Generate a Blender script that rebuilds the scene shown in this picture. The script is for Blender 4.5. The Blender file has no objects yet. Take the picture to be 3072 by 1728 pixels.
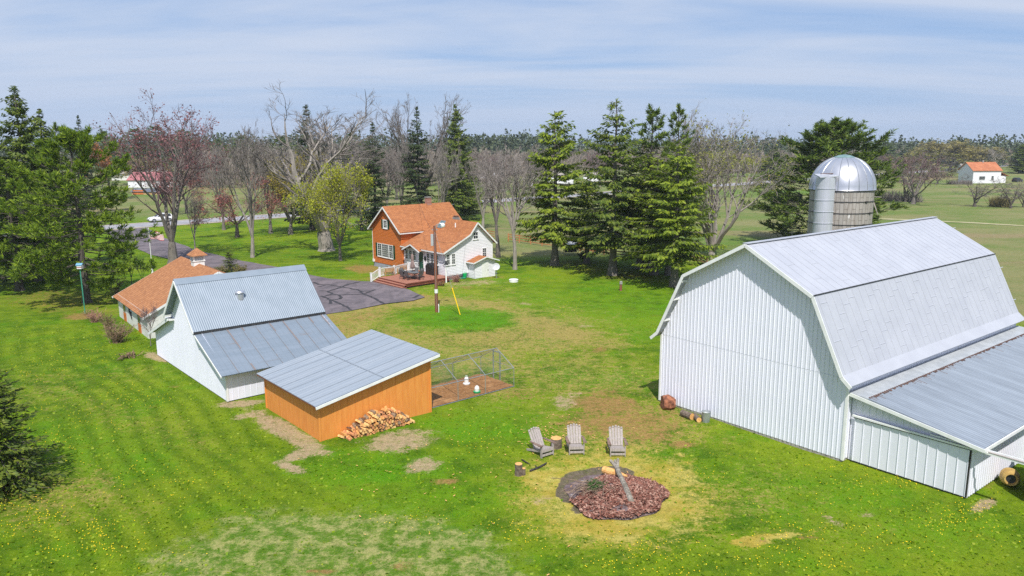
import bpy, math, random
import numpy as np
from mathutils import Vector, Matrix
PI=math.pi
sc=bpy.context.scene
COL=sc.collection
rng=random.Random(7)
# ---------------------------------------------------------------- camera
FPX=2309.94; CX,CY=1536.0,864.0; HC=14.7
PITCH=math.radians(10.692); ROLL=math.radians(-0.2625)
cp,sp=math.cos(PITCH),math.sin(PITCH); cr,sr=math.cos(ROLL),math.sin(ROLL)
fw=Vector((0,cp,-sp)); up0=Vector((0,sp,cp)); x0v=Vector((1,0,0))
rt=x0v*cr+up0*sr; upv=up0*cr-x0v*sr
cam=bpy.data.cameras.new('camera'); camo=bpy.data.objects.new('camera',cam); COL.objects.link(camo)
camo.matrix_world=Matrix(((rt.x,upv.x,-fw.x,0),(rt.y,upv.y,-fw.y,0),(rt.z,upv.z,-fw.z,HC),(0,0,0,1)))
cam.sensor_width=36; cam.lens=FPX/3072*36; cam.clip_end=6000; cam.clip_start=0.5
sc.camera=camo
def sm(a,b,x):
    t=min(1,max(0,(x-a)/(b-a))); return t*t*(3-2*t)
def zg(x,y): return -0.3*sm(60,85,y)          # the yard falls gently towards the house
def raydir(u,v):
    du,dv=u-CX,v-CY
    return fw+rt*(du/FPX)-upv*(dv/FPX)
def at(u,v,z=None):
    """surveyed point of the photograph -> point on the ground (or at height z)"""
    d=raydir(u,v); zz=0.0 if z is None else z
    for _ in range(4):
        t=(zz-HC)/d.z; p=Vector((d.x*t,d.y*t,zz))
        if z is not None: break
        zz=zg(p.x,p.y)
    return p
def hgt(base,v,u=None):
    """height above base of the point seen at row v straight above base"""
    uu=CX if u is None else u
    d=raydir(uu,v); t=base.y/d.y
    return HC+d.z*t-base.z
def ppm(base): return FPX/(base.y*cp+(HC-base.z)*sp)
# ---------------------------------------------------------------- mesh builder
class MB:
    def __init__(s): s.v=[]; s.f=[]
    def add(s,vs,fs):
        n=len(s.v); s.v.extend([tuple(v) for v in vs]); s.f.extend([tuple(i+n for i in f) for f in fs])
    def quad(s,a,b,c,d): s.add((a,b,c,d),((0,1,2,3),))
    def tri(s,a,b,c): s.add((a,b,c),((0,1,2),))
    def hexa(s,p):      # p: 4 bottom, 4 top
        s.add(p,((3,2,1,0),(4,5,6,7),(0,1,5,4),(1,2,6,5),(2,3,7,6),(3,0,4,7)))
    def box(s,x0,x1,y0,y1,z0,z1):
        s.hexa(((x0,y0,z0),(x1,y0,z0),(x1,y1,z0),(x0,y1,z0),(x0,y0,z1),(x1,y0,z1),(x1,y1,z1),(x0,y1,z1)))
    def bar(s,a,b,w,h,upd=(0,0,1)):
        a=Vector(a);b=Vector(b);d=(b-a).normalized();u=Vector(upd)
        if abs(d.dot(u))>.98: u=Vector((1,0,0))
        r=d.cross(u).normalized();u=r.cross(d)
        r=r*(w/2);u=u*(h/2)
        s.hexa((a-r-u,a+r-u,b+r-u,b-r-u,a-r+u,a+r+u,b+r+u,b-r+u))
    def slab(s,poly,th,n=None):
        """polygon given by its top face, thickened downwards along its normal"""
        P=[Vector(p) for p in poly]
        if n is None:
            n=Vector((0,0,0))
            for i in range(len(P)):
                a,b=P[i],P[(i+1)%len(P)]; n+=a.cross(b)
            n.normalize()
        else: n=Vector(n).normalized()
        k=len(P); Q=[p-n*th for p in P]
        s.add(P+Q,[tuple(range(k)),tuple(range(2*k-1,k-1,-1))]+[(i,i+k,(i+1)%k+k,(i+1)%k) for i in range(k)])
    def tube(s,pts,rad,n=6,cap=True):
        pts=[Vector(p) for p in pts]
        if not hasattr(rad,'__len__'): rad=[rad]*len(pts)
        base=len(s.v); k=len(pts)
        d=(pts[1]-pts[0]).normalized()
        u=Vector((0,0,1)) if abs(d.z)<.9 else Vector((1,0,0))
        r=d.cross(u).normalized()
        for i in range(k):
            if i==0: d=pts[1]-pts[0]
            elif i==k-1: d=pts[-1]-pts[-2]
            else: d=pts[i+1]-pts[i-1]
            if d.length<1e-9: d=Vector((0,0,1))
            d.normalize()
            r=(r-d*r.dot(d))
            if r.length<1e-6: r=d.orthogonal()
            r.normalize(); w=d.cross(r)
            for j in range(n):
                a=2*PI*j/n; s.v.append(tuple(pts[i]+(r*math.cos(a)+w*math.sin(a))*rad[i]))
        for i in range(k-1):
            for j in range(n):
                a=base+i*n+j;b=base+i*n+(j+1)%n
                s.f.append((a,b,b+n,a+n))
        if cap:
            s.f.append(tuple(base+j for j in range(n-1,-1,-1)))
            s.f.append(tuple(base+(k-1)*n+j for j in range(n)))
    def lathe(s,c,prof,n=16,sx=1,sy=1):
        """prof: list of (radius,z)"""
        b=len(s.v); c=Vector(c)
        for r,z in prof:
            for j in range(n):
                a=2*PI*j/n; s.v.append((c.x+r*sx*math.cos(a),c.y+r*sy*math.sin(a),c.z+z))
        for i in range(len(prof)-1):
            for j in range(n):
                a0=b+i*n+j;a1=b+i*n+(j+1)%n
                s.f.append((a0,a1,a1+n,a0+n))
        s.f.append(tuple(b+j for j in range(n-1,-1,-1)))
        e=b+(len(prof)-1)*n
        s.f.append(tuple(e+j for j in range(n)))
    def mesh(s,name,m):
        me=bpy.data.meshes.new(name); me.from_pydata(s.v,[],s.f)
        if m is not None: me.materials.append(m)
        me.update(); return me
    def build(s,name,m,parent=None,label=None,smooth=False):
        me=s.mesh(name,m)
        if smooth: me.polygons.foreach_set('use_smooth',[True]*len(me.polygons))
        return link(name,me,parent,label)
def link(name,me,parent=None,label=None):
    o=bpy.data.objects.new(name,me); COL.objects.link(o)
    if parent is not None: o.parent=parent
    if label: o['label']=label
    return o
def T(name,label,cat,loc=(0,0,0),rz=0,group=None):
    o=bpy.data.objects.new(name,None); o.empty_display_size=.3; COL.objects.link(o)
    o.location=loc; o.rotation_euler=(0,0,rz); return tag(o,label,cat,group)
def tag(o,label,cat,group=None,kind=None):
    o['label']=label; o['category']=cat
    if group: o['group']=group
    if kind: o['kind']=kind
    return o
def struct(o,kind='structure',label=None,cat=None):
    o['kind']=kind
    if label: o['label']=label
    if cat: o['category']=cat
    return o
def copy_tree(o,parent=None):
    c=o.copy(); COL.objects.link(c)
    if parent is not None: c.parent=parent
    for ch in o.children: copy_tree(ch,c)
    return c
# ---------------------------------------------------------------- materials
class N:
    def __init__(s,name):
        s.m=bpy.data.materials.new(name); s.m.use_nodes=True; s.t=s.m.node_tree; s.t.nodes.clear()
        s.out=s.n('ShaderNodeOutputMaterial')
    def n(s,t,**k):
        x=s.t.nodes.new(t)
        for a,b in k.items(): setattr(x,a,b)
        return x
    def l(s,a,b): s.t.links.new(a,b)
    def put(s,sock,v):
        if isinstance(v,bpy.types.NodeSocket): s.l(v,sock)
        elif v is not None: sock.default_value=v
    def math(s,op,a,b=None,c=None,clamp=False):
        x=s.n('ShaderNodeMath',operation=op); x.use_clamp=clamp
        s.put(x.inputs[0],a)
        if b is not None: s.put(x.inputs[1],b)
        if c is not None: s.put(x.inputs[2],c)
        return x.outputs[0]
    def ramp(s,f,lo,hi):
        x=s.n('ShaderNodeMapRange'); x.interpolation_type='SMOOTHSTEP'
        s.put(x.inputs[0],f); x.inputs[1].default_value=lo; x.inputs[2].default_value=hi; return x.outputs[0]
    def mix(s,f,a,b,mode='MIX'):
        x=s.n('ShaderNodeMix',data_type='RGBA',blend_type=mode)
        s.put(x.inputs[0],f); s.put(x.inputs[6],col(a)); s.put(x.inputs[7],col(b)); return x.outputs[2]
    def coord(s,k='Object',scale=None):
        x=s.n('ShaderNodeTexCoord').outputs[k]
        if scale is not None:
            m=s.n('ShaderNodeMapping'); s.l(x,m.inputs[0]); m.inputs[3].default_value=scale; return m.outputs[0]
        return x
    def noise(s,scale,detail=3,rough=.55,vec=None,dist=0):
        x=s.n('ShaderNodeTexNoise'); x.inputs['Scale'].default_value=scale; x.inputs['Detail'].default_value=detail
        x.inputs['Roughness'].default_value=rough; x.inputs['Distortion'].default_value=dist
        s.l(vec if vec is not None else s.coord(),x.inputs['Vector']); return x.outputs[0]
    def bsdf(s,color,rough=.7,metal=0,spec=.4,bump=None,bd=.02,bs=.5):
        b=s.n('ShaderNodeBsdfPrincipled')
        s.put(b.inputs['Base Color'],col(color)); s.put(b.inputs['Roughness'],rough); s.put(b.inputs['Metallic'],metal)
        b.inputs['Specular IOR Level'].default_value=spec
        if bump is not None:
            k=s.n('ShaderNodeBump'); k.inputs['Strength'].default_value=bs; k.inputs['Distance'].default_value=bd
            s.l(bump,k.inputs['Height']); s.l(k.outputs[0],b.inputs['Normal'])
        s.l(b.outputs[0],s.out.inputs[0]); return b
def col(c):
    if isinstance(c,(tuple,list)) and len(c)==3: return (c[0],c[1],c[2],1)
    return c
def S(r,g,b):
    """sRGB 0-255 -> linear"""
    f=lambda x: (x/255/12.92 if x/255<=.04045 else ((x/255+.055)/1.055)**2.4)
    return (f(r),f(g),f(b))
def plain(name,a,b=None,scale=3,rough=.7,metal=0,spec=.4,bump=0,bscale=30,stretch=None,detail=4,lo=.35,hi=.65):
    n=N(name); vec=n.coord('Object',stretch) if stretch else n.coord()
    if b is None: b=tuple(x*.8 for x in a)
    f=n.ramp(n.noise(scale,detail,.6,vec),lo,hi)
    c=n.mix(f,a,b)
    n.bsdf(c,rough,metal,spec,n.noise(bscale,3,.6,vec) if bump else None,bump if bump else .01)
    return n.m
def leafmat(name,cols,trans=.35,rough=.55):
    n=N(name)
    g=n.n('ShaderNodeNewGeometry')
    r=n.n('ShaderNodeValToRGB'); r.color_ramp.interpolation='LINEAR'
    e=r.color_ramp.elements
    while len(e)<len(cols): e.new(.5)
    for i,c in enumerate(cols): e[i].position=i/(len(cols)-1); e[i].color=col(c)
    n.l(g.outputs['Random Per Island'],r.inputs[0])
    c=r.outputs[0]
    b=n.n('ShaderNodeBsdfPrincipled'); n.l(c,b.inputs['Base Color']); b.inputs['Roughness'].default_value=rough
    b.inputs['Specular IOR Level'].default_value=.25
    t=n.n('ShaderNodeBsdfTranslucent'); n.l(c,t.inputs[0])
    m=n.n('ShaderNodeMixShader'); m.inputs[0].default_value=trans
    n.l(b.outputs[0],m.inputs[1]); n.l(t.outputs[0],m.inputs[2]); n.l(m.outputs[0],n.out.inputs[0])
    return n.m
# ---------------------------------------------------------------- material library
M={}
def metal_paint(name,a,b,rough=.45,spots=None,streak=(1,1,.12),sc=2.2,metal=0.0,spec=.5):
    n=N(name); v=n.coord('Object',streak)
    f=n.ramp(n.noise(sc,5,.65,v),.3,.7); c=n.mix(f,a,b)
    f2=n.ramp(n.noise(.35,3,.5),.4,.7); c=n.mix(n.math('MULTIPLY',f2,.25),c,tuple(x*.86 for x in a))
    if spots: c=n.mix(n.math('MULTIPLY',n.ramp(n.noise(1.1,6,.7,v),.60,.74),spots[3]),c,spots[:3])
    n.bsdf(c,rough,metal,spec,n.noise(1.2,2,.5),.02,.35); return n.m
M['white_metal']=metal_paint('white_metal',(.80,.80,.90),(.75,.755,.86))
M['white_metal_shed']=metal_paint('white_metal_shed',(.78,.775,.85),(.73,.73,.81))
M['barn_roof']=metal_paint('barn_roof',(.43,.44,.485),(.385,.395,.44),.5,(.42,.42,.46,.55),(1,1,1),.8)
M['galv']=metal_paint('galvanized_roof',(.25,.295,.35),(.21,.255,.305),.5,(.18,.21,.25,.5),(.3,1,1),1.3,.1)
M['galv_rust']=metal_paint('galvanized_panel',(.25,.295,.35),(.21,.255,.305),.5,(.25,.19,.16,.6),(2.5,.25,.25),1.3,.25)
M['lean_roof']=metal_paint('lean_to_roof',(.33,.37,.42),(.24,.27,.31),.42,(.19,.19,.2,.6),(.15,2.2,1),1.2,.3)
M['shed_roof']=metal_paint('shed_roof',(.33,.365,.41),(.285,.325,.375),.5,(.33,.37,.43,.35),(.25,1.6,1),1.0,.15)
M['rust']=plain('rust',(.16,.075,.045),(.10,.055,.04),6,.85)
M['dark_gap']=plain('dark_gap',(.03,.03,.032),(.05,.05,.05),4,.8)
M['white_paint']=plain('white_paint',(.80,.80,.79),(.72,.72,.71),2,.55)
M['white_siding']=plain('white_siding',(.79,.78,.82),(.74,.735,.78),1.5,.5)
M['orange_siding']=plain('orange_siding',S(204,116,54),S(184,100,46),2.5,.6,stretch=(1,1,6))
M['shed_wood']=plain('shed_wood',S(222,146,70),S(212,134,62),2.2,.65,stretch=(3,3,.4))
M['brown_band']=plain('shed_trim',S(120,70,45),S(105,60,40),3,.7)
M['orange_door']=plain('orange_door',S(205,118,55),S(190,102,46),3,.6)
M['cream_wall']=plain('cream_wall',(.72,.71,.68),(.62,.61,.58),1.2,.7,lo=.3,hi=.7)
M['concrete']=plain('concrete',(.30,.29,.27),(.22,.21,.20),2.5,.85,bump=.02)
M['found']=plain('foundation_block',(.36,.38,.44),(.28,.30,.36),3,.85)
M['stone']=plain('field_stone',(.42,.39,.36),(.26,.23,.21),6,.85)
M['glass']=plain('dark_glass',(.022,.026,.032),(.05,.055,.065),.8,.08,spec=.6)
M['black']=plain('black_paint',(.018,.018,.02),(.03,.03,.03),4,.45)
M['black_cloth']=plain('black_cover',(.012,.012,.014),(.025,.025,.028),5,.35,bump=.04,bscale=4)
M['green_paint']=plain('green_paint',S(16,84,62),S(14,74,55),3,.5)
M['shutter']=plain('shutter_green',S(14,70,40),S(12,58,34),3,.55)
M['deck']=plain('deck_board',S(170,118,98),S(150,98,80),3,.7,stretch=(.3,6,1))
M['deck_dark']=plain('deck_skirt',S(128,72,58),S(110,58,46),3,.75,stretch=(6,.4,.4))
M['pole_wood']=plain('pole_wood',S(140,88,66),S(112,68,52),3,.85,stretch=(6,6,.4))
M['old_wood']=plain('weathered_wood',(.42,.37,.345),(.30,.26,.245),5,.85,stretch=(5,5,.7))
M['rail_wood']=plain('rail_fence_wood',S(190,128,84),S(150,98,64),4,.85)
M['rail_wood_grey']=plain('rail_fence_grey',S(150,110,82),S(120,88,66),4,.85)
M['steel']=plain('galvanized_pipe',(.45,.48,.50),(.36,.39,.41),4,.4,.6)
M['silver']=plain('silver_dome',(.62,.62,.66),(.54,.54,.58),.8,.36,.75)
M['chute']=plain('chute_metal',(.56,.57,.61),(.48,.49,.53),1.2,.5,.3,stretch=(1,1,.2))
M['teal']=plain('teal_cap',S(120,145,145),S(100,126,128),3,.6)
M['yellow']=plain('yellow_plastic',S(245,205,10),S(236,190,8),3,.45)
M['green_plastic']=plain('green_plastic',S(20,170,95),S(18,150,84),3,.4)
M['white_plastic']=plain('white_plastic',(.82,.82,.80),(.75,.75,.74),3,.35)
M['cutwood']=plain('cut_wood',S(226,178,112),S(206,150,88),6,.8)
M['bark_log']=plain('log_bark',S(122,108,96),S(88,76,66),7,.9,bump=.03,bscale=14)
M['bark_grey']=plain('bark_grey',(.20,.175,.155),(.13,.112,.10),3,.9,stretch=(4,4,.8))
M['bark_dark']=plain('bark_dark',(.105,.088,.076),(.07,.058,.05),3,.9,stretch=(4,4,.8))
M['bark_pale']=plain('bark_pale',(.34,.30,.265),(.22,.195,.17),2.5,.9,stretch=(4,4,.8))
M['twig_grey']=plain('twig_grey',(.20,.172,.155),(.145,.125,.115),1.2,.9)
M['twig_pale']=plain('twig_pale',(.30,.262,.24),(.21,.18,.165),1.2,.9)
M['twig_red']=plain('twig_red',(.20,.125,.125),(.15,.10,.10),1.2,.9)
M['needle_spruce']=leafmat('needle_spruce',[(.04,.075,.012),(.09,.135,.018),(.15,.20,.022),(.21,.25,.03)])
M['needle_spruce_dark']=leafmat('needle_spruce_dark',[(.028,.05,.016),(.05,.08,.022),(.085,.115,.03)])
M['needle_lime']=leafmat('needle_lime',[(.07,.11,.012),(.14,.20,.016),(.23,.30,.022),(.30,.36,.03)])
M['needle_pine']=leafmat('needle_pine',[(.045,.08,.018),(.09,.145,.022),(.15,.215,.028),(.21,.28,.035)])
M['needle_redpine']=leafmat('needle_redpine',[(.06,.11,.014),(.14,.22,.018),(.23,.33,.022),(.31,.40,.03)],.45)
M['leaf_lime']=leafmat('leaf_lime',[(.30,.34,.025),(.40,.43,.03),(.47,.46,.04),(.35,.38,.03)],.4)
M['leaf_gold']=leafmat('leaf_gold',[(.34,.26,.035),(.42,.33,.04),(.33,.30,.045)],.4)
M['bud_red']=leafmat('bud_red',[(.30,.085,.075),(.36,.13,.10),(.26,.14,.11)],.3)
M['leaf_willow']=leafmat('leaf_willow',[(.24,.25,.05),(.30,.31,.06),(.22,.20,.07)],.3)
M['leaf_far_gold']=leafmat('leaf_far_gold',[(.24,.20,.07),(.31,.26,.085),(.25,.23,.08)],.3)
M['bud_wine']=leafmat('bud_wine',[(.24,.09,.095),(.30,.11,.11),(.26,.14,.13)],.3)
M['leaf_rust']=leafmat('leaf_rust',[(.32,.13,.05),(.38,.17,.07),(.26,.13,.06)],.3)
M['leaf_olive']=leafmat('leaf_olive',[(.17,.17,.04),(.23,.22,.05),(.15,.14,.05)],.3)
M['far_pine']=leafmat('far_pine',[(.06,.085,.045),(.09,.12,.06),(.13,.15,.075)],.15)  # needle colours raised paler, with distance haze put into them
M['far_bare']=leafmat('far_bare',[(.24,.20,.175),(.30,.245,.215),(.27,.235,.16),(.32,.24,.215)],.15)
M['chips']=leafmat('wood_chips',[(.12,.048,.035),(.21,.085,.06),(.29,.125,.09),(.42,.26,.20),(.15,.06,.045)],0,.8)
M['dandelion']=plain('dandelion_yellow',S(250,215,10),S(240,195,5),3,.6)
M['red_paint']=plain('red_paint',S(150,30,30),S(130,24,26),3,.45)
M['mixer']=plain('mixer_drum',S(196,164,96),S(172,138,78),3,.6)
M['cloth_grey']=plain('cloth_taupe',S(150,128,122),S(126,106,102),4,.85)
M['sling']=plain('sling_grey',(.11,.11,.115),(.15,.15,.15),6,.7)
M['table_glass']=plain('table_top',(.22,.23,.24),(.16,.17,.18),2,.2)
def shingles(name,a,b,c,ku=1,kv=1):
    n=N(name)
    uv=n.n('ShaderNodeUVMap'); uv.uv_map='UVMap'
    br=n.n('ShaderNodeTexBrick'); n.l(uv.outputs[0],br.inputs[0])
    br.inputs['Scale'].default_value=1; br.inputs['Mortar Size'].default_value=.012; br.inputs['Brick Width'].default_value=.33*ku; br.inputs['Row Height'].default_value=.145*kv
    br.inputs['Color1'].default_value=col(a); br.inputs['Color2'].default_value=col(b); br.inputs['Mortar'].default_value=col(c); br.offset=.5
    f=n.ramp(n.noise(2.2,5,.7),.4,.7)
    cc=n.mix(n.math('MULTIPLY',f,.45),br.outputs[0],c)
    n.bsdf(cc,.85,0,.2,br.outputs[1],-.012,.5); return n.m
M['shingle']=shingles('orange_shingles',S(186,124,80),S(162,103,66),S(128,82,56))
M['shingle_garage']=shingles('garage_shingles',S(182,128,88),S(160,108,74),S(132,90,64))
def slope_uv(o):
    """UV in metres: u along the horizontal of each face, v up its slope"""
    me=o.data; uv=me.uv_layers.new(name='UVMap')
    for p in me.polygons:
        n=p.normal; h=Vector((0,0,1)).cross(n)
        if h.length<1e-4: h=Vector((1,0,0))
        h.normalize(); w=n.cross(h)
        for li in p.loop_indices:
            co=me.vertices[me.loops[li].vertex_index].co
            uv.data[li].uv=(co.dot(h),co.dot(w))
def stave_mat():
    n=N('silo_staves')
    v=n.coord()
    sx=n.n('ShaderNodeSeparateXYZ'); n.l(v,sx.inputs[0])
    ang=n.math('ARCTAN2',sx.outputs[1],sx.outputs[0])
    cb=n.n('ShaderNodeCombineXYZ'); n.l(n.math('MULTIPLY',ang,2.4),cb.inputs[0]); n.l(sx.outputs[2],cb.inputs[1])
    br=n.n('ShaderNodeTexBrick'); n.l(cb.outputs[0],br.inputs[0]); br.inputs['Scale'].default_value=1
    br.inputs['Brick Width'].default_value=.87; br.inputs['Row Height'].default_value=.30; br.inputs['Mortar Size'].default_value=.012
    # staves stand upright: swap the axes
    cb2=n.n('ShaderNodeCombineXYZ'); n.l(sx.outputs[2],cb2.inputs[0]); n.l(n.math('MULTIPLY',ang,2.4),cb2.inputs[1]); n.l(cb2.outputs[0],br.inputs[0])
    br.inputs['Color1'].default_value=(.40,.365,.33,1); br.inputs['Color2'].default_value=(.33,.305,.275,1); br.inputs['Mortar'].default_value=(.13,.11,.10,1)
    vs=n.coord('Object',(3,3,.5))
    c=n.mix(n.math('MULTIPLY',n.ramp(n.noise(1.6,5,.65,vs),.4,.7),.6),br.outputs[0],(.22,.185,.15))
    c=n.mix(n.ramp(n.noise(1.5,5,.75,n.coord('Object',(1.6,1.6,.7))),.64,.67),c,(.62,.60,.57))
    n.bsdf(c,.9,0,.2,br.outputs[1],-.02,.6); return n.m
M['staves']=stave_mat()
def brick_mat(name,a,b,mo):
    n=N(name); br=n.n('ShaderNodeTexBrick'); n.l(n.coord('Object'),br.inputs[0])
    mp=n.n('ShaderNodeMapping'); n.l(n.coord(),mp.inputs[0]); mp.inputs[2].default_value=(PI/2,0,.6); n.l(mp.outputs[0],br.inputs[0])
    br.inputs['Scale'].default_value=1; br.inputs['Brick Width'].default_value=.22; br.inputs['Row Height'].default_value=.08; br.inputs['Mortar Size'].default_value=.01
    br.inputs['Color1'].default_value=col(a); br.inputs['Color2'].default_value=col(b); br.inputs['Mortar'].default_value=col(mo)
    n.bsdf(br.outputs[0],.9); return n.m
M['brick']=brick_mat('chimney_brick',S(165,105,85),S(140,84,66),S(175,160,150))
def asphalt():
    n=N('asphalt'); v=n.coord()
    c=n.mix(n.ramp(n.noise(.5,4,.6),.35,.65),S(116,106,110),S(94,87,92))
    c=n.mix(n.math('MULTIPLY',n.ramp(n.noise(1.1,6,.7,n.coord('Object',(1,.35,1))),.44,.66),.7),c,S(72,68,72))
    c=n.mix(n.math('MULTIPLY',n.noise(30,2,.6),.25),c,S(150,140,142))
    n.bsdf(c,.9,0,.2,n.noise(60,2),.01,.4); return n.m
M['asphalt']=asphalt()
M['tar']=plain('tar_seal',(.035,.032,.036),(.05,.046,.05),4,.6)
M['road']=plain('road_asphalt',S(158,156,160),S(140,138,143),.4,.9)
M['line_white']=plain('road_paint',(.7,.7,.68),(.6,.6,.58),3,.7)
M['mulch']=plain('mulch',S(150,100,72),S(112,70,50),5,.95,bump=.05,bscale=20)
def litter():
    n=N('pen_litter')
    c=n.mix(n.ramp(n.noise(7,6,.8),.35,.65),S(166,122,80),S(124,86,54))
    c=n.mix(n.math('MULTIPLY',n.ramp(n.noise(1,3),.5,.7),.6),c,S(186,142,98))
    n.bsdf(c,.95,0,.1,n.noise(40,3,.7),.04,.6); return n.m
M['litter']=litter()
def ash():
    n=N('ash')
    c=n.mix(n.ramp(n.noise(3,5,.7),.35,.65),S(128,112,112),S(94,80,80))
    c=n.mix(n.ramp(n.noise(1.3,6,.8),.58,.66),c,S(178,172,172))
    n.bsdf(c,.95,0,.1,n.noise(30,3,.7),.04,.6); return n.m
M['ash']=ash()
def net():
    n=N('green_netting'); b=n.n('ShaderNodeBsdfPrincipled'); b.inputs['Base Color'].default_value=(.03,.075,.05,1); b.inputs['Roughness'].default_value=.7
    t=n.n('ShaderNodeBsdfTransparent'); m=n.n('ShaderNodeMixShader')
    m.inputs[0].default_value=.26
    n.l(t.outputs[0],m.inputs[1]); n.l(b.outputs[0],m.inputs[2]); n.l(m.outputs[0],n.out.inputs[0]); return n.m
M['net']=net()
def wirenet():
    n=N('wire_netting'); b=n.n('ShaderNodeBsdfPrincipled'); b.inputs['Base Color'].default_value=(.18,.2,.19,1); b.inputs['Roughness'].default_value=.5
    t=n.n('ShaderNodeBsdfTransparent'); m=n.n('ShaderNodeMixShader'); m.inputs[0].default_value=.07
    n.l(t.outputs[0],m.inputs[1]); n.l(b.outputs[0],m.inputs[2]); n.l(m.outputs[0],n.out.inputs[0]); return n.m
M['wire']=wirenet()
def flagmat():
    n=N('flag_cloth'); uv=n.n('ShaderNodeUVMap'); uv.uv_map='UVMap'
    s=n.n('ShaderNodeSeparateXYZ'); n.l(uv.outputs[0],s.inputs[0])
    st=n.math('GREATER_THAN',n.math('FRACT',n.math('MULTIPLY',s.outputs[1],6.5)),.5)
    c=n.mix(st,(.42,.02,.03),(.75,.74,.72))
    can=n.math('MULTIPLY',n.math('LESS_THAN',s.outputs[0],.4),n.math('GREATER_THAN',s.outputs[1],.46))
    vo=n.n('ShaderNodeTexVoronoi'); vo.inputs['Scale'].default_value=16; vo.inputs['Randomness'].default_value=0; n.l(uv.outputs[0],vo.inputs['Vector'])
    stars=n.mix(n.math('LESS_THAN',vo.outputs[0],.25),(.02,.03,.11),(.7,.7,.72))
    c=n.mix(can,c,stars)
    n.bsdf(c,.8); return n.m
M['flag']=flagmat()
# ---------------------------------------------------------------- ground sheet
def axis(segs):
    out=[segs[0][0]]
    for a,b,s in segs:
        n=max(1,int(round((b-a)/s))); out+= [a+(b-a)*(i+1)/n for i in range(n)]
    return out
def geo(a,b,s0,k):
    out=[];x=a;s=s0
    while x<b: s*=k; x+=s; out.append(x)
    return out
xs=axis([(-60,-30,.5),(-30,32,.22),(32,60,.5)])
gx=geo(60,4200,.6,1.07); xs=[-g for g in reversed(gx)]+xs+gx
ys=axis([(-40,14,3),(14,22,.5),(22,60,.2),(60,100,.4)])+geo(100,4600,.5,1.03)
GX,GY=np.meshgrid(np.array(xs),np.array(ys))
def smn(a,b,x):
    t=np.clip((x-a)/(b-a),0,1); return t*t*(3-2*t)
def vnoise(x,y,seed=0):
    """value noise, numpy"""
    xi=np.floor(x).astype(np.int64);yi=np.floor(y).astype(np.int64);xf=x-xi;yf=y-yi
    def h(a,b):
        n=(a*374761393+b*668265263+seed*982451653)&0xffffffff
        n=((n^(n>>13))*1274126177)&0xffffffff
        return ((n^(n>>16))&0xffff)/65535.0
    u=xf*xf*(3-2*xf);v=yf*yf*(3-2*yf)
    return (h(xi,yi)*(1-u)+h(xi+1,yi)*u)*(1-v)+(h(xi,yi+1)*(1-u)+h(xi+1,yi+1)*u)*v
def fbm(x,y,seed=0,o=4):
    a=.5;t=0;s=0
    for i in range(o):
        t=t+a*vnoise(x,y,seed+i);s+=a;x=x*2.03+17;y=y*2.03+5;a*=.55
    return t/s
GZ=-0.3*smn(60,85,GY)
near=1-smn(60,130,np.hypot(GX,GY-40))
GZ=GZ+near*(fbm(GX*.25,GY*.25,3)-.5)*.10+near*(fbm(GX*1.1,GY*1.1,5)-.5)*.035
GZ=GZ-smn(300,2500,np.hypot(GX,GY))*2.0
# photograph coordinates of each ground vertex, used once to place the worn and bare patches
def topx(X,Y,Z):
    dx,dy,dz=X,Y,Z-HC
    d=dy*cp-dz*sp; d=np.where(d<1,1,d)
    a=dx*rt.x+dy*rt.y+dz*rt.z; b=dx*upv.x+dy*upv.y+dz*upv.z
    return CX+FPX*a/d, CY-FPX*b/d, dy*cp-dz*sp>5
PU,PV,PF=topx(GX,GY,GZ)
wob=.6*(fbm(GX*.55,GY*.55,11)-.5)+.7*(fbm(GX*1.9,GY*1.9,13,3)-.5); wob2=fbm(GX*.55+40,GY*.55,21)-.5
def blob(cu,cv,ru,rv,k=1,rot=0,soft=.7,wb=.6):
    a=math.radians(rot);c,s=math.cos(a),math.sin(a)
    du,dv=PU-cu,PV-cv
    x=(du*c+dv*s)/ru;y=(-du*s+dv*c)/rv
    r=np.sqrt(x*x+y*y)+wob*wb*2
    return np.where(PF,(1-smn(1-soft,1+soft,r))*k,0)
def layer(lst):
    m=np.zeros_like(GX)
    for b in lst: m=np.maximum(m,blob(*b))
    return m
dry=layer([(1290,1030,420,160,.62),(1760,1150,300,110,.5),(1560,1010,280,90,.68),(1020,985,160,90,.7),(1010,1010,110,75,.75),(1090,940,120,45,.75,-8),(1210,1000,140,55,.6),(1240,905,150,22,.85),(1460,925,170,26,.95,8),(1590,965,130,32,.9,12),(1700,1000,120,32,.9,10),
 (1480,1010,160,45,.75),(1400,1045,170,30,.6),(1590,1090,170,70,.5),(1780,1030,140,24,.65),(1500,1180,80,30,.55),(1140,1010,90,40,.7),
 (1440,1480,70,20,.0),(2130,1500,330,60,.42),(2300,1420,120,40,.3),(1900,1270,260,110,.62),(2050,1190,70,30,.5),(2300,1600,500,60,.25),
 (130,1170,180,70,.35),(400,1120,120,30,.3),(350,1250,260,50,.32,20),(180,1490,260,80,.5),(560,1300,160,40,.3,25),(60,1540,160,60,.4)])
ring=blob(1835,1488,258,136,.95,3,.7,.4)
ringy=np.maximum(ring,layer([(2240,1625,70,16,1,-6,.3),(2330,1608,90,9,.9,-4,.3),(1620,1440,70,40,.8),(2000,1420,90,60,.7)]))
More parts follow.
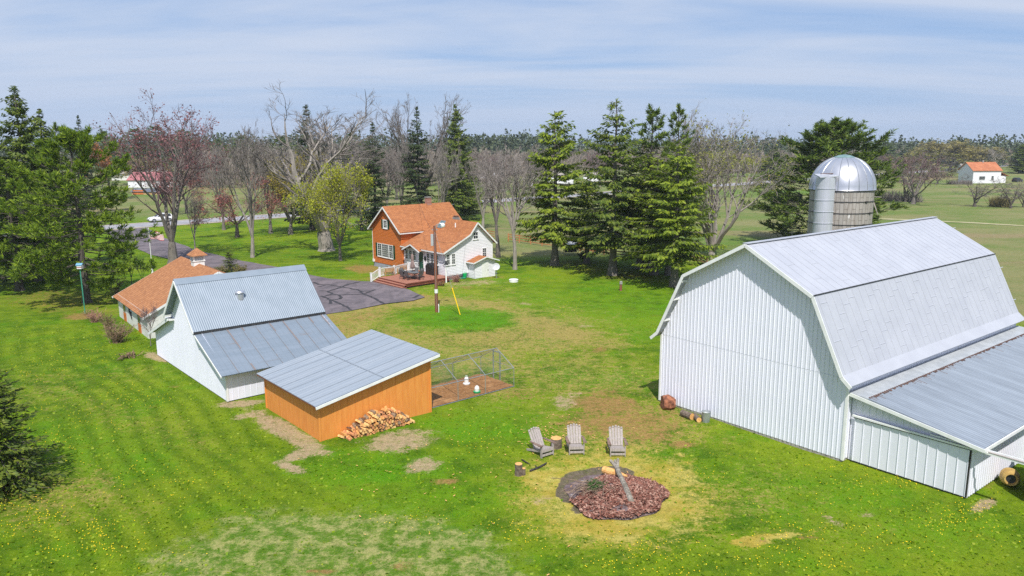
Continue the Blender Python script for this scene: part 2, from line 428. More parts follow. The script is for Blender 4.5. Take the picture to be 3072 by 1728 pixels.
brown=layer([(1810,1215,130,38,1,0,.6),(1850,1265,170,45,.9,0,.6),(1945,1300,90,30,.8,0,.6),(2045,1335,46,12,1,0,.5),(1815,1180,60,18,.8),(1335,1444,44,9,1,0,.3,.3),(1797,1048,26,8,.9),
 (1000,985,70,22,.5),(1075,955,110,16,.6,-12),(990,965,60,16,.6),(1290,890,60,8,.5),(1560,1185,70,14,.55),(965,1716,46,8,1,0,.25,.25),(1205,1698,32,16,.8),(1180,1740,40,8,.8),
 (200,900,190,36,.55),(250,948,62,10,1,0,.4),(330,935,40,10,.5),(1098,808,62,13,1,4,.5),(1125,836,45,7,.7),(1060,840,30,5,.6),(1900,830,190,18,.5,8),(1700,790,120,10,.5),(1400,862,20,6,.6),
 (2423,1612,36,6,1,6,.3,.3),(2290,1618,10,4,1,0,.3,.2),(520,1160,18,4,.6),(60,1450,150,40,.4),(2965,1455,30,10,.6),(1480,830,40,5,.6),(490,1018,16,5,.7)])
pale=layer([(1195,1325,100,30,1,-6,.6,.6),(1268,1398,56,24,1,-14,.6,.6),(1120,1345,40,12,.7),(862,1296,140,27,1,27,.35,.3),(905,1362,62,15,1,-18,.4,.4),(868,1402,46,13,1,15,.4,.4),(720,1212,72,11,1,-4,.4,.4),(745,1245,52,10,.8,-12,.4,.4),
 (472,1072,38,12,1,15,.3,.3),(2950,1515,42,16,.9,-20,.4,.4),(2500,1563,32,10,.7,25,.5,.5),(2600,1545,30,8,.5),(1690,1210,40,26,.75,0,.5),(1720,1185,30,10,.6),(1625,1500,40,14,.5),(1380,850,90,8,.6),(1440,846,60,7,.7),(1580,912,22,3,.8),(1760,978,26,4,.7)])
dark=layer([(1795,1432,112,32,1,-4,.3,.25),(1700,1478,32,34,.9,0,.3,.3),(1735,1528,36,16,.7)])
rough=blob(1010,1745,560,215,1,0,.22,.22)
lush=layer([(1385,955,170,36,1),(1150,1410,230,60,.8),(1420,1280,180,50,.7),(1900,930,300,60,.5),(1700,900,200,30,.4),(300,1350,200,70,.5),(1300,1500,240,60,.5),(2450,1480,300,60,.45,12),(2800,1600,220,60,.5),(1880,1130,70,22,.8),(1700,1120,60,14,.6),(500,900,120,60,.3),(1850,870,200,30,.4)])
dry=np.clip(dry-.8*layer([(1385,955,160,32,1)]),0,1)
field=smn(98,112,GY+.35*np.abs(GX+6)*0)*(1-0)
field=np.where((GX>-6),smn(96,108,GY-.0*GX),smn(150,165,GY))
field=np.where(GX>24,np.maximum(field,smn(58,66,GY)),field)
# mowing lines on the west lawn
q0_=at(160,1005);q1_=at(590,1490);sdir=np.array([q1_.x-q0_.x,q1_.y-q0_.y]);sdir/=np.linalg.norm(sdir)
sv=GX*sdir[1]-GY*sdir[0]+ (fbm(GX*.08,GY*.08,31)-.5)*3
stripe=(.5+.5*np.sin(sv*2*PI/1.25))**1.6*(1-smn(-14,-6,GX+.12*(GY-40)))*(1-smn(58,70,GY))*smn(20,28,GY)
stripe2=(.5+.5*np.sin(GY*2*PI/2.4+fbm(GX*.1,GY*.1,41)*4))*smn(64,72,GY)*(1-smn(105,115,GY))*(1-smn(-22,-14,GX))
stripe=np.maximum(stripe*1.15,stripe2*.7)*(.35+1.0*fbm(GX*.22,GY*.22,51))
nx,ny=len(xs),len(ys)
verts=np.stack([GX,GY,GZ],-1).reshape(-1,3)
ii=np.arange(nx*ny).reshape(ny,nx)
quads=np.stack([ii[:-1,:-1],ii[:-1,1:],ii[1:,1:],ii[1:,:-1]],-1).reshape(-1,4)
gm=bpy.data.meshes.new('ground')
gm.vertices.add(len(verts)); gm.vertices.foreach_set('co',verts.ravel())
gm.loops.add(quads.size); gm.loops.foreach_set('vertex_index',quads.ravel())
gm.polygons.add(len(quads)); gm.polygons.foreach_set('loop_start',np.arange(0,quads.size,4)); 
gm.update(calc_edges=True)
gm.polygons.foreach_set('use_smooth',[True]*len(quads))
def attr(name,a,b,c):
    at_=gm.attributes.new(name,'FLOAT_COLOR','POINT')
    d=np.ones((nx*ny,4)); d[:,0]=a.ravel();d[:,1]=b.ravel();d[:,2]=c.ravel()
    at_.data.foreach_set('color',d.ravel())
attr('mask_a',dry,brown,pale); attr('mask_b',dark,rough,lush); attr('mask_c',ringy,field,stripe)
def grass():
    n=N('lawn'); v=n.coord()
    def at3(k):
        a=n.n('ShaderNodeAttribute'); a.attribute_name=k
        s=n.n('ShaderNodeSeparateColor'); n.l(a.outputs['Color'],s.inputs[0]); return s.outputs
    a=at3('mask_a');b=at3('mask_b');c=at3('mask_c')
    big=n.noise(.09,4,.6,v); mid=n.noise(.7,5,.65,v); fine=n.noise(6,6,.75,v); blade=n.noise(26,4,.8,n.coord('Object',(1,.6,1)))
    col_=n.mix(n.ramp(mid,.34,.66),S(66,102,5),S(118,142,18))
    col_=n.mix(n.math('MULTIPLY',n.ramp(big,.42,.62),.65),col_,S(132,150,26))
    col_=n.mix(n.math('MULTIPLY',n.ramp(n.noise(.25,4,.6,v),.50,.66),.55),col_,S(84,136,4))
    col_=n.mix(n.math('MULTIPLY',b[2],n.ramp(mid,.30,.6)),col_,S(80,140,6))
    # soft brown thatch showing through everywhere
    col_=n.mix(n.math('MULTIPLY',n.ramp(n.noise(1.7,6,.75,v),.56,.72),.5),col_,S(150,142,66))
    col_=n.mix(n.math('MULTIPLY',c[2],.6),col_,S(62,94,2))
    nz2=n.math('ADD',n.math('MULTIPLY',n.noise(2.4,6,.8,v),.55),n.math('MULTIPLY',n.noise(10,5,.8,v),.45))
    nz2=n.ramp(nz2,.36,.64)
    def over(base,mask,cc,lo,hi,amp,nz,k=1.0):
        f=n.ramp(n.math('ADD',mask,n.math('MULTIPLY',n.math('SUBTRACT',nz,.5),amp)),lo,hi)
        f=n.math('MULTIPLY',f,n.ramp(mask,.02,.12))
        return n.mix(n.math('MULTIPLY',f,k),base,cc)
    col_=over(col_,b[1],n.mix(n.ramp(n.noise(1.6,7,.8,v),.42,.62),S(82,120,30),S(178,170,112)),.2,.85,.7,nz2,.85)
    dryc=n.mix(n.ramp(fine,.35,.65),S(190,164,104),S(152,126,70))
    col_=over(col_,a[0],dryc,.28,.85,1.6,n.math('ADD',n.math('MULTIPLY',mid,.5),n.math('MULTIPLY',nz2,.5)),.85)
    col_=over(col_,c[0],n.mix(n.ramp(mid,.35,.65),S(212,190,104),S(188,158,70)),.15,.85,.7,nz2,.85)
    col_=over(col_,n.math('MULTIPLY',a[1],.8),n.mix(n.ramp(fine,.35,.65),S(176,132,88),S(146,104,66)),.2,.85,.8,nz2,.85)
    col_=over(col_,n.math('MULTIPLY',a[2],.78),n.mix(n.ramp(fine,.3,.7),S(202,176,146),S(170,138,112)),.25,.75,.85,nz2,.9)
    col_=over(col_,b[0],n.mix(n.ramp(fine,.35,.7),S(120,104,98),S(88,74,68)),.4,.6,.5,fine,.95)
    # rough hay fields beyond the yard
    fv=n.coord('Object',(.8,1.2,1))
    fc=n.mix(n.ramp(n.noise(.05,5,.65,fv),.40,.60),S(104,124,62),S(138,134,92))
    fc=n.mix(n.math('MULTIPLY',n.ramp(n.noise(.035,4,.6,n.coord('Object',(.4,1.3,1))),.52,.64),.75),fc,S(152,130,104))
    fc=n.mix(n.math('MULTIPLY',n.ramp(n.noise(.022,3,.5,n.coord('Object',(.5,1.1,1))),.52,.62),.8),fc,S(96,128,50))
    fc=n.mix(n.math('MULTIPLY',n.ramp(n.noise(.7,5,.75,v),.46,.70),.6),fc,S(146,132,92))
    col_=n.mix(c[1],col_,fc)
    col_=n.mix(n.math('MULTIPLY',n.ramp(n.noise(2.6,7,.82,v),.48,.62),.55),col_,n.mix(.62,col_,(.035,.075,.002)))
    # blade-scale speckle
    col_=n.mix(n.math('MULTIPLY',n.ramp(blade,.40,.60),.7),col_,n.mix(.5,col_,(.03,.06,.002)))
    col_=n.mix(n.math('MULTIPLY',n.ramp(n.noise(9,6,.85,v),.54,.66),.40),col_,S(186,192,70))
    h=n.math('ADD',n.math('MULTIPLY',blade,.6),n.math('MULTIPLY',fine,.8))
    n.bsdf(col_,.9,0,.12,h,.09,.75)
    return n.m
gm.materials.append(grass())
struct(link('ground',gm),'structure','mown green lawn with worn brown and straw coloured patches','lawn')
# ---------------------------------------------------------------- roads and paving
def sheet(name,pts,m,dz,label,cat,sub=1):
    import bmesh
    b2=bmesh.new(); b2.faces.new([b2.verts.new((p.x,p.y,0)) for p in pts])
    yy=min(p.y for p in pts)+.7
    while yy<max(p.y for p in pts):
        bmesh.ops.bisect_plane(b2,geom=b2.verts[:]+b2.edges[:]+b2.faces[:],plane_co=(0,yy,0),plane_no=(0,1,0)); yy+=.7
    for v in b2.verts: v.co.z=zg(v.co.x,v.co.y)+dz
    bmesh.ops.recalc_face_normals(b2,faces=b2.faces[:])
    if sum(f.normal.z for f in b2.faces)<0: bmesh.ops.reverse_faces(b2,faces=b2.faces[:])
    me=bpy.data.meshes.new(name); b2.to_mesh(me); b2.free(); me.materials.append(m)
    o=link(name,me); return struct(o,'structure',label,cat)
def strip(name,cl,w,m,dz,label=None,cat=None,wob_=0,step=4.0):
    pts=[cl[0]]
    for a,b in zip(cl,cl[1:]):
        k=max(1,int((b-a).length/step)); pts+=[a.lerp(b,(i+1)/k) for i in range(k)]
    bm=MB();L=[];R=[]
    for i,p in enumerate(pts):
        d=(pts[min(i+1,len(pts)-1)]-pts[max(i-1,0)]).normalized(); nrm=Vector((-d.y,d.x,0))
        ww=(w[0]+(w[1]-w[0])*i/(len(pts)-1)) if hasattr(w,'__len__') else w
        for A,s in ((L,1),(R,-1)):
            q=p+nrm*s*(ww/2+(rng.random()-.5)*wob_); A.append(Vector((q.x,q.y,zg(q.x,q.y)+dz)))
    bm.add(L+R,[(i,i+1,len(L)+i+1,len(L)+i)[::-1] for i in range(len(L)-1)])
    return struct(bm.build(name,m),'structure',label,cat)
r0=at(413,677);r1=at(2330,544.5); rd=(r1-r0).normalized()
strip('road',[r0-rd*260,r0,r1,r1+rd*700],7.6,M['road'],.07,'straight grey country road crossing behind the farm','road')
strip('road_shoulder',[r0-rd*260,r0,r1,r1+rd*700],10.5,plain('gravel_shoulder',S(172,160,140),S(150,140,116),1.5,.95),.062,'gravel shoulder beside the country road','shoulder',.5)
strip('driveway',[at(372,683),at(415,714),at(520,757),at(640,787),at(770,811),at(930,850)],(7.0,5.6),M['asphalt'],.058,'narrow asphalt driveway running from the road to the farmyard','driveway',.25,2)
park=[at(*p) for p in [(760,812),(800,808),(931,833),(1010,839),(1083,845),(1125,846),(1180,858),(1226,870),(1275,893),(1240,903),(1153,913),(1100,924),(1050,934),(986,943),(930,960),(780,960)]]
sheet('parking_area',park,M['asphalt'],.064,'cracked purple grey asphalt parking area in front of the deck','parking area')
bm=MB()
def crack(pts,w=.10):
    P=[at(*p) for p in pts]; Q=[P[0]]
    for a,b in zip(P,P[1:]):
        k=max(2,int((b-a).length/.5))
        for i in range(k):
            q=a.lerp(b,(i+1)/k); j=.10 if i<k-1 else 0
            Q.append(q+Vector((rng.uniform(-j,j),rng.uniform(-j,j),0)))
    L=[];R=[]
    for i,p in enumerate(Q):
        d=(Q[min(i+1,len(Q)-1)]-Q[max(i-1,0)]).normalized();nn=Vector((-d.y,d.x,0))*w*rng.uniform(.4,.75)
        z=zg(p.x,p.y)+.076
        L.append((p.x+nn.x,p.y+nn.y,z));R.append((p.x-nn.x,p.y-nn.y,z))
    bm.add(L+R,[(i,len(L)+i,len(L)+i+1,i+1) for i in range(len(L)-1)])
def c8(x,y): return (850+x/5.152,760+y/5.152)
for pl in [[(470,455),(545,490),(690,492),(830,515),(910,530),(1000,490),(1190,450)],[(910,530),(690,595),(760,640),(880,655),(1230,640),(1420,570)],[(690,595),(560,590)],[(760,640),(640,672)],
  [(580,668),(740,730),(860,780),(1000,850),(1040,885)],[(740,730),(730,790)],[(910,530),(1140,570),(1230,600)],[(1230,640),(1400,700),(1500,755),(1555,790)],[(1230,640),(1200,600),(1350,590)],[(860,655),(900,690),(880,715),(750,730)],[(540,530),(640,505)],[(2000,700),(2120,650)]]:
    crack([c8(*p) for p in pl],.24)
struct(bm.build('tar_line',M['tar']),'structure','black tar crack sealing lines across the asphalt parking area','tar lines')
for i,(pl,w,nm) in enumerate([([(2580,654),(2900,668),(3072,678)],2.2,'field_track')]):
    strip(nm,[at(*p) for p in pl],w,plain('worn_track',S(172,162,130),S(148,146,96),.6,.95),.05,'faint worn track through the hay field beyond the barn','track',.6)
strip('side_road',[at(2560,527),at(2700,518),at(2900,512)],6,M['road'],.08,'pale side road beyond the field','road')
strip('footpath',[at(2560,546),at(2730,549),at(2890,551)],1.3,plain('pale_gravel',S(196,188,172),S(180,172,156),1,.95),.06,'thin pale gravel path in front of the white house','path')
# ---------------------------------------------------------------- world and sun
w=bpy.data.worlds.new('World'); sc.world=w; w.use_nodes=True
wt=w.node_tree; wt.nodes.clear()
class WN(N):
    def __init__(s): s.t=wt
W_=WN()
out=W_.n('ShaderNodeOutputWorld'); bg=W_.n('ShaderNodeBackground'); W_.l(bg.outputs[0],out.inputs[0])
sky=W_.n('ShaderNodeTexSky'); sky.sky_type='NISHITA'; sky.sun_disc=False
SUN_EL=math.radians(54); SUN_AZ=math.radians(177)
sky.sun_elevation=SUN_EL; sky.sun_rotation=SUN_AZ; sky.altitude=250; sky.air_density=1.0; sky.dust_density=.3; sky.ozone_density=2.0
g=W_.n('ShaderNodeTexCoord').outputs['Generated']
s=W_.n('ShaderNodeSeparateXYZ'); W_.l(g,s.inputs[0])
# thin cirrus sheets: project the direction onto a high layer so that streaks flatten towards the horizon
zc=W_.math('ADD',W_.math('MAXIMUM',s.outputs[2],0.0),.10)
cx=W_.math('DIVIDE',s.outputs[0],zc); cy=W_.math('DIVIDE',s.outputs[1],zc)
cb=W_.n('ShaderNodeCombineXYZ'); W_.l(cx,cb.inputs[0]); W_.l(cy,cb.inputs[1])
mp=W_.n('ShaderNodeMapping'); W_.l(cb.outputs[0],mp.inputs[0]); mp.inputs[2].default_value=(0,0,math.radians(-14)); mp.inputs[3].default_value=(.22,.62,1); mp.inputs[1].default_value=(3.1,1.7,0)
c1=W_.noise(1.15,6,.55,mp.outputs[0],.6); c2=W_.noise(.45,3,.5,mp.outputs[0],.3)
mp2=W_.n('ShaderNodeMapping'); W_.l(cb.outputs[0],mp2.inputs[0]); mp2.inputs[2].default_value=(0,0,math.radians(-20)); mp2.inputs[3].default_value=(.4,1.5,1)
c3=W_.noise(.8,6,.6,mp2.outputs[0],1.6)
cl=W_.math('ADD',W_.math('ADD',W_.math('MULTIPLY',c1,.46),W_.math('MULTIPLY',c2,.54)),W_.math('MULTIPLY',c3,.16))
cf=W_.ramp(cl,.47,.66)
cloud=W_.n('ShaderNodeMix',data_type='RGBA')
W_.l(W_.math('MULTIPLY',cf,.88),cloud.inputs[0]); blue=W_.n('ShaderNodeMix',data_type='RGBA'); blue.inputs[0].default_value=.75; W_.l(sky.outputs[0],blue.inputs[6]); blue.inputs[7].default_value=(3.0,4.7,8.0,1); W_.l(blue.outputs[2],cloud.inputs[6]); cloud.inputs[7].default_value=(6.2,6.9,8.3,1)
veil=W_.n('ShaderNodeMix',data_type='RGBA'); W_.l(W_.math('MULTIPLY',W_.math('SUBTRACT',1.0,W_.ramp(s.outputs[2],-.02,.12)),.8),veil.inputs[0]); W_.l(cloud.outputs[2],veil.inputs[6]); veil.inputs[7].default_value=(4.3,5.5,7.7,1)
W_.l(veil.outputs[2],bg.inputs[0]); bg.inputs[1].default_value=.082
sun=bpy.data.lights.new('sun','SUN'); sun.energy=4.2; sun.angle=math.radians(.53); sun.color=(1,.965,.90)
so=bpy.data.objects.new('sun',sun); COL.objects.link(so)
sd=Vector((math.sin(SUN_AZ)*math.cos(SUN_EL),math.cos(SUN_AZ)*math.cos(SUN_EL),math.sin(SUN_EL)))
so.rotation_euler=sd.to_track_quat('Z','Y').to_euler(); so.location=(0,0,60)
vs=sc.view_settings; vs.view_transform='Standard'; vs.look='None'; vs.exposure=.32; vs.gamma=1; vs.use_curve_mapping=False
sc.cycles.max_bounces=6; sc.cycles.diffuse_bounces=3; sc.cycles.transparent_max_bounces=12; sc.cycles.use_denoising=False
# ---------------------------------------------------------------- building helpers
def pl(tab):
    """piecewise linear function from a table of (x,y)"""
    def f(x):
        if x<=tab[0][0]: return tab[0][1]
        for (a,ya),(b,yb) in zip(tab,tab[1:]):
            if x<=b: return ya+(yb-ya)*(x-a)/(b-a) if b>a else yb
        return tab[-1][1]
    return f
def ribbed(mb,O,U,V,Nn,u0,u1,period,prof,lo,hi,breaks=()):
    """profiled sheet: prof = [(fraction of period, depth)], edges lo(u), hi(u) along V"""
    O,U,V,Nn=map(Vector,(O,U,V,Nn))
    us=[]; k=int(math.floor((u0)/period))-1
    while k*period<u1+period:
        for fr,dp in prof: us.append(((k+fr)*period,dp))
        k+=1
    us.sort()
    f=pl(us)
    P=[u0]+[u for u,_ in us if u0+1e-4<u<u1-1e-4]+[u1]+[b for b in breaks if u0<b<u1]
    P=sorted(set(P))
    b=len(mb.v)
    for u in P:
        d=f(u); mb.v.append(tuple(O+U*u+V*lo(u)+Nn*d)); mb.v.append(tuple(O+U*u+V*hi(u)+Nn*d))
    for i in range(len(P)-1):
        a=b+2*i; mb.f.append((a,a+2,a+3,a+1))
RIB=[(0,0),(.62,0),(.70,.028),(.84,.028),(.92,0)]
RIB2=[(0,0),(.80,0),(.85,.02),(.93,.02),(.98,0)]
CORR=[(0,0),(.25,.009),(.5,.012),(.75,.009)]
LAP=[(0,.022),(.96,.004),(.965,.022)]       # clapboard: bottom edge stands proud
X=Vector((1,0,0));Y=Vector((0,1,0));Z=Vector((0,0,1))
def gable_roofseg(mb,x0,z0,x1,z1,y0,y1,th=.07):
    """roof plane between two lines parallel to local y"""
    p=[(x0,y0,z0),(x1,y0,z1),(x1,y1,z1),(x0,y1,z0)]
    if x1<x0: p=p[::-1]
    mb.slab(p,th)
def window(par,O,U,V,Nn,w,h,nx=2,ny=2,fr=.065,name='window',split=True,depth=.05):
    """white frame with dark pane; O = lower left corner of the outside of the frame"""
    O,U,V,Nn=map(Vector,(O,U,V,Nn))
    f=MB()
    def bx(a,b,c,d,n0,n1,mb):
        q=[O+U*a+V*c+Nn*n0,O+U*b+V*c+Nn*n0,O+U*b+V*d+Nn*n0,O+U*a+V*d+Nn*n0]
        r=[p+Nn*(n1-n0) for p in q]; mb.hexa(q+r)
    bx(0,fr,0,h,.002,depth,f);bx(w-fr,w,0,h,.002,depth,f);bx(fr,w-fr,0,fr,.002,depth,f);bx(fr,w-fr,h-fr,h,.002,depth,f)
    bx(-.04,w+.04,-.05,-.002,.002,depth+.03,f)
    iw,ih=w-2*fr,h-2*fr
    for i in range(1,nx): x=fr+iw*i/nx; bx(x-.010,x+.010,fr,h-fr,.012,depth-.02,f)
    for j in range(1,ny):
        y=fr+ih*j/ny; t=.028 if (split and j*2==ny) else .010
        bx(fr,w-fr,y-t,y+t,.011,depth-.018,f)
    o=f.build(name,M['white_paint'],par)
    g=MB(); bx(fr-.01,w-fr+.01,fr-.01,h-fr+.01,.004,.010,g); g.build('pane',M['glass'],o)
    return o
# ---------------------------------------------------------------- gambrel barn
barn=T('gambrel_barn','big white metal barn with a gambrel roof and a lean-to on its right','barn',(8.484,42.365,0),-.899)
m=5.5035; LN=20.1; OH=.485; YB=20.54
cs=[(-5.905,3.859),(-5.443,4.253),(-3.77,7.713),(0,9.742),(3.77,7.713),(5.443,4.253),(5.905,3.859)]
rz=pl([(m+a,b-.06) for a,b in cs])
bm=MB()
ribbed(bm,(0,0,0),X,Z,-Y,0,11.007,.229,RIB,lambda u:.12,rz,[m-5.443,m-3.77,m,m+3.77,m+5.443])
ribbed(bm,(11.007,0,0),Y,Z,X,0,LN,.229,RIB,lambda u:.12,lambda u:4.05)
ribbed(bm,(0,0,0),Y,Z,-X,0,LN,.229,RIB,lambda u:.12,lambda u:4.05)
ribbed(bm,(11.007,LN,0),-X,Z,Y,0,11.007,.229,RIB,lambda u:.12,lambda u:rz(11.007-u),[m-5.443,m-3.77,m,m+3.77,m+5.443])
bm.build('wall',M['white_metal'],barn)
for x in (-.01,11.017):
    bm=MB(); bm.box(x-.06,x+.06,-.045,.06,.1,4.0); bm.build('corner_trim',M['white_paint'],barn)
bm=MB(); bm.box(.03,10.98,.01,LN-.03,-.25,.125); bm.build('foundation',M['stone'],barn)
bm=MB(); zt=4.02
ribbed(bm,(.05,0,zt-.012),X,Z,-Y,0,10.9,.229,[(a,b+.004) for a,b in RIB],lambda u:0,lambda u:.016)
bm.build('sheet_lap',plain('lap_shadowline',(.45,.47,.5),(.5,.52,.55),2),barn)  # shadow line of the sheet lap painted as a grey strip
bm=MB()
for (a,za),(b,zb_) in zip(cs,cs[1:]): gable_roofseg(bm,m+a,za,m+b,zb_,-OH,YB,.05)
bm.build('roof',M['barn_roof'],barn)
# standing seams and staggered sheet laps on the two visible slopes
bm=MB()
def onslope(i,t,y,h=0):
    (a,za),(b,zb_)=cs[i],cs[i+1]; d=Vector((b-a,0,zb_-za)); nn=Vector((-(zb_-za),0,b-a)).normalized()
    return Vector((m+a,y,za))+d*t+nn*h
for i in (3,4):
    y=-OH+.3;k=0
    while y<YB-.1:
        t0=.0 if i==4 else .03
        bm.bar(onslope(i,t0,y,.004),onslope(i,.995,y,.004),.035,.022,upd=(.6,0,.8))
        for q in range(2 if i==4 else 1):
            t=((k*.37+q*.5+rng.random()*.12)%1)*.9+.05
            bm.bar(onslope(i,t,y+.02,.004),onslope(i,t,y+.60,.004),.04,.018,upd=(.6,0,.8))
        y+=.62;k+=1
y=-OH+.2
bm.build('roof_seam',M['barn_roof'],barn)
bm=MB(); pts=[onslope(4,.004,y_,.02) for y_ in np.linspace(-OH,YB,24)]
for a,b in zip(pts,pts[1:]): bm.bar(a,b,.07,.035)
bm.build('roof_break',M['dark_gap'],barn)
bm=MB(); bm.bar((m,-OH,9.76),(m,YB,9.76),.30,.03); bm.build('ridge_cap',M['barn_roof'],barn)
bm=MB()
for (a,za),(b,zb_) in zip(cs,cs[1:]):
    bm.bar((m+a,-OH-.03,za-.085),(m+b,-OH-.03,zb_-.085),.035,.17,upd=(0,0,1))
for a,b in ((.2,-.25),(.5,-.25)):
    pass
bm.build('rake_trim',M['white_paint'],barn)
for k in (0.25,.62,.93):
    p=onslope(1,k,0); bm=MB(); bm.bar((p.x,-OH,p.z-.16),(p.x,.05,p.z-.16),.09,.1); bm.build('lookout_rafter',M['white_paint'],barn)
# lean-to
EX0,EX1=11.04,16.25
lz=pl([(11.0,3.42),(12.0,3.30),(16.8,2.47)])
bm=MB()
ribbed(bm,(0,.46,0),X,Z,-Y,EX0,EX1,.305,RIB2,lambda u:.05,lambda u:lz(u)-.12)
ribbed(bm,(EX1,.46,0),Y,Z,X,0,20,.229,RIB,lambda u:.08,lambda u:2.42)
bm.build('lean_to_wall',M['white_metal_shed'],barn)
bm=MB(); bm.slab([(11.03,.07,3.42),(12.0,.07,3.315),(12.0,20.4,3.315),(11.03,20.4,3.42)],.05); bm.build('lean_to_flashing',plain('flashing',(.42,.44,.46),(.34,.36,.38),1.5,.5),barn)
bm=MB()
O=Vector((11.95,.07,3.325)); dd=Vector((16.78-11.95,0,2.47-3.325)); L_=dd.length; dn=dd.normalized(); nn=Vector((-dn.z,0,dn.x))
ribbed(bm,O,Y,dn,nn,0,20.3,.2,[(0,0),(.5,0),(.62,.022),(.8,.022),(.92,0)],lambda u:0.0,lambda u:L_)
bm.slab([O-nn*.01,O-nn*.01+dd,O-nn*.01+dd+Y*20.3,O-nn*.01+Y*20.3],.05)
bm.build('lean_to_roof',M['lean_roof'],barn)
bm=MB(); r2=random.Random(4)
for k in range(100):
    y=k*.2+.14; L1=r2.uniform(.03,.16); p=O+Y*y+nn*.026
    bm.bar(p-dn*.03,p+dn*L1,.11,.006,upd=nn)
    if r2.random()<.35: bm.bar(p+dn*L1,p+dn*(L1+r2.uniform(.1,.5)),.03,.004,upd=nn)
bm.build('rust_streak',M['rust'],barn)
bm=MB(); bm.bar((11.0,.05,3.33),(16.8,.05,2.40),.04,.15); bm.bar((16.82,.05,2.40),(16.82,20.4,2.40),.05,.14); bm.build('lean_to_trim',M['white_paint'],barn)
dr=T('sliding_door','',''); 
for k in ('label','category'): del dr[k]
dr.parent=barn
bm=MB(); ribbed(bm,(0,.36,0),X,Z,-Y,11.25,16.2,.405,[(0,0),(.88,0),(.9,.03),(.96,.03),(.98,0)],lambda u:.10,lambda u:2.16)
bm.box(11.25,16.2,.365,.41,.10,2.16); bm.build('door_panel',M['white_metal_shed'],dr)
bm=MB(); bm.box(16.2,16.24,.33,.42,.1,2.16); bm.box(11.25,16.2,.33,.36,2.165,2.22); bm.build('door_edge',M['black'],dr)
bm=MB(); bm.bar((11.2,.30,2.27),(18.4,.30,2.26),.10,.08); bm.bar((14.6,.36,2.36),(18.4,.34,2.36),.05,.07)
bm.build('door_track',M['white_paint'],barn)
bm=MB(); bm.bar((16.9,.32,2.325),(18.4,.31,2.32),.16,.03); bm.build('track_board',M['old_wood'],barn)
bm=MB(); bm.box(11.1,16.2,.5,20,-.2,.09); bm.build('sill',M['stone'],barn)
# ---------------------------------------------------------------- silo
sil=T('silo','concrete stave silo with a silver dome standing behind the big barn','silo',(26.1,61.2,0))
bm=MB(); bm.lathe((0,0,0),[(2.36,-.3),(2.36,11.0)],48); bm.build('wall',M['staves'],sil,smooth=False)
bm=MB(); pr=[(2.47,10.98)]+[(2.45*math.cos(a)**.9,11.02+2.52*math.sin(a)) for a in np.linspace(0,PI/2*.83,12)]
nseg=20
b0=len(bm.v)
for r,z in pr:
    for j in range(nseg*4):
        a=2*PI*j/(nseg*4); k=1+.0; bm.v.append((r*k*math.cos(a),r*k*math.sin(a),z))
for i in range(len(pr)-1):
    for j in range(nseg*4):
        a0=b0+i*nseg*4+j;a1=b0+i*nseg*4+(j+1)%(nseg*4); bm.f.append((a0,a1,a1+nseg*4,a0+nseg*4))
dome=bm.build('dome',M['silver'],sil,smooth=True)
bm=MB()
for j in range(nseg):
    a=2*PI*(j+.35)/nseg
    bm.tube([(r*1.004*math.cos(a),r*1.004*math.sin(a),z) for r,z in pr],.026,4)
bm.build('dome_rib',plain('dome_rib_metal',(.40,.41,.43),(.34,.35,.37),3,.4,.6),dome)
tr,tz=pr[-1]
bm=MB(); bm.lathe((0,0,0),[(tr+.06,tz-.05),(tr+.05,tz+.02),(tr*.6,tz+.16),(.05,tz+.22)],32); bm.build('cap',M['teal'],sil)
for k in range(9):
    z=11.0-.88*k
    if k==0: z=10.97
    bm=MB(); bm.tube([(2.385*math.cos(a),2.385*math.sin(a),z) for a in np.linspace(0,2*PI,49)],.028 if k else .05,4,False)
    if k: 
        a=-1.35+((k*.23)%.5); bm.bar((2.40*math.cos(a-.05),2.40*math.sin(a-.05),z),(2.40*math.cos(a+.05),2.40*math.sin(a+.05),z),.08,.10)
    bm.build('hoop',M['black'],sil)
ca=Vector((-2.07,-1.84,0)); 
bm=MB(); b0=0
prc=[(.70,-.2)]
for k in range(13):
    z=.6+.88*k
    prc+=[(.70,z-.02),(.735,z-.018),(.735,z+.018),(.70,z+.02)]
prc+=[(.70,12.0)]
bm.lathe(ca,prc,28); ch=bm.build('chute',M['chute'],sil)
bm=MB(); bm.slab([(ca.x-.72,ca.y-.70,12.05),(ca.x+.74,ca.y-.6,12.12),(ca.x+.8,ca.y+1.1,12.25),(ca.x-.5,ca.y+1.1,12.2)],.08); bm.build('chute_hood',M['chute'],ch)
bm=MB(); bm.bar((ca.x-.4,ca.y+.1,12.25),(ca.x+.82,ca.y+.3,12.27),.06,.05); bm.build('hood_edge',M['rust'],ch)
bm=MB(); bm.bar((2.3,-.5,10.4),(2.9,-.6,10.38),.04,.04); bm.bar((2.36,-.5,9.9),(2.75,-.55,9.0),.05,.05); bm.bar((2.36,-.5,10.0),(2.62,-.5,9.4),.04,.04); bm.build('ladder_bracket',M['old_wood'],sil)
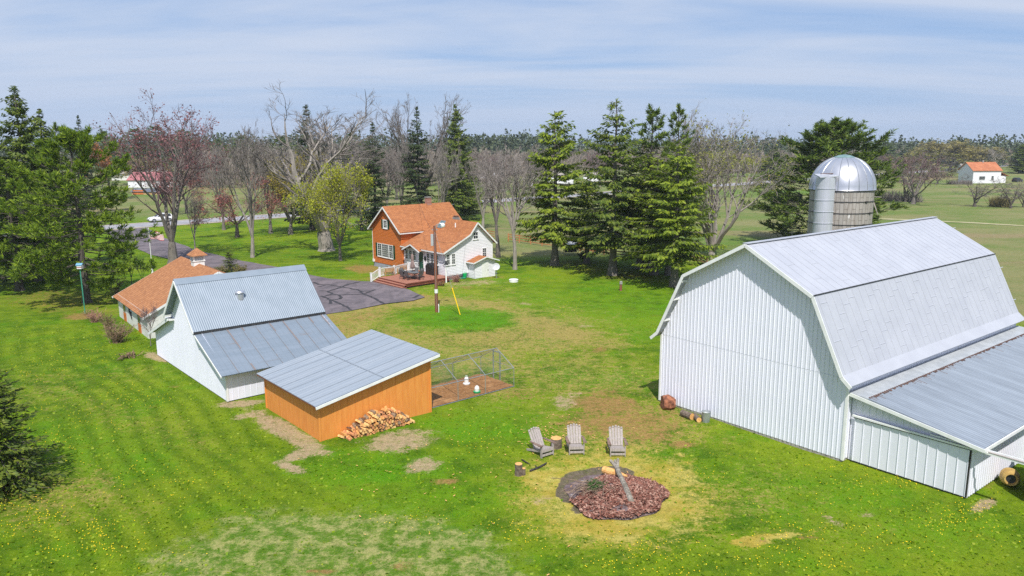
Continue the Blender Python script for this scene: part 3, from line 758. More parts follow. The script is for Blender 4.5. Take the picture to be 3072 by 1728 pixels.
# ---------------------------------------------------------------- white shed barn with two-pitch tin roof
sb=T('shed_barn','white metal barn with a steep blue grey tin roof and a roof vent','barn',(-25.159,52.782,0),-.866)
yb=7.9; YE=8.18
wz=pl([(-.02,1.72),(4.05,3.38),(4.06,3.60),(6.947,6.33),(9.843,3.50),(13.39,1.93)])
bm=MB()
ribbed(bm,(0,0,0),X,Z,-Y,0,13.385,.152,[(0,0),(.55,0),(.65,.016),(.85,.016),(.95,0)],lambda u:.05,wz,[4.05,4.06,6.947,9.843])
ribbed(bm,(13.385,0,0),Y,Z,X,0,yb,.36,[(0,0),(.9,0),(.92,.018),(.96,.018),(.98,0)],lambda u:.06,lambda u:1.93)
ribbed(bm,(0,0,0),Y,Z,-X,0,yb,.36,RIB,lambda u:.05,lambda u:1.72)
ribbed(bm,(13.385,yb,0),-X,Z,Y,0,13.385,.36,RIB,lambda u:.05,lambda u:wz(13.385-u),[13.385-k for k in (4.05,4.06,6.947,9.843)])
bm.build('wall',M['white_metal'],sb)
bm=MB(); bm.box(13.30,13.42,-.04,.08,.05,1.9); bm.build('corner_trim',M['white_paint'],sb)
bm=MB(); bm.box(.05,13.35,.02,yb-.05,-.2,.065); bm.build('base_board',M['dark_gap'],sb)
def roofsheet(a,b,y0,y1,period,prof,mat,name,th=.05,par=None):
    A=Vector((a[0],y0,a[1]));d=Vector((b[0]-a[0],0,b[1]-a[1]));L=d.length;dn=d.normalized()
    nn=Vector((-dn.z,0,dn.x)); 
    if nn.z<0: nn=-nn
    bm=MB(); ribbed(bm,A+nn*.012,Y,dn,nn,0,y1-y0,period,prof,lambda u:0,lambda u:L)
    bm.slab([A,A+d,A+d+Y*(y1-y0),A+Y*(y1-y0)],th,nn)
    return bm.build(name,mat,par),A,dn,nn,L
o,A,dn,nn,L=roofsheet((6.947,6.397),(9.843,3.577),-.5,YE,.13,[(0,0),(.25,.012),(.5,.022),(.75,.012)],M['galv'],'upper_roof',.06,sb)
pp=A+dn*L*.48+Y*3.55
o2,A2,dn2,nn2,L2=roofsheet((9.70,3.47),(13.934,1.755),-.42,YE,.30,[(0,0),(.84,0),(.88,.02),(.94,.02),(.98,0)],M['galv_rust'],'lower_roof',.06,sb)
bm=MB()
for k in range(1,10): bm.bar(A2+Y*(.9*k+.1)+nn2*.03,A2+dn2*L2+Y*(.9*k+.1)+nn2*.03,.035,.03,upd=nn2)
bm.build('roof_seam',plain('seam_dark',(.17,.2,.24),(.22,.2,.2),3,.6),sb)
r2=random.Random(3); orust=plain('old_rust',(.24,.17,.14),(.20,.14,.12),4,.8)
for k,(t0,t1) in ((2,(0,.5)),(2,(.85,1.0)),(5,(0,.25)),(6,(.0,.6)),(8,(0,.2)),(3,(0,.12)),(9,(.0,.3))):
    bm=MB(); y=.9*k+.1+.06; bm.bar(A2+Y*y+dn2*L2*t0+nn2*.022,A2+Y*(y+.02)+dn2*L2*t1+nn2*.022,.05,.006,upd=nn2); bm.build('rust_streak',orust,sb)
bm=MB(); bm.bar((9.83,-.49,3.50),(9.83,YE-.01,3.50),.10,.10); bm.build('roof_gap',M['dark_gap'],sb)
roofsheet((6.947,6.397),(4.137,3.72),-.5,YE,.13,CORR,M['galv'],'upper_roof',.06,sb)
roofsheet((4.35,3.52),(-.55,1.62),-.32,YE,.30,CORR,M['galv'],'lower_roof',.06,sb)
bm=MB(); bm.slab([(6.60,-.52,6.13),(6.947,-.52,6.47),(6.947,YE+.02,6.47),(6.60,YE+.02,6.13)],.02); bm.slab([(6.947,-.52,6.47),(7.30,-.52,6.13),(7.30,YE+.02,6.13),(6.947,YE+.02,6.47)],.02); bm.build('ridge_cap',M['galv'],sb)
bm=MB()
bm.bar((4.1,-.52,3.58),(6.947,-.52,6.27),.04,.20); bm.bar((6.947,-.52,6.27),(9.85,-.52,3.47),.035,.13)
bm.bar((-.55,-.34,1.51),(4.35,-.34,3.40),.04,.17); bm.bar((9.75,-.44,3.38),(13.94,-.44,1.68),.035,.10); bm.box(3.75,4.7,-.34,.0,3.36,3.46)
bm.build('rake_trim',M['white_paint'],sb)
bm=MB(); c=pp
bm.lathe((c.x,c.y,c.z),[(.24,-.25),(.24,.22)],18); v=bm.build('roof_vent',M['silver'],sb)
bm=MB(); bm.lathe((c.x,c.y,c.z),[(.30,.28),(.31,.33),(.24,.42),(.05,.46)],18); bm.lathe((c.x,c.y,c.z),[(.2,.2),(.2,.3)],12); bm.build('vent_hood',M['silver'],v)
# ---------------------------------------------------------------- orange shed
SX,SY,SR=-9.651,36.547,.698
sh=T('coop_shed','small orange plywood shed with a light grey sloping metal roof','shed',(SX,SY,0),SR)
lx,ly=6.662,6.638
hz=lambda x: 2.051+(3.267-2.051)*x/lx
bm=MB(); GR=[(0,0),(.955,0),(.96,-.012),(.99,-.012),(.995,0)]
ribbed(bm,(0,0,0),X,Z,-Y,0,lx,.406,GR,lambda u:-.05,lambda u:hz(u)-.13)
ribbed(bm,(0,ly,0),-Y,Z,-X,0,ly,.406,GR,lambda u:-.05,lambda u:hz(0)-.13)
ribbed(bm,(lx,0,0),Y,Z,X,0,ly,.406,GR,lambda u:-.05,lambda u:hz(lx)-.13)
ribbed(bm,(lx,ly,0),-X,Z,Y,0,lx,.406,GR,lambda u:-.05,lambda u:hz(lx-u)-.13)
bm.build('wall',M['shed_wood'],sh)
for x,y in ((0,0),(lx,0),(0,ly)):
    bm=MB(); bm.box(x-.05,x+.05,y-.035,y+.05,-.05,hz(x)-.14); bm.build('corner_board',M['shed_wood'],sh)
bm=MB(); bm.box(lx-.02,lx+.03,1.9,2.5,.05,.75); bm.build('hatch_opening',M['black'],sh)
x0,x1,y0,y1=-.331,lx+.423,-.345,ly+.352
A=Vector((x0,y0,hz(x0)));d=Vector((x1-x0,0,hz(x1)-hz(x0)));dn=d.normalized();nn=Vector((-dn.z,0,dn.x))
bm=MB(); ribbed(bm,A+nn*.012,Y,dn,nn,0,y1-y0,.305,[(0,0),(.82,0),(.86,.018),(.94,.018),(.98,0)],lambda u:0,lambda u:d.length)
bm.slab([A,A+d,A+d+Y*(y1-y0),A+Y*(y1-y0)],.04,nn); bm.build('roof',M['shed_roof'],sh)
bm=MB()
for k in range(1,9): bm.bar(A+Y*(.82*k-.02)+nn*.022,A+d+Y*(.82*k-.02)+nn*.022,.03,.02,upd=nn)
bm.bar(A+d*.52+nn*.03,A+d*.52+Y*(y1-y0)+nn*.03,.05,.02,upd=nn); bm.build('roof_seam',plain('shed_seam',(.20,.23,.27),(.25,.28,.32),3,.5),sh)
bm=MB(); bm.bar(A-nn*.10+Vector((0,-.01,0)),A+d-nn*.10+Vector((0,-.01,0)),.03,.14); bm.bar(A+Y*(y1-y0)-nn*.1,A+d+Y*(y1-y0)-nn*.1,.03,.14)
bm.bar(A+d-nn*.08,A+d+Y*(y1-y0)-nn*.08,.03,.12); bm.build('fascia',M['white_paint'],sh)
bm=MB(); bm.bar(A-nn*.06,A+Y*(y1-y0)-nn*.06,.03,.06); bm.build('eave_edge',M['brown_band'],sh)
# ---------------------------------------------------------------- garage
ga=T('garage','white garage with a wide orange shingle roof and a louvred cupola','garage',(-34.275,65.648,-.02),-.912)
gl,gw=10.312,11.083; rzg=4.729
kx=(rzg-1.77)/(gw/2+.36)
bm=MB()
bm.box(0,gl,0,.1,-.15,1.96); bm.box(0,gl,gw-.1,gw,-.15,1.96)
for x in (0,gl-.1):
    bm.add([(x,.1,-.15),(x+.1,.1,-.15),(x+.1,gw-.1,-.15),(x,gw-.1,-.15),(x,.1,1.9),(x+.1,.1,1.9),(x+.1,gw-.1,1.9),(x,gw-.1,1.9),(x,gw/2,rzg-.15),(x+.1,gw/2,rzg-.15)],
      [(0,3,7,8,4),(1,5,9,6,2),(0,4,5,1),(3,2,6,7),(4,8,9,5),(7,6,9,8),(0,1,2,3)])
bm.build('wall',M['cream_wall'],ga)
bm=MB(); a0,a1=-.219,gl+.219
bm.slab([(a0,-.36,1.77),(a1,-.36,1.77),(a1,gw/2,rzg),(a0,gw/2,rzg)],.06); bm.slab([(a0,gw/2,rzg),(a1,gw/2,rzg),(a1,gw+.36,1.77),(a0,gw+.36,1.77)],.06)
slope_uv(bm.build('roof',M['shingle_garage'],ga))
for x in (a0-.02,a1+.02):
    bm=MB(); bm.bar((x,-.40,1.66),(x,gw/2,rzg-.10),.035,.16); bm.bar((x,gw/2,rzg-.10),(x,gw+.4,1.66),.035,.16); bm.build('rake_trim',M['white_paint'],ga)
for x in (1.95,7.2):
    w_=.92
    bm=MB(); bm.box(x,x+w_,-.035,-.002,-.02,.72); d_=bm.build('door',M['orange_door'],ga,'orange panel door with a dark window above it')
    bm=MB(); bm.box(x,x+w_,-.03,-.002,.735,1.5); f_=bm.build('window',plain('window_trim',(.45,.42,.38),(.35,.33,.3),3),d_)
    bm=MB(); bm.box(x+.08,x+w_-.08,-.036,-.031,.80,1.42); bm.build('pane',M['glass'],d_)
bm=MB(); bm.tube([(4.4,-.04,1.45),(4.6,-.05,1.15),(4.9,-.05,1.05),(5.0,-.05,.85),(5.15,-.05,.62)],[.05,.08,.10,.05,.03],5); bm.tube([(4.9,-.05,1.05),(5.1,-.05,1.25)],.05,5); bm.build('wall_ornament',M['black'],ga)
cu=T('cupola','',''); 
for k in ('label','category'): del cu[k]
cu.parent=ga; cu.location=(4.95,gw/2,0)
bm=MB(); bm.box(-.44,.44,-.44,.44,4.0,4.92); bm.box(-.5,.5,-.5,.5,4.92,4.98)
for x in (-.42,.42):
    for y in (-.42,.42): bm.box(x-.06,x+.06,y-.06,y+.06,4.98,5.38)
bm.box(-.47,.47,-.47,.47,5.36,5.42); bm.build('cupola_base',M['white_paint'],cu)
bm=MB()
for k in range(5):
    z=5.0+.07*k
    for s in (-1,1):
        bm.slab([(-.36,s*.40,z+.05),(.36,s*.40,z+.05),(.36,s*.44,z),(-.36,s*.44,z)],.012); bm.slab([(s*.40,-.36,z+.05),(s*.40,.36,z+.05),(s*.44,.36,z),(s*.44,-.36,z)],.012)
bm.box(-.34,.34,-.34,.34,4.97,5.38); bm.build('louvre',plain('louvre_white',(.66,.66,.66),(.6,.6,.6),3),cu)
bm=MB(); e=.68; ap=(0,0,6.05)
P4=[(-e,-e,5.44),(e,-e,5.44),(e,e,5.44),(-e,e,5.44)]
bm.add(P4+[ap]+[(x,y,5.40) for x,y,_ in P4],[(0,1,4),(1,2,4),(2,3,4),(3,0,4),(8,7,6,5),(0,5,6,1),(1,6,7,2),(2,7,8,3),(3,8,5,0)])
slope_uv(bm.build('cupola_roof',M['shingle_garage'],cu))
# ---------------------------------------------------------------- farmhouse
ho=T('farmhouse','farmhouse with an orange clad gable wing, a white wing and an orange shingle roof','house',(-17.214,94.769,0),-.854)
wm,lm=6.337,9.15; he,hr=4.378,7.244; mx=wm/2; oxm,oym=.406,.394; sl=(hr-he)/(mx+oxm)
zm=lambda x: hr-sl*abs(x-mx)
def hlo(z):   # half width of the gable at height z
    return mx if z<zm(0)-.1 else max(0,mx-(z-(zm(0)-.1))/sl)
zs=zm(0)-.1; top=hr-.1
bm=MB()
ribbed(bm,(mx,0,0),Z,X,-Y,.25,top,.17,LAP,lambda u:-hlo(u),lambda u:hlo(u),[zs])
bm.build('wall',M['orange_siding'],ho,'orange clapboard front gable wall')
bm=MB()
ribbed(bm,(wm,0,0),Z,Y,X,.25,he+.25,.17,LAP,lambda u:0,lambda u:lm); ribbed(bm,(0,0,0),Z,Y,-X,.25,he+.25,.17,LAP,lambda u:0,lambda u:lm)
ribbed(bm,(mx,lm,0),Z,X,Y,.25,top,.17,LAP,lambda u:-hlo(u),lambda u:hlo(u),[zs])
bm.build('side_wall',M['orange_siding'],ho)
bm=MB(); bm.box(.03,wm-.03,.02,lm,-.9,.26); bm.build('foundation',M['found'],ho)
bm=MB()
for x,y in ((0,-.015),): bm.box(x-.03,x+.05,y-.02,y+.05,.25,he+.2)
bm.build('corner_board',M['white_paint'],ho)
bm=MB(); yl=9.54
bm.slab([(-oxm,-oym,he),(mx,-oym,hr),(mx,yl,hr),(-oxm,yl,he)][::-1],.06); bm.slab([(mx,-oym,hr),(wm+oxm,-oym,he),(wm+oxm,yl,he),(mx,yl,hr)][::-1],.06)
rf=bm.build('roof',M['shingle'],ho)
# white wing
X1=14.61; y0,y1=.392,7.1; X2=X1+.349; hw,yw=5.928,4.726; yk,hk=3.666,4.641; ye,hef=-.117,2.855; yb_,heb=7.515,3.348
wzf=pl([(ye,hef-.07),(yk,hk-.07),(yw,hw-.09),(yb_,heb-.07)])
bm=MB()
# gable end: courses clipped by the curved roof line
def ylo(z):
    if z<=wzf(y0): return y0
    z_=min(z,hw-.1)
    return (ye+(z_-(hef-.07))/(hk-hef)*(yk-ye)) if z_<hk-.07 else yk+(z_-(hk-.07))/(hw-.09-hk+.07)*(yw-yk)
def yhi(z):
    if z<=wzf(y1): return y1
    return yb_-(min(z,hw-.1)-(heb-.07))/(hw-.09-heb+.07)*(yb_-yw)
ribbed(bm,(X1,0,0),Z,Y,X,.2,hw-.1,.17,LAP,ylo,lambda u:max(ylo(u),yhi(u)),[wzf(y0),wzf(y1),hk-.07])
ribbed(bm,(0,y0,0),Z,X,-Y,.2,2.98,.17,LAP,lambda u:wm+.02,lambda u:X1); ribbed(bm,(0,y1,0),Z,X,Y,.2,3.5,.17,LAP,lambda u:wm+.02,lambda u:X1)
bm.build('wall',M['white_siding'],ho,'white clapboard wall of the side wing')
bm=MB(); bm.box(X1-.05,X1+.035,y0-.035,y0+.05,.18,2.9); bm.build('corner_board',M['white_paint'],ho); bm=MB(); bm.box(X1-.05,X1+.035,y1-.05,y1+.035,.18,3.5); bm.build('corner_board',M['white_paint'],ho)
bm=MB(); bm.box(wm+.1,X1-.03,y0+.03,y1-.03,-.9,.21); bm.build('foundation',M['found'],ho,'grey block foundation of the white wing')
bm=MB()
xr=mx+(hr-hw)/sl-.1; xk=mx+(hr-hk)/sl-.1
bm.slab([(wm-.04,ye,hef),(X2,ye,hef),(X2,yk,hk),(xk,yk,hk),(wm-.04,yk-.45,hk-.21)],.06)
bm.slab([(xk,yk,hk),(X2,yk,hk),(X2,yw,hw),(xr,yw,hw)],.06)
bm.slab([(xr,yw,hw),(X2,yw,hw),(X2,yb_,heb),(wm-.3,yb_,heb)],.06)
rw=bm.build('roof',M['shingle'],ho,'orange shingle roof of the white wing'); 
bm=MB()
bm.slab([(7.25,-.45,2.60),(8.97,-.45,3.32),(8.97,1.2,3.32),(7.25,1.2,2.60)][::-1],.05); bm.slab([(8.97,-.45,3.32),(10.75,-.45,2.60),(10.75,1.2,2.60),(8.97,1.2,3.32)][::-1],.05)
rg=bm.build('entry_roof',M['shingle'],ho)
for o in (rf,rw,rg): slope_uv(o)
bm=MB()
bm.bar((-oxm-.02,-oym-.03,he-.09),(mx,-oym-.03,hr-.10),.04,.17); bm.bar((mx,-oym-.03,hr-.10),(wm+oxm+.02,-oym-.03,he-.09),.04,.17)
bm.bar((X2+.03,ye,hef-.08),(X2+.03,yk,hk-.09),.035,.16); bm.bar((X2+.03,yk,hk-.09),(X2+.03,yw,hw-.10),.035,.16); bm.bar((X2+.03,yw,hw-.10),(X2+.03,yb_+.02,heb-.08),.035,.16)
bm.bar((10.7,ye-.03,hef-.08),(X2,ye-.03,hef-.08),.035,.12); bm.bar((wm+.03,ye-.03,hef-.08),(7.3,ye-.03,hef-.08),.035,.12)
bm.bar((7.2,-.48,2.51),(8.97,-.48,3.23),.04,.14); bm.bar((8.97,-.48,3.23),(10.8,-.48,2.51),.04,.14); 
bm.bar((-.42,-oym,he-.1),(-.42,yl,he-.1),.04,.14); bm.bar((wm+oxm+.02,-oym,he-.1),(wm+oxm+.02,yl,he-.1),.03,.12)
bm.build('roof_trim',M['white_paint'],ho)
bm=MB(); bm.slab([(7.5,y0-.05,2.55),(10.5,y0-.05,2.55),(8.97,y0-.05,3.2)],.04,(0,-1,0)); bm.build('entry_gable',M['white_siding'],ho)
bm=MB(); bm.box(-.9,-.05,1.0,3.2,2.6,2.68); bm.box(-.85,-.05,1.05,3.1,.1,2.58); bm.build('bay',M['white_siding'],ho)
# windows
def wfront(x0,x1,z0,z1,nx,ny,y=-.022,**k): return window(ho,(x0,y,z0),X,Z,-Y,x1-x0,z1-z0,nx,ny,**k)
wfront(1.13,2.12,1.08,2.70,2,6); wfront(2.12,3.72,1.06,2.70,5,6,split=False); wfront(3.72,4.66,1.06,2.70,2,6)
wfront(2.60,3.58,4.60,5.68,2,4,fr=.13)
for a,b,c,d in ((.74,1.10,1.06,2.70),(4.69,5.05,1.06,2.70),(2.22,2.57,4.58,5.68),(3.62,3.98,4.58,5.68)):
    bm=MB(); bm.box(a,b,-.06,-.022,c,d)
    k=c+.08
    while k<d-.08: bm.box(a+.05,b-.05,-.068,-.06,k,k+.04); k+=.07
    bm.build('shutter',M['shutter'],ho)
for a,b in ((6.68,7.28),(7.48,8.10),(8.24,8.92),(11.05,11.68),(11.86,12.48),(12.72,13.34)): wfront(a,b,1.27,2.46,2,4,y=y0-.022,fr=.075)
for a,b,c,d,q in ((.46,1.00,1.40,2.66,4),(1.18,1.73,1.40,2.66,4),(4.26,5.02,3.96,4.82,2),(5.56,6.22,1.80,2.88,4)): window(ho,(X1+.022,a,c),Y,Z,X,b-a,d-c,2,q,fr=.075)
# door
bm=MB(); bm.box(9.55,10.42,y0-.07,y0-.02,.26,2.44); dr=bm.build('door',M['green_paint'],ho,'green entry door with a tall upper pane')
bm=MB(); bm.box(9.68,9.96,y0-.078,y0-.071,1.3,2.3); bm.box(10.02,10.30,y0-.078,y0-.071,1.3,2.3); bm.build('pane',M['glass'],dr)
bm=MB(); bm.box(10.32,10.37,y0-.11,y0-.07,1.1,1.2); bm.build('handle',M['silver'],dr)
bm=MB()
for a,b,c,d in ((9.45,9.55,.26,2.52),(10.42,10.52,.26,2.52),(9.55,10.42,2.44,2.52)): bm.box(a,b,y0-.08,y0-.02,c,d)
bm.build('door_trim',M['white_paint'],ho)
bm=MB(); bm.lathe((10.78,y0-.06,1.75),[(.2,-.02),(.2,.02)],16); o=bm.build('wall_plaque',M['black'],ho)
for v in o.data.vertices: v.co=Vector((10.78+(v.co.x-10.78),y0-.06+(v.co.z-1.75),1.75+(v.co.y-(y0-.06))*1.3))
bm=MB(); bm.box(6.62,6.86,y0-.16,y0-.03,2.36,2.52); bm.build('eave_lamp',M['black'],ho)
bm=MB(); bm.box(.12,.4,-.2,-.03,.30,.62); bm.build('meter_box',M['white_plastic'],ho)
# roof fittings
bm=MB(); bm.box(mx-.3,mx+.3,5.95,6.55,6.6,8.02); bm.build('chimney',M['brick'],ho)
bm=MB(); bm.box(mx-.36,mx+.36,5.89,6.61,8.022,8.10); bm.build('chimney_cap',M['concrete'],ho)
bm=MB(); bm.box(9.85,10.6,5.0,5.5,5.3,6.12); bm.build('chimney',M['concrete'],ho,'short grey block chimney behind the wing ridge')
bm=MB(); bm.box(9.95,10.5,5.05,5.45,6.125,6.30); bm.build('chimney_cap',M['rust'],ho)
kk=(hw-hk)/(yw-yk); S1=lambda y: hk+kk*(y-yk)
bm=MB(); bm.slab([(8.35,3.78,S1(3.78)+.12),(9.3,3.78,S1(3.78)+.12),(9.3,4.42,S1(4.42)+.12),(8.35,4.42,S1(4.42)+.12)],.12); sk=bm.build('skylight',plain('skylight_frame',(.25,.28,.30),(.2,.22,.24),3,.4),ho)
bm=MB(); bm.slab([(8.43,3.83,S1(3.83)+.128),(9.22,3.83,S1(3.83)+.128),(9.22,4.37,S1(4.37)+.128),(8.43,4.37,S1(4.37)+.128)],.006); bm.build('pane',plain('skylight_glass',(.10,.17,.18),(.07,.12,.13),.5,.05,spec=.8),sk)
bm=MB(); bm.tube([(11.6,4.1,4.9),(11.6,4.1,5.62)],.07,10); bm.build('vent_pipe',M['white_plastic'],ho)
bm=MB(); bm.box(9.6,9.95,2.0,2.25,3.7,3.92); bm.build('roof_vent',M['rust'],ho)
# utility porch on the gable end
up=MB(); px0,px1,py0,py1=X1+.05,X1+1.15,3.55,6.55
ribbed(up,(px0,py0,0),Z,X,-Y,-.5,1.55,.17,LAP,lambda u:0,lambda u:px1-px0); ribbed(up,(px0,py1,0),Z,X,Y,-.5,1.55,.17,LAP,lambda u:0,lambda u:px1-px0)
zr=pl([(py0,1.58),((py0+py1)/2,2.02),(py1,1.58)])
ribbed(up,(px1,0,0),Z,Y,X,-.5,2.0,.17,LAP,lambda u: py0 if u<1.55 else py0+(u-1.55)/.45*1.5,lambda u: py1 if u<1.55 else py1-(u-1.55)/.45*1.5,[1.55])
pw=up.build('porch',M['white_siding'],ho,'white clapboard utility porch with a small gable roof')
bm=MB(); ym=(py0+py1)/2
bm.slab([(px0,py0-.35,1.55),(px1+.35,py0-.35,1.55),(px1+.35,ym,2.12),(px0,ym,2.12)],.05); bm.slab([(px0,ym,2.12),(px1+.35,ym,2.12),(px1+.35,py1+.35,1.55),(px0,py1+.35,1.55)],.05)
slope_uv(bm.build('porch_roof',M['shingle'],pw))
bm=MB(); bm.bar((px1+.37,py0-.37,1.48),(px1+.37,ym,2.05),.035,.12); bm.bar((px1+.37,ym,2.05),(px1+.37,py1+.37,1.48),.035,.12); bm.bar((px0,py0-.37,1.48),(px1+.37,py0-.37,1.48),.035,.12); bm.build('porch_trim',M['white_paint'],pw)
bm=MB(); bm.box(px1+.025,px1+.05,4.55,5.55,-.42,1.45); bm.build('porch_door',M['white_plastic'],pw)
bm=MB(); bm.box(px1+.05,px1+.09,5.4,5.46,.45,.55); bm.build('door_handle',M['black'],pw)
bm=MB(); bm.box(px0,px1,py0+.03,py1-.03,-.9,-.49); bm.build('porch_base',M['found'],pw)
bm=MB(); bm.bar((X1+.06,2.0,.05),(X1+.06,3.4,.12),.05,.05); bm.bar((X1+.06,.6,-.05),(X1+.06,2.9,.0),.04,.04); bm.build('wall_pipe',M['black'],ho)
HM=Matrix.Translation((-17.214,94.769,0))@Matrix.Rotation(-.854,4,'Z')
def H(x,y,z=0): return HM@Vector((x,y,z))
# ---------------------------------------------------------------- deck
ZD=.26
dk=T('deck','reddish brown wooden deck with steps in front of the white wing','deck',(-17.214,94.769,0),-.854)
dp=[(10.3,-5.55),(15.75,-5.55),(15.6,.33),(9.1,.33),(9.1,-.9),(10.3,-3.5)]
bm=MB()
# boards run parallel to the long edge
y=-5.55
def xl(y): return 10.3 if y<-3.5 else (10.3+(9.1-10.3)*(y+3.5)/2.6 if y<-.9 else 9.1)
while y<.33:
    ya=min(y+.135,.33); bm.hexa([(xl(y),y,ZD-.04),(15.75-(y+5.55)*.025,y,ZD-.04),(15.75-(y+5.55)*.025,ya,ZD-.04),(xl(ya),ya,ZD-.04),(xl(y),y,ZD),(15.75-(y+5.55)*.025,y,ZD),(15.75-(y+5.55)*.025,ya,ZD),(xl(ya),ya,ZD)]); y+=.145
bm.build('floor_boards',M['deck'],dk)
bm=MB()
x=0.0
A=Vector((15.73,-5.5,0));B=Vector((15.58,.3,0))
k=0
while k*.16<5.7:
    p=A.lerp(B,k*.16/5.8); q=A.lerp(B,(k*.16+.13)/5.8); bm.hexa([(p.x-.03,p.y,-.12),(p.x,p.y,-.12),(q.x,q.y,-.12),(q.x-.03,q.y,-.12),(p.x-.03,p.y,ZD-.05),(p.x,p.y,ZD-.05),(q.x,q.y,ZD-.05),(q.x-.03,q.y,ZD-.05)]); k+=1
bm.bar((15.76,-5.5,ZD-.06),(15.61,.3,ZD-.06),.03,.12); bm.build('skirt',M['deck_dark'],dk)
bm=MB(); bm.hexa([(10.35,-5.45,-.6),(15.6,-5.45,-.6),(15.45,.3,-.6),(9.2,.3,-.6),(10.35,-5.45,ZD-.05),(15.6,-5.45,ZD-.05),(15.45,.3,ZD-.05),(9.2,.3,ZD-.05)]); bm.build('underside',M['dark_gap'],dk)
for i,(yy,zz) in enumerate(((-5.85,.09),(-6.17,-.09))):
    bm=MB(); bm.box(10.15,15.75,yy,yy+.31,zz-.04,zz); bm.box(10.15,15.75,yy+.02,yy+.06,zz-.2,zz-.045); bm.build('step',M['deck'],dk)
bm=MB()
for yy,zz in ((-5.52,.22),(-5.83,.05)): bm.box(10.2,15.7,yy-.02,yy,zz-.17,zz)
bm.box(15.66,15.74,-6.15,-5.5,-.45,-.11); bm.build('riser',M['deck_dark'],dk)
rl=T('deck_railing','white picket railing along the left edge of the wooden deck','railing',(-17.214,94.769,0),-.854)
posts=[(9.85,-6.25,-.32),(10.3,-5.42,ZD),(10.25,-3.5,ZD),(9.15,-.95,ZD)]
for x,y,z in posts:
    bm=MB(); bm.box(x-.075,x+.075,y-.075,y+.075,z-.05,z+1.02); bm.box(x-.095,x+.095,y-.095,y+.095,z+1.02,z+1.07); bm.build('post',M['white_paint'],rl)
ends=posts+[(9.6,.25,ZD)]
for a,b in zip(ends,ends[1:]):
    A=Vector(a);B=Vector(b); bm=MB(); bm.bar(A+Z*.92,B+Z*.92,.08,.06); bm.bar(A+Z*.14,B+Z*.14,.05,.06); bm.build('rail',M['white_paint'],rl)
    n_=int((B-A).length/.15)
    bm=MB()
    for k in range(1,n_):
        p=A.lerp(B,k/n_); bm.box(p.x-.02,p.x+.02,p.y-.02,p.y+.02,p.z+.16,p.z+.9)
    bm.build('balusters',M['white_paint'],rl)
# ---------------------------------------------------------------- things on the deck
def patio_chair(name='patio_chair'):
    t=T(name,'x','chair')
    bm=MB(); bm.slab([(-.25,-.25,.43),(.25,-.25,.43),(.25,.22,.40),(-.25,.22,.40)],.03); bm.build('seat',M['sling'],t)
    bm=MB(); bm.slab([(-.25,.22,.42),(.25,.22,.42),(.25,.40,.98),(-.25,.40,.98)],.03); bm.build('backrest',M['sling'],t)
    for s in (-1,1):
        bm=MB(); bm.tube([(s*.28,-.30,0),(s*.29,-.26,.62),(s*.29,.05,.65),(s*.28,.30,.64)],.022,5); bm.tube([(s*.28,.38,0),(s*.28,.22,.45),(s*.27,.42,1.02)],.022,5); bm.build('side_frame',M['black'],t)
    bm=MB(); bm.tube([(-.27,.42,1.02),(.27,.42,1.02)],.02,5); bm.tube([(-.28,-.26,.42),(.28,-.26,.42)],.018,5); bm.build('cross_bar',M['black'],t)
    return t
def c5(x,y): return 1050+x/7.246,680+y/7.246
tcx=at(*c5(1340,1105),ZD+.1)
hl=HM.inverted()@tcx; tx,ty=hl.x,hl.y
tb=T('patio_table','dark glass topped patio table in the middle of the deck','table',H(tx,ty,ZD),-.854+.15)
bm=MB(); bm.box(-.95,.95,-.52,.52,.70,.735); bm.build('table_top',M['table_glass'],tb)
bm=MB()
for a,b in (((-.95,-.52),(.95,-.52)),((.95,-.52),(.95,.52)),((.95,.52),(-.95,.52)),((-.95,.52),(-.95,-.52))): bm.bar((*a,.70),(*b,.70),.05,.05)
bm.build('table_rim',M['black'],tb)
for sx in (-1,1):
    for sy in (-1,1):
        bm=MB(); bm.tube([(sx*.85,sy*.44,0),(sx*.80,sy*.40,.70)],.03,6); bm.build('leg',M['black'],tb)
pc=patio_chair()
spots=[(-1.15,-.1,PI/2,'black sling patio chair at the end of the table nearest the railing'),(-.45,-.75,PI,'black sling patio chair at the table, nearest the deck steps'),(.35,-.78,PI,'black sling patio chair between two others on the step side of the table'),(1.2,.0,-PI/2,'black sling patio chair at the table end nearest the covered grill'),(-.4,.80,0,'black sling patio chair behind the table, near the wooden bench'),(.45,.82,0,'black sling patio chair behind the table beside the folded umbrella')]
for i,(a,b,r_,lb) in enumerate(spots):
    c=pc if i==0 else copy_tree(pc)
    r0_=-.854+.15; q=H(tx,ty,ZD)+Matrix.Rotation(r0_,3,'Z')@Vector((a,b,0)); c.location=q; c.rotation_euler=(0,0,r0_+r_); c['label']=lb; c['group']='patio chairs on the deck'
um=T('patio_umbrella','folded taupe patio umbrella standing in the table on the deck','umbrella',H(tx+.1,ty+.1,ZD))
bm=MB(); bm.tube([(0,0,0),(0,0,2.75)],.025,8); bm.build('pole',M['black'],um)
bm=MB()
prf=[(.05,2.72),(.13,2.5),(.15,2.1),(.12,1.95),(.21,1.6),(.26,1.3),(.20,1.1),(.06,1.05)]
bm.lathe((0,0,0),prf,14); 
for i,v in enumerate(bm.v):
    a=math.atan2(v[1],v[0]); k=1+.22*math.sin(a*5+v[2]*2); bm.v[i]=(v[0]*k,v[1]*k,v[2])
bm.build('canopy',M['cloth_grey'],um)
bm=MB(); bm.lathe((0,0,0),[(.25,0),(.25,.06),(.06,.1)],16); bm.build('base',M['black'],um)
gp=HM.inverted()@at(*c5(1740,1050),ZD)
gr=T('covered_grill','barbecue grill under a black cover by the house wall','grill',H(gp.x-.1,gp.y+.35,ZD),-.854)
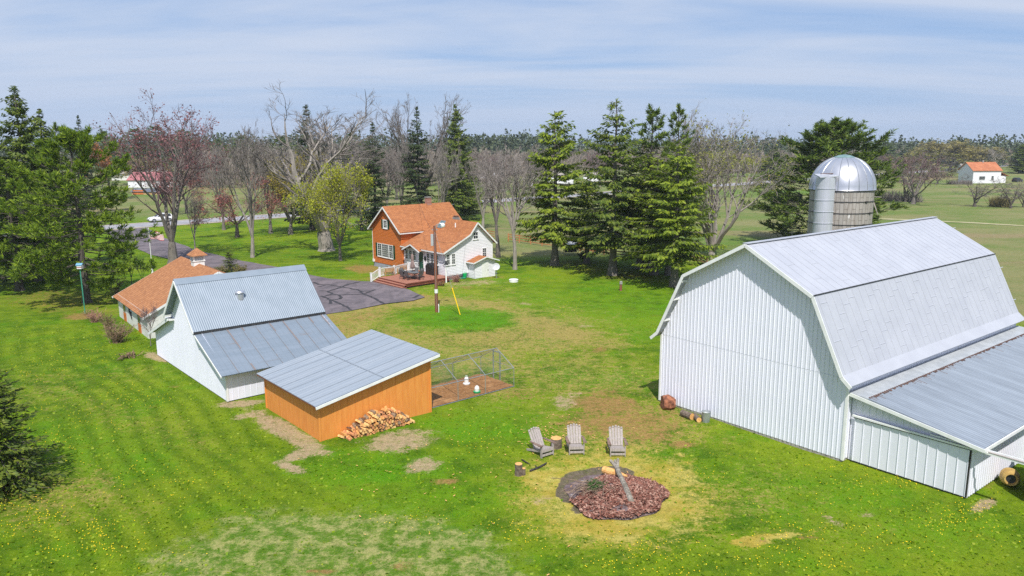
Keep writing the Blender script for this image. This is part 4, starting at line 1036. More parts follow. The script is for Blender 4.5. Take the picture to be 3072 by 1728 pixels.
bm=MB(); pf=[(-.8,0),(-.8,.95),(-.45,1.28),(.35,1.25),(.8,.9),(.8,0)]
NB=18
for j,yy in enumerate((-.36,-.30,0,.28,.34)):
    k=.92 if j in (0,4) else 1
    for i,(x_,z_) in enumerate(pf): bm.v.append((x_*k+rng.uniform(-.03,.03),yy+rng.uniform(-.03,.03),z_*(.95 if j in (0,4) else 1)+(rng.uniform(-.04,.04) if z_>0 else 0)))
for j in range(4):
    for i in range(5): a=j*6+i; bm.f.append((a,a+1,a+7,a+6))
bm.f.append((5,4,3,2,1,0)); bm.f.append((24,25,26,27,28,29)); 
bm.build('cover',M['black_cloth'],gr)
bm=MB(); bm.box(-.7,.7,-.28,.28,.02,.3); bm.build('cart',M['black'],gr)
bw=plain('bench_oak',S(190,150,100),S(164,122,78),5,.75)
def bench(u,v,rz,lb):
    p=HM.inverted()@at(*c5(u,v),ZD)
    t=T('garden_bench',lb,'bench',H(p.x,p.y,ZD),rz,'wooden benches on the deck')
    bm=MB()
    for k in range(4): bm.box(-.6,.6,-.22+.11*k,-.13+.11*k,.42,.45)
    bm.build('seat',bw,t)
    bm=MB()
    for k in range(3): bm.box(-.6,.6,.24,.27,.55+.13*k,.64+.13*k)
    bm.build('backrest',bw,t)
    for x in (-.56,.56):
        for yy,hh in ((-.2,.62),(.24,.92)):
            bm=MB(); bm.box(x-.03,x+.03,yy-.03,yy+.03,0,hh); bm.build('leg',bw,t)
        bm=MB(); bm.box(x-.035,x+.035,-.24,.22,.62,.65); bm.build('armrest',bw,t)
bench(845,1070,-.854-PI/2,'wooden slat bench against the white railing, nearest the steps')
bench(1130,1020,-.854-PI/2+.35,'wooden slat bench against the white railing, nearest the green door')
# ---------------------------------------------------------------- chicken run beside the shed
RM=Matrix.Translation((SX,SY,0))@Matrix.Rotation(SR,4,'Z')
run=T('chicken_run','metal pipe chicken run with green netting beside the orange shed','chicken run',(SX,SY,0),SR)
ya,ym_,yb2=.42,2.08,3.72; ze,za=1.2,2.1; xsr=[6.95,8.85,10.85,13.07]
for x in xsr:
    bm=MB()
    for y in (ya,yb2): bm.tube([(x,y,0),(x,y,ze)],.021,6)
    bm.tube([(x,ya,ze),(x,ym_,za),(x,yb2,ze)],.021,6); bm.build('hoop_frame',M['steel'],run)
for y,z in ((ya,.03),(yb2,.03),(ya,ze),(yb2,ze),(ym_,za)):
    bm=MB(); bm.tube([(xsr[0],y,z),(xsr[-1],y,z)],.02,6); bm.build('rail',M['steel'],run)
bm=MB(); bm.tube([(13.07,ya,.03),(13.07,yb2,.03)],.02,6); bm.tube([(13.07,ya,ze),(13.07,yb2,ze)],.012,5); bm.build('end_rail',M['steel'],run)
bm=MB()
for y in (1.77,2.43): bm.box(13.04,13.10,y-.03,y+.03,0,1.86)
bm.box(13.045,13.095,1.74,2.46,1.84,1.89); bm.build('door_frame',M['steel'],run)
bm=MB()
for z in (.9,1.15): bm.box(13.1,13.13,1.74,1.82,z,z+.08)
bm.build('hinge',M['black'],run)
bm=MB(); bm.quad((xsr[0],ym_,za),(xsr[-1],ym_,za),(xsr[-1],yb2,ze),(xsr[0],yb2,ze)); bm.quad((xsr[0],yb2,ze),(11.0,yb2,ze),(11.0,yb2,.03),(xsr[0],yb2,.03)); bm.build('shade_net',M['net'],run)
bm=MB(); bm.quad((xsr[0],ya,0.03),(xsr[-1],ya,.03),(xsr[-1],ya,ze),(xsr[0],ya,ze)); bm.quad((xsr[0],ya,ze),(xsr[-1],ya,ze),(xsr[-1],ym_,za),(xsr[0],ym_,za)); bm.add([(13.07,ya,.03),(13.07,yb2,.03),(13.07,yb2,ze),(13.07,ym_,za),(13.07,ya,ze)],[(0,1,2,3,4)]); bm.build('wire_net',M['wire'],run)
bm=MB()
px_=[6.75,13.05];py_=[.42,3.7]
n1,n2=26,14
for i in range(n1+1):
    for j in range(n2+1):
        x=px_[0]+(px_[1]-px_[0])*i/n1;y=py_[0]+(py_[1]-py_[0])*j/n2
        p=RM@Vector((x,y,0)); bm.v.append((p.x,p.y,.075+.03*math.sin(i*1.7+j)*math.sin(j*2.1)))
for i in range(n1):
    for j in range(n2): a=i*(n2+1)+j; bm.f.append((a,a+n2+1,a+n2+2,a+1))
struct(bm.build('pen_floor',M['litter']),'structure','brown scratched bedding on the floor of the chicken run','bedding')
def R_(x,y,z=0): return RM@Vector((x,y,z))
fd=T('poultry_feeder','white plastic poultry feeder standing in the chicken run','feeder',R_(11.0,2.5,.09))
bm=MB(); bm.lathe((0,0,0),[(.21,0),(.22,.07),(.16,.08)],20); bm.build('tray',M['white_plastic'],fd)
bm=MB(); bm.lathe((0,0,0),[(.14,.08),(.13,.38),(.09,.44),(.02,.46)],20); bm.build('hopper',M['white_plastic'],fd)
bm=MB(); bm.tube([(-.1,0,.44),(-.06,0,.52),(.06,0,.52),(.1,0,.44)],.012,5); bm.build('handle',M['steel'],fd)
fd=T('poultry_drinker','white poultry drinker on a bright green base in the chicken run','drinker',R_(10.49,.78,.09))
bm=MB(); bm.lathe((0,0,0),[(.20,0),(.22,.09),(.15,.10)],20); bm.build('base',M['green_plastic'],fd)
bm=MB(); bm.lathe((0,0,0),[(.14,.10),(.15,.28),(.11,.38),(.04,.44)],20); bm.build('tank',M['white_plastic'],fd)
# ---------------------------------------------------------------- firewood against the shed
fwm=[plain('split_wood_%s'%n,a,b,7,.85) for n,a,b in (('tan',S(222,168,104),S(188,128,70)),('pink',S(206,146,100),S(170,110,72)),('pale',S(236,192,130),S(206,156,96)),('grey',S(150,128,106),S(112,94,78)))]
bkm=plain('firewood_bark',S(120,88,64),S(86,62,46),8,.9)
fwmesh=[]
r2=random.Random(12)
for k in range(16):
    bm=MB(); n=r2.choice((3,3,4,4,5)); R0=r2.uniform(.075,.115); L=r2.uniform(.36,.46)
    an=sorted(r2.uniform(0,2*PI) for _ in range(n)); an=[2*PI*i/n+r2.uniform(-.35,.35) for i in range(n)]
    P=[(R0*r2.uniform(.75,1.15)*math.cos(a),R0*r2.uniform(.75,1.15)*math.sin(a)) for a in an]
    for y in (-L/2,L/2):
        for x,z in P: bm.v.append((x+r2.uniform(-.008,.008),y,z+r2.uniform(-.008,.008)))
    bm.f.append(tuple(range(n))); bm.f.append(tuple(range(2*n-1,n-1,-1)))
    for i in range(n): bm.f.append((i,i+n,(i+1)%n+n,(i+1)%n))
    me=bm.mesh('firewood',fwm[k%4 if k%4!=3 or k%8==3 else 0]); me.materials.append(bkm)
    me.polygons[2].material_index=1
    fwmesh.append(me)
ph=pl([(.95,.10),(1.15,.26),(1.7,.50),(2.3,.78),(2.75,.98),(3.2,.92),(3.75,.95),(4.1,.82),(4.7,.42),(5.1,.16)])
cnt=0
for row,(yy,dz) in enumerate(((-.30,0),(-.66,-.16))):
    zrow=.09; k=0
    while zrow<1.05:
        x=1.0+(.08 if k%2 else 0)+(r2.random()*.05)
        while x<5.05:
            if zrow<ph(x)+dz+.03:
                o=link('firewood',r2.choice(fwmesh)); q=R_(x,yy+r2.uniform(-.06,.05),zrow+r2.uniform(-.015,.015))
                o.location=q; o.rotation_euler=(r2.uniform(-.07,.07),r2.uniform(0,6.28),SR+r2.uniform(-.09,.09))
                edge=zrow>ph(x)+dz-.14
                if edge and r2.random()<.5: o.rotation_euler=(r2.uniform(-.25,.15),r2.uniform(0,6.28),SR+r2.uniform(-.35,.35))
                tag(o,'split firewood log in the pile against the orange shed','firewood','split logs in the firewood pile'); cnt+=1
            x+=.165
        zrow+=.145;k+=1
# ---------------------------------------------------------------- fire heap
pc_=at(1845,1488); 
A_=at(1668,1478);B_=at(2012,1495);C_=at(1815,1395);D_=at(1850,1562)
ex=(B_-A_).length/2*.87; ey=(C_-D_).length/2*.80
bm=MB(); nr,na=14,72
def edge(a): return 1+.05*math.sin(3*a+1)+.04*math.sin(5*a)+.03*math.sin(9*a+2)
def hh(x,y):
    """height of the chip heap in heap coordinates -1..1"""
    r=math.hypot(x+ -.05,y+.10)
    v=max(0,1-r**2.2/.95)*.42
    v*=sm(-.75,-.25,x-.55*y+.15)            # burnt hollow on the far left side
    v+=.05*math.sin(x*9+1)*math.sin(y*8)*max(0,1-r)
    return v
for i in range(nr+1):
    for j in range(na):
        a=2*PI*j/na; r=i/nr*edge(a); x,y=r*math.cos(a),r*math.sin(a)
        bm.v.append((pc_.x+x*ex,pc_.y+y*ey,.055+hh(x,y)*(1 if i<nr else 0)+ (0.02 if i<nr else -.03)))
for i in range(nr):
    for j in range(na): a=i*na+j;b=i*na+(j+1)%na; bm.f.append((a,b,b+na,a+na)[::-1])
struct(bm.build('ash_bed',M['ash'],smooth=True),'structure','burnt ash and soil of the round fire pit','ash')
bm=MB(); r2=random.Random(21)
k=0
while k<9500:
    a=r2.uniform(0,2*PI); r=math.sqrt(r2.random())*edge(a)*1.02; x,y=r*math.cos(a),r*math.sin(a)
    h_=hh(x,y); k+=1
    cov=sm(.03,.14,h_)
    if x>.0 and r>.55: cov=max(cov,.8)
    if y<-.2 and r>.5: cov=max(cov,.75)
    if math.hypot((x-.02)*1.0,(y+.80)*1.8)<.16 or math.hypot((x+.08)*1.6,(y-.0)*1.2)<.10: cov=.06
    if r2.random()>cov: continue
    p=Vector((pc_.x+x*ex,pc_.y+y*ey,.085+h_+r2.uniform(0,.05)))
    d=Vector((r2.gauss(0,1),r2.gauss(0,1),r2.gauss(0,.4))).normalized(); l=r2.uniform(.04,.10); w_=r2.uniform(.025,.05)
    u=d.cross(Vector((r2.gauss(0,.5),r2.gauss(0,.5),1))).normalized()*w_
    bm.quad(p-d*l-u,p+d*l-u*.6,p+d*l*.9+u,p-d*l+u*.8)
struct(bm.build('wood_chips',M['chips']),'stuff','reddish brown wood chips heaped on the fire pit','wood chips')
def heap(x,y,z=0): return Vector((pc_.x+x*ex,pc_.y+y*ey,.07+hh(x,y)+z))
lt=T('grey_log','long grey forked log lying across the wood chip heap','log',heap(.15,.1))
p0=at(1846,1388,.55);p1=at(1856,1418,.62);p2=at(1893,1505,.42)
o0=lt.location
bm=MB(); bm.tube([p2-o0,(p1*.45+p2*.55)-o0+Vector((.02,0,.02)),p1-o0,p1.lerp(p0,.5)-o0],[.135,.12,.105,.11],9); bm.build('trunk',plain('grey_log_bark',S(158,150,138),S(112,104,92),6,.9,bump=.03,bscale=12),lt)
bm=MB(); e=p1.lerp(p0,.4)-o0; bm.tube([e,p0-o0+Vector((-.2,.08,.06))],[.085,.075],7); bm.tube([e,p0-o0+Vector((.13,.12,.10))],[.075,.07],7); bm.tube([e+Vector((0,0,.02)),p0-o0+Vector((0,.2,.03))],[.07,.05],6); bm.build('fork',plain('grey_log_fork',S(166,156,142),S(120,110,98),7,.9),lt)
ct=T('cut_log','freshly cut tan log lying against the grey log on the heap','log',at(1835,1420,.30))
o0=ct.location; a=at(1812,1409,.32)-o0;b=at(1838,1418,.34)-o0;c=at(1880,1430,.42)-o0
bm=MB(); bm.tube([a,b],[.17,.18],12); bm.build('log_round',M['cutwood'],ct); bm=MB(); bm.tube([b+Vector((.02,0,.01)),c],[.17,.07],10); bm.build('split_piece',M['cutwood'],ct)
bs=T('brush_pile','small heap of dead sticks with green conifer sprigs beside the ash','brush pile',heap(-.52,-.1))
bm=MB(); r2=random.Random(5)
for k in range(70):
    a=r2.uniform(0,2*PI); c_=Vector((r2.gauss(0,.45),r2.gauss(0,.35),.10+abs(r2.gauss(0,.10)))); d=Vector((math.cos(a),math.sin(a),r2.uniform(-.15,.25)))*r2.uniform(.3,.75)
    bm.tube([c_-d,c_+Vector((r2.uniform(-.05,.05),r2.uniform(-.05,.05),.03)),c_+d],[.016,.012,.006],4)
bm.build('sticks',plain('dead_stick',S(150,128,110),S(96,78,66),3,.9),bs)
spr=leafmat('green_sprig',[(.03,.07,.015),(.06,.12,.02)],.2)
for sx_,sy_ in ((.25,.25),(.1,-.1),(.35,.05)):
    bm=MB()
    for k in range(140):
        c_=Vector((sx_+r2.gauss(0,.13),sy_+r2.gauss(0,.12),.18+abs(r2.gauss(0,.08)))); d=Vector((r2.gauss(0,1),r2.gauss(0,1),r2.gauss(0,.5))).normalized()*.10; u=d.orthogonal().normalized()*.02
        bm.quad(c_-u,c_+d-u*.3,c_+d+u*.3,c_+u)
    bm.build('sprig',spr,bs)
bb=T('charred_branch','black charred branch lying in the grass beside the chairs','branch',at(1600,1400,.05))
bm=MB(); o0=bb.location
for P,r in (([(1590,1412),(1612,1404),(1632,1394),(1640,1388)],.045),([(1612,1404),(1606,1396)],.03),([(1565,1378),(1578,1386),(1590,1392)],.03)):
    bm.tube([at(u,v,.07)-o0 for u,v in P],[r]*(len(P)-1)+[r*.5],6)
bm.build('branch_wood',plain('char',S(70,66,66),S(40,36,36),6,.9),bb)
# ---------------------------------------------------------------- adirondack chairs
def adirondack():
    t=T('adirondack_chair','x','chair'); w=M['old_wood']
    for k in range(5):
        x=-.232+.116*k; h=.93+.07*(1-abs(k-2)/2)**.7
        bm=MB(); sx=x*1.06
        a=Vector((x,.30,.27));b=Vector((sx,.68,h))
        bm.bar(a,b,.105,.022,upd=(0,1,.4)); bm.lathe(b,[(.052,-.02),(.05,0.015),(.02,.045)],8); bm.build('back_slat',w,t)
    for k in range(6):
        y=-.27+.105*k; z=.38-.115*(y+.27)/.52
        bm=MB(); bm.hexa([(-.28,y,z-.022),(.28,y,z-.022),(.28,y+.093,z-.042),(-.28,y+.093,z-.042),(-.28,y,z),(.28,y,z),(.28,y+.093,z-.02),(-.28,y+.093,z-.02)]); bm.build('seat_slat',w,t)
    bm=MB(); bm.box(-.29,.29,-.30,-.275,.24,.36); bm.build('apron',w,t); bm=MB(); bm.box(-.30,.30,-.32,-.295,.08,.17); bm.build('front_stretcher',w,t)
    for s in (-1,1):
        bm=MB(); bm.box(s*.31-.02,s*.31+.02,-.31,-.20,0,.55); bm.build('front_leg',w,t)
        bm=MB(); bm.hexa([(s*.285-.018,-.28,.26),(s*.285+.018,-.28,.26),(s*.285+.018,.80,0),(s*.285-.018,.80,0),(s*.285-.018,-.28,.37),(s*.285+.018,-.28,.37),(s*.285+.018,.80,.09),(s*.285-.018,.80,.09)]); bm.build('rear_leg',w,t)
        bm=MB(); bm.slab([(s*.36-.075,-.36,.575),(s*.36+.075,-.36,.575),(s*.36+.045,.46,.545),(s*.36-.045,.46,.545)],.026); bm.build('armrest',plain('arm_wood',S(136,112,98),S(104,84,74),6,.85),t)
    bm=MB(); bm.bar((-.34,.47,.53),(.34,.47,.53),.04,.06); bm.build('back_rail',w,t)
    return t
ac=adirondack()
for i,(u,v,rz_,lb) in enumerate(((1630,1364,.62,'weathered adirondack chair turned towards the tree stump, leftmost of the three'),(1727,1356,.06,'weathered adirondack chair beside the tree stump, middle of the three'),(1851,1362,-.02,'weathered adirondack chair standing alone above the grey log, rightmost of the three'))):
    c=ac if i==0 else copy_tree(ac); c.location=at(u,v); c.rotation_euler=(0,0,rz_); c.scale=(1.12,1.12,1.12); c['label']=lb; c['group']='adirondack chairs around the fire pit'
def stump(u,v,r,h,lb,seed=1):
    t=T('tree_stump',lb,'stump',at(u,v)); rr=random.Random(seed); bm=MB()
    bm.lathe((0,0,0),[(r*1.08,-.05),(r*1.04,.05),(r,h*.5),(r*1.0,h)],20)
    bm.v=[(x*(1+.05*math.sin(5*math.atan2(y,x)+seed)),y*(1+.05*math.sin(5*math.atan2(y,x)+seed)),z) for x,y,z in bm.v]
    bm.build('bark',M['bark_log'],t); bm=MB(); bm.lathe((0,0,0),[(r*.97,h+.002),(r*.94,h+.012)],20); bm.build('cut_top',M['cutwood'],t); return t
stump(1668,1342,.27,.48,'round tree stump standing between two adirondack chairs',2)
stump(1556,1424,.17,.52,'upright cut log standing beside a smaller one at the edge of the fire pit',3)
stump(1571,1424,.085,.30,'small upright cut log leaning beside a bigger one',4)
# ---------------------------------------------------------------- things by the big barn
rs=T('root_stump','reddish sawn root stump lying at the corner of the big barn','stump',at(2003,1226),.4)
bm=MB(); bm.tube([(-.30,.1,.36),(.0,0,.36),(.32,-.1,.33)],[.38,.43,.34],14); bm.v=[(x+.03*math.sin(y*14),y*(1+.08*math.sin(z*11)),z*(1+.05*math.sin(x*13))) for x,y,z in bm.v]; bm.build('wood',plain('red_root',S(170,110,82),S(96,58,44),4,.85,bump=.05,bscale=7),rs)
bm=MB(); bm.lathe((0,0,0),[(.30,.06),(.2,.10)],14,1,.9); bm.build('cut_face',M['cutwood'],rs)
def llog(u0,v0,u1,v1,r,lb):
    a,b=at(u0,v0,r),at(u1,v1,r); t=T('log',lb,'log',(a+b)/2); o=t.location
    bm=MB(); bm.tube([a-o,(a+b)/2-o,b-o],[r*.92,r,r],12); bm.build('bark',M['bark_log'],t)
    d=(b-a).normalized(); bm=MB(); bm.tube([b-o+d*.002,b-o+d*.012],[r*.93,r*.9],12); bm.build('cut_end',M['cutwood'],t)
llog(2046,1238,2076,1250,.19,'bark covered log lying against the base of the big barn'); llog(2083,1246,2097,1260,.15,'short log with a pale cut end between another log and the metal pail')
pa=T('metal_pail','galvanized metal pail standing by the wall of the big barn','pail',at(2117,1266))
bm=MB(); bm.lathe((0,0,0),[(.20,0),(.24,.55),(.255,.56),(.255,.59),(.23,.59),(.225,.45),(.05,.44)],20); bm.build('body',M['steel'],pa)
bm=MB(); bm.lathe((0,0,0),[(.225,.455),(.1,.465)],20); bm.build('contents',M['white_plastic'],pa)
mx_=T('mixer_drum','tan cement mixer drum lying on the grass beside the lean-to wall','mixer',at(3026,1456))
def xf(bm,mt): bm.v=[tuple(mt@Vector(v)) for v in bm.v]
mt=Matrix.Translation((0,0,.40))@Vector((-.42,-.86,.12)).to_track_quat('Z','Y').to_matrix().to_4x4()
bm=MB(); bm.lathe((0,0,0),[(.16,-.42),(.33,-.30),(.37,-.05),(.385,-.03),(.385,.03),(.37,.05),(.33,.30),(.24,.46),(.26,.50),(.22,.50),(.20,.38),(.05,.2)],24); xf(bm,mt); bm.build('drum',M['mixer'],mx_)
bm=MB(); bm.lathe((0,0,0),[(.19,.37),(.05,.36)],20); xf(bm,mt); bm.build('mouth',M['black'],mx_)
bm=MB(); bm.bar((.1,.35,.04),(.55,.75,.08),.06,.06); bm.bar((.25,.2,.04),(.75,.65,.30),.06,.06); bm.bar((.55,.75,.05),(.75,.45,.05),.05,.05); bm.build('stand',M['red_paint'],mx_)
# cargo trailer, only its edge is in the picture
q=at(3079,1512); q2=at(3090,1442)
tr=T('cargo_trailer','black and white cargo trailer cut off by the picture edge beside the mixer drum','trailer',q,-.60)
bm=MB(); bm.box(0.05,1.9,0.0,3.0,.45,2.0); bm.build('body',M['black'],tr)
bm=MB(); bm.box(0.02,.07,-.01,.07,.4,2.02); bm.box(.02,1.9,-.02,.0,.42,.50); bm.box(.02,1.9,-.02,0,1.9,2.0); bm.build('corner_trim',M['white_metal'],tr)
bm=MB(); bm.box(.03,.05,.1,.3,1.4,1.9); bm.build('tail_lamp',M['red_paint'],tr)
for y in (1.3,):
    bm=MB(); bm.lathe((0,0,0),[(.2,-.1),(.33,-.09),(.33,.09),(.2,.1)],18); bm.v=[(.06+z,y+x,.33+yy) for x,yy,z in bm.v]; bm.build('wheel',M['black'],tr)
# ---------------------------------------------------------------- poles, posts, flag
up_=T('utility_pole','brown wooden utility pole with a yard light and a grey box','utility pole',at(1310,936))
hp=hgt(at(1310,936),677,1306)
bm=MB(); bm.tube([(0,0,-.2),(0,0,hp*.5),(-.02,0,hp)],[.15,.135,.11],10); bm.build('shaft',M['pole_wood'],up_)
bm=MB(); bm.tube([(0,-.05,hp-.35),(.15,-.1,hp+.05),(.45,-.1,hp+.22),(.62,-.1,hp+.20)],.03,6); arm=bm.build('lamp_arm',M['steel'],up_)
bm=MB(); bm.lathe((.72,-.1,hp+.05),[(.05,.2),(.17,.1),(.20,.0),(.16,-.14),(.05,-.2)],14); bm.build('lamp_head',M['white_plastic'],arm)
bm=MB(); bm.box(-.36,-.13,-.12,.12,hp-1.75,hp-.75); bm.build('meter_box',plain('grey_box',(.42,.43,.44),(.36,.37,.38),3,.5),up_)
bm=MB(); bm.lathe((0,0,1.72),[(.155,0),(.155,.36)],12); bm.build('white_band',M['white_plastic'],up_)
bm=MB(); bm.tube([(0,-.13,.3),(0,-.13,hp-.5)],.02,5); bm.build('conduit',M['steel'],up_)
bm=MB(); bm.bar((-.25,0,hp-.35),(.25,0,hp-.35),.06,.08); bm.build('bracket',M['steel'],up_)
mk=T('marker_post','short white marker post at the foot of the utility pole','post',at(1315,936))
bm=MB(); bm.tube([(.06,-.2,-.1),(.06,-.2,.75)],.035,8); bm.build('post',M['white_plastic'],mk); bm=MB(); bm.tube([(.06,-.2,.55),(.06,-.2,.76)],.05,8); bm.build('cap',M['white_plastic'],mk)
gb=at(1381,946); gt=up_.location+Vector((0,0,hp-.4))
gy=T('guy_wire','utility pole guy wire with a bright yellow plastic guard','guy wire',gb)
bm=MB(); bm.tube([(0,0,-.1),gt-gb],.012,5); bm.build('wire',M['steel'],gy)
dgy=(gt-gb).normalized(); bm=MB(); bm.tube([dgy*.05,dgy*2.5],.042,8); bm.build('guard',M['yellow'],gy)
def wire(a,b,sag,name,lb,r=.012):
    t=[]; a=Vector(a);b=Vector(b)
    for k in range(13):
        s=k/12; p=a.lerp(b,s); p.z-=sag*4*s*(1-s); t.append(p)
    bm=MB(); bm.tube(t,r,4); tag(bm.build(name,M['black']),lb,'wire')
wire(gt+Vector((0,.1,-.9)),H(14.9,3.0,4.2),.35,'power_line','thin service wire from the utility pole to the white gable')
wire(gt+Vector((0,0,-.2)),at(1130,610,9.0)+Vector((0,30,0)),1.0,'power_line','thin overhead wire running from the utility pole past the orange gable')
be=T('dinner_bell','black iron dinner bell on a white post by the deck','bell',at(1339,848))
hb=hgt(at(1339,848),798,1337)
bm=MB(); bm.box(-.07,.07,-.07,.07,-.1,hb); bm.build('post',M['white_paint'],be)
bm=MB(); bm.lathe((0,0,hb+.12),[(.26,0),(.21,.08),(.15,.28),(.11,.36),(.03,.40)],16); bm.build('bell',M['black'],be)
bm=MB(); bm.tube([(.33*math.cos(a),0,hb+.25+.30*math.sin(a)) for a in np.linspace(-.2,PI+.2,14)],.03,5); bm.tube([(.3*math.cos(a),-.02,hb+.08+.2*math.sin(a)) for a in np.linspace(PI,2*PI,10)],.028,5); bm.build('yoke',M['black'],be)
bk=T('green_bucket','bright green bucket by the white utility porch','bucket',at(1394,834))
bm=MB(); bm.lathe((0,0,0),[(.20,0),(.26,.52),(.28,.53),(.28,.57),(.24,.57)],16); bm.build('body',M['green_plastic'],bk)
bm=MB(); bm.tube([(.27*math.cos(a),0,.55+.2*math.sin(a)) for a in np.linspace(0,PI,9)],.012,4); bm.build('handle',M['steel'],bk)
hs=T('garden_hose','coiled green garden hose on the ground beside the green bucket','hose',at(1386,836))
bm=MB(); bm.tube([((.30+.03*k/9)*math.cos(k*.7),(.28)*math.sin(k*.7),.05+.012*(k%7)) for k in range(40)],.035,5); bm.build('coil',plain('hose_green',S(60,150,120),S(50,130,104),3,.5),hs)
ds=T('satellite_dish','small grey satellite dish beside the utility porch','satellite dish',at(1490,835))
bm=MB(); bm.tube([(0,0,-.1),(0,0,1.3)],.04,6); bm.build('mast',M['steel'],ds)
bm=MB(); bm.lathe((0,0,0),[(.03,-.10),(.25,-.06),(.42,.02),(.42,.03),(.2,-.04)],20); bm.v=[(x-.05,-z*.8-.05+y*.3,1.35+y*.9+z*.2) for x,y,z in bm.v]; bm.build('dish',plain('dish_grey',(.55,.56,.58),(.5,.5,.52),3,.4),ds)
sp_=T('septic_lid','round white septic lid on the lawn in front of the spruces','lid',at(1541,845))
bm=MB(); bm.lathe((0,0,0),[(.50,-.05),(.50,.18),(.47,.20)],24); bm.build('riser',M['white_plastic'],sp_); bm=MB(); bm.lathe((0,0,0),[(.52,.201),(.52,.25),(.40,.30),(.05,.32)],24); bm.build('cover',M['white_plastic'],sp_)
lp=T('hydrant_post','short brown wooden post with a pale grey cap on the lawn','post',at(1862,873))
bm=MB(); bm.box(-.12,.12,-.10,.10,-.1,.72); bm.build('post',M['pole_wood'],lp); bm=MB(); bm.hexa([(-.15,-.14,.72),(.15,-.14,.72),(.15,.14,.74),(-.15,.14,.74),(-.12,-.12,.92),(.14,-.1,.96),(.13,.1,1.02),(-.1,.12,.98)]); bm.build('cap',M['concrete'],lp)
fb=at(458,824)
fp=T('flagpole','slim white flagpole beside the garage flying a flag','flagpole',fb)
hf_=hgt(fb,686,446)
bm=MB(); bm.tube([(0,0,-.1),(0,0,hf_)],[.05,.03],8); bm.lathe((0,0,hf_),[(.05,0),(.06,.05),(.02,.1)],10); bm.build('pole',M['white_paint'],fp)
bm=MB(); bm.tube([(0,0,-.1),(0,0,1.25)],.11,10); bm.build('pole_base',M['white_plastic'],fp)
fl=T('flag','striped red and white flag with a blue starred corner on the flagpole','flag',fb+Vector((.04,0,hf_-.12)))
nxf,nyf=18,8; bm=MB()
for i in range(nxf+1):
    for j in range(nyf+1):
        s=i/nxf; bm.v.append((1.55*s,.16*math.sin(s*7+j*.25)*s+.1*s,-1.0*(1-j/nyf)*(1-.15*s)-.42*s-.05*math.sin(s*9)))
for i in range(nxf):
    for j in range(nyf): a=i*(nyf+1)+j; bm.f.append((a,a+nyf+1,a+nyf+2,a+1))
o=bm.build('cloth',M['flag'],fl); uv=o.data.uv_layers.new(name='UVMap')
for p_ in o.data.polygons:
    for li in p_.loop_indices:
        vi=o.data.loops[li].vertex_index; uv.data[li].uv=((vi//(nyf+1))/nxf,(vi%(nyf+1))/nyf)
bp=at(255.6,942); hb_=hgt(bp,806,240)
bh=T('birdhouse_pole','green pole carrying a small blue and white birdhouse on the west lawn','birdhouse',bp)
bm=MB(); bm.tube([(0,0,-.1),(-.02,0,hb_)],.05,8); bm.build('pole',plain('pole_green',S(70,150,125),S(56,128,106),3,.5),bh)
bm=MB(); bm.box(-.2,.2,-.18,.18,hb_,hb_+.34); bm.build('house_box',M['white_paint'],bh); bm=MB(); bm.slab([(-.27,-.25,hb_+.33),(.27,-.25,hb_+.33),(.27,0,hb_+.50),(-.27,0,hb_+.50)],.03); bm.slab([(-.27,0,hb_+.50),(.27,0,hb_+.50),(.27,.25,hb_+.33),(-.27,.25,hb_+.33)],.03); bm.build('roof',plain('birdhouse_roof',S(110,160,190),S(96,142,172),3,.6),bh)
bm=MB(); bm.box(-.21,.21,-.19,-.182,hb_+.10,hb_+.16); bm.build('perch_board',M['red_paint'],bh)
# ---------------------------------------------------------------- rail fence
fpx=[(1462,712),(1525,724),(1558,728),(1592,733),(1626,738),(1660,743),(1700,748),(1740,754),(1779,760),(1812,764),(1846,769),(1900,775),(1960,783),(2020,790),(2075,797),(2120,803)]
fe=T('rail_fence','long brown three rail wooden fence beyond the spruces','fence',at(1790,760)); o0=fe.location
P=[at(*p)-o0 for p in fpx]
for i,p in enumerate(P):
    bm=MB(); bm.box(p.x-.08,p.x+.08,p.y-.08,p.y+.08,p.z-.2,p.z+1.25); bm.build('post',M['rail_wood'] if i<9 else M['rail_wood_grey'],fe)
for i,(a,b) in enumerate(zip(P,P[1:])):
    if i==0: continue
    for z in (.35,.72,1.08):
        bm=MB(); bm.bar(a+Z*(z+rng.uniform(-.03,.03)),b+Z*(z+rng.uniform(-.03,.03)),.05,.14); bm.build('rail',M['rail_wood'] if i<9 else M['rail_wood_grey'],fe)
bm=MB()
for z in (.35,.72,1.08): bm.bar(P[0]+Z*z,P[0]+(P[0]-P[1]).normalized()*-2.2+Z*z,.05,.14)
bm.build('rail',M['rail_wood'],fe)
# canopy swing under the spruces
sw=T('canopy_swing','garden swing seat with a pale canopy standing under the spruces','garden swing',at(1712,765),.15)
bm=MB(); bm.slab([(-.95,-.55,1.45),(.95,-.55,1.45),(.95,.45,1.85),(-.95,.45,1.85)],.06); bm.slab([(-.95,.45,1.85),(.95,.45,1.85),(.95,.75,1.6),(-.95,.75,1.6)],.05); bm.build('canopy',plain('canopy_grey',(.40,.41,.43),(.30,.31,.33),2,.8),sw)
for x in (-.92,.92):
    bm=MB(); bm.tube([(x,-.7,0),(x,0,1.7),(x,.7,0)],.03,6); bm.build('side_frame',M['black'],sw)
bm=MB(); bm.box(-.8,.8,-.35,.15,.45,.55); bm.build('seat',M['black_cloth'],sw); bm=MB(); bm.slab([(-.8,.15,.5),(.8,.15,.5),(.8,.4,1.05),(-.8,.4,1.05)],.06); bm.build('backrest',M['black_cloth'],sw)
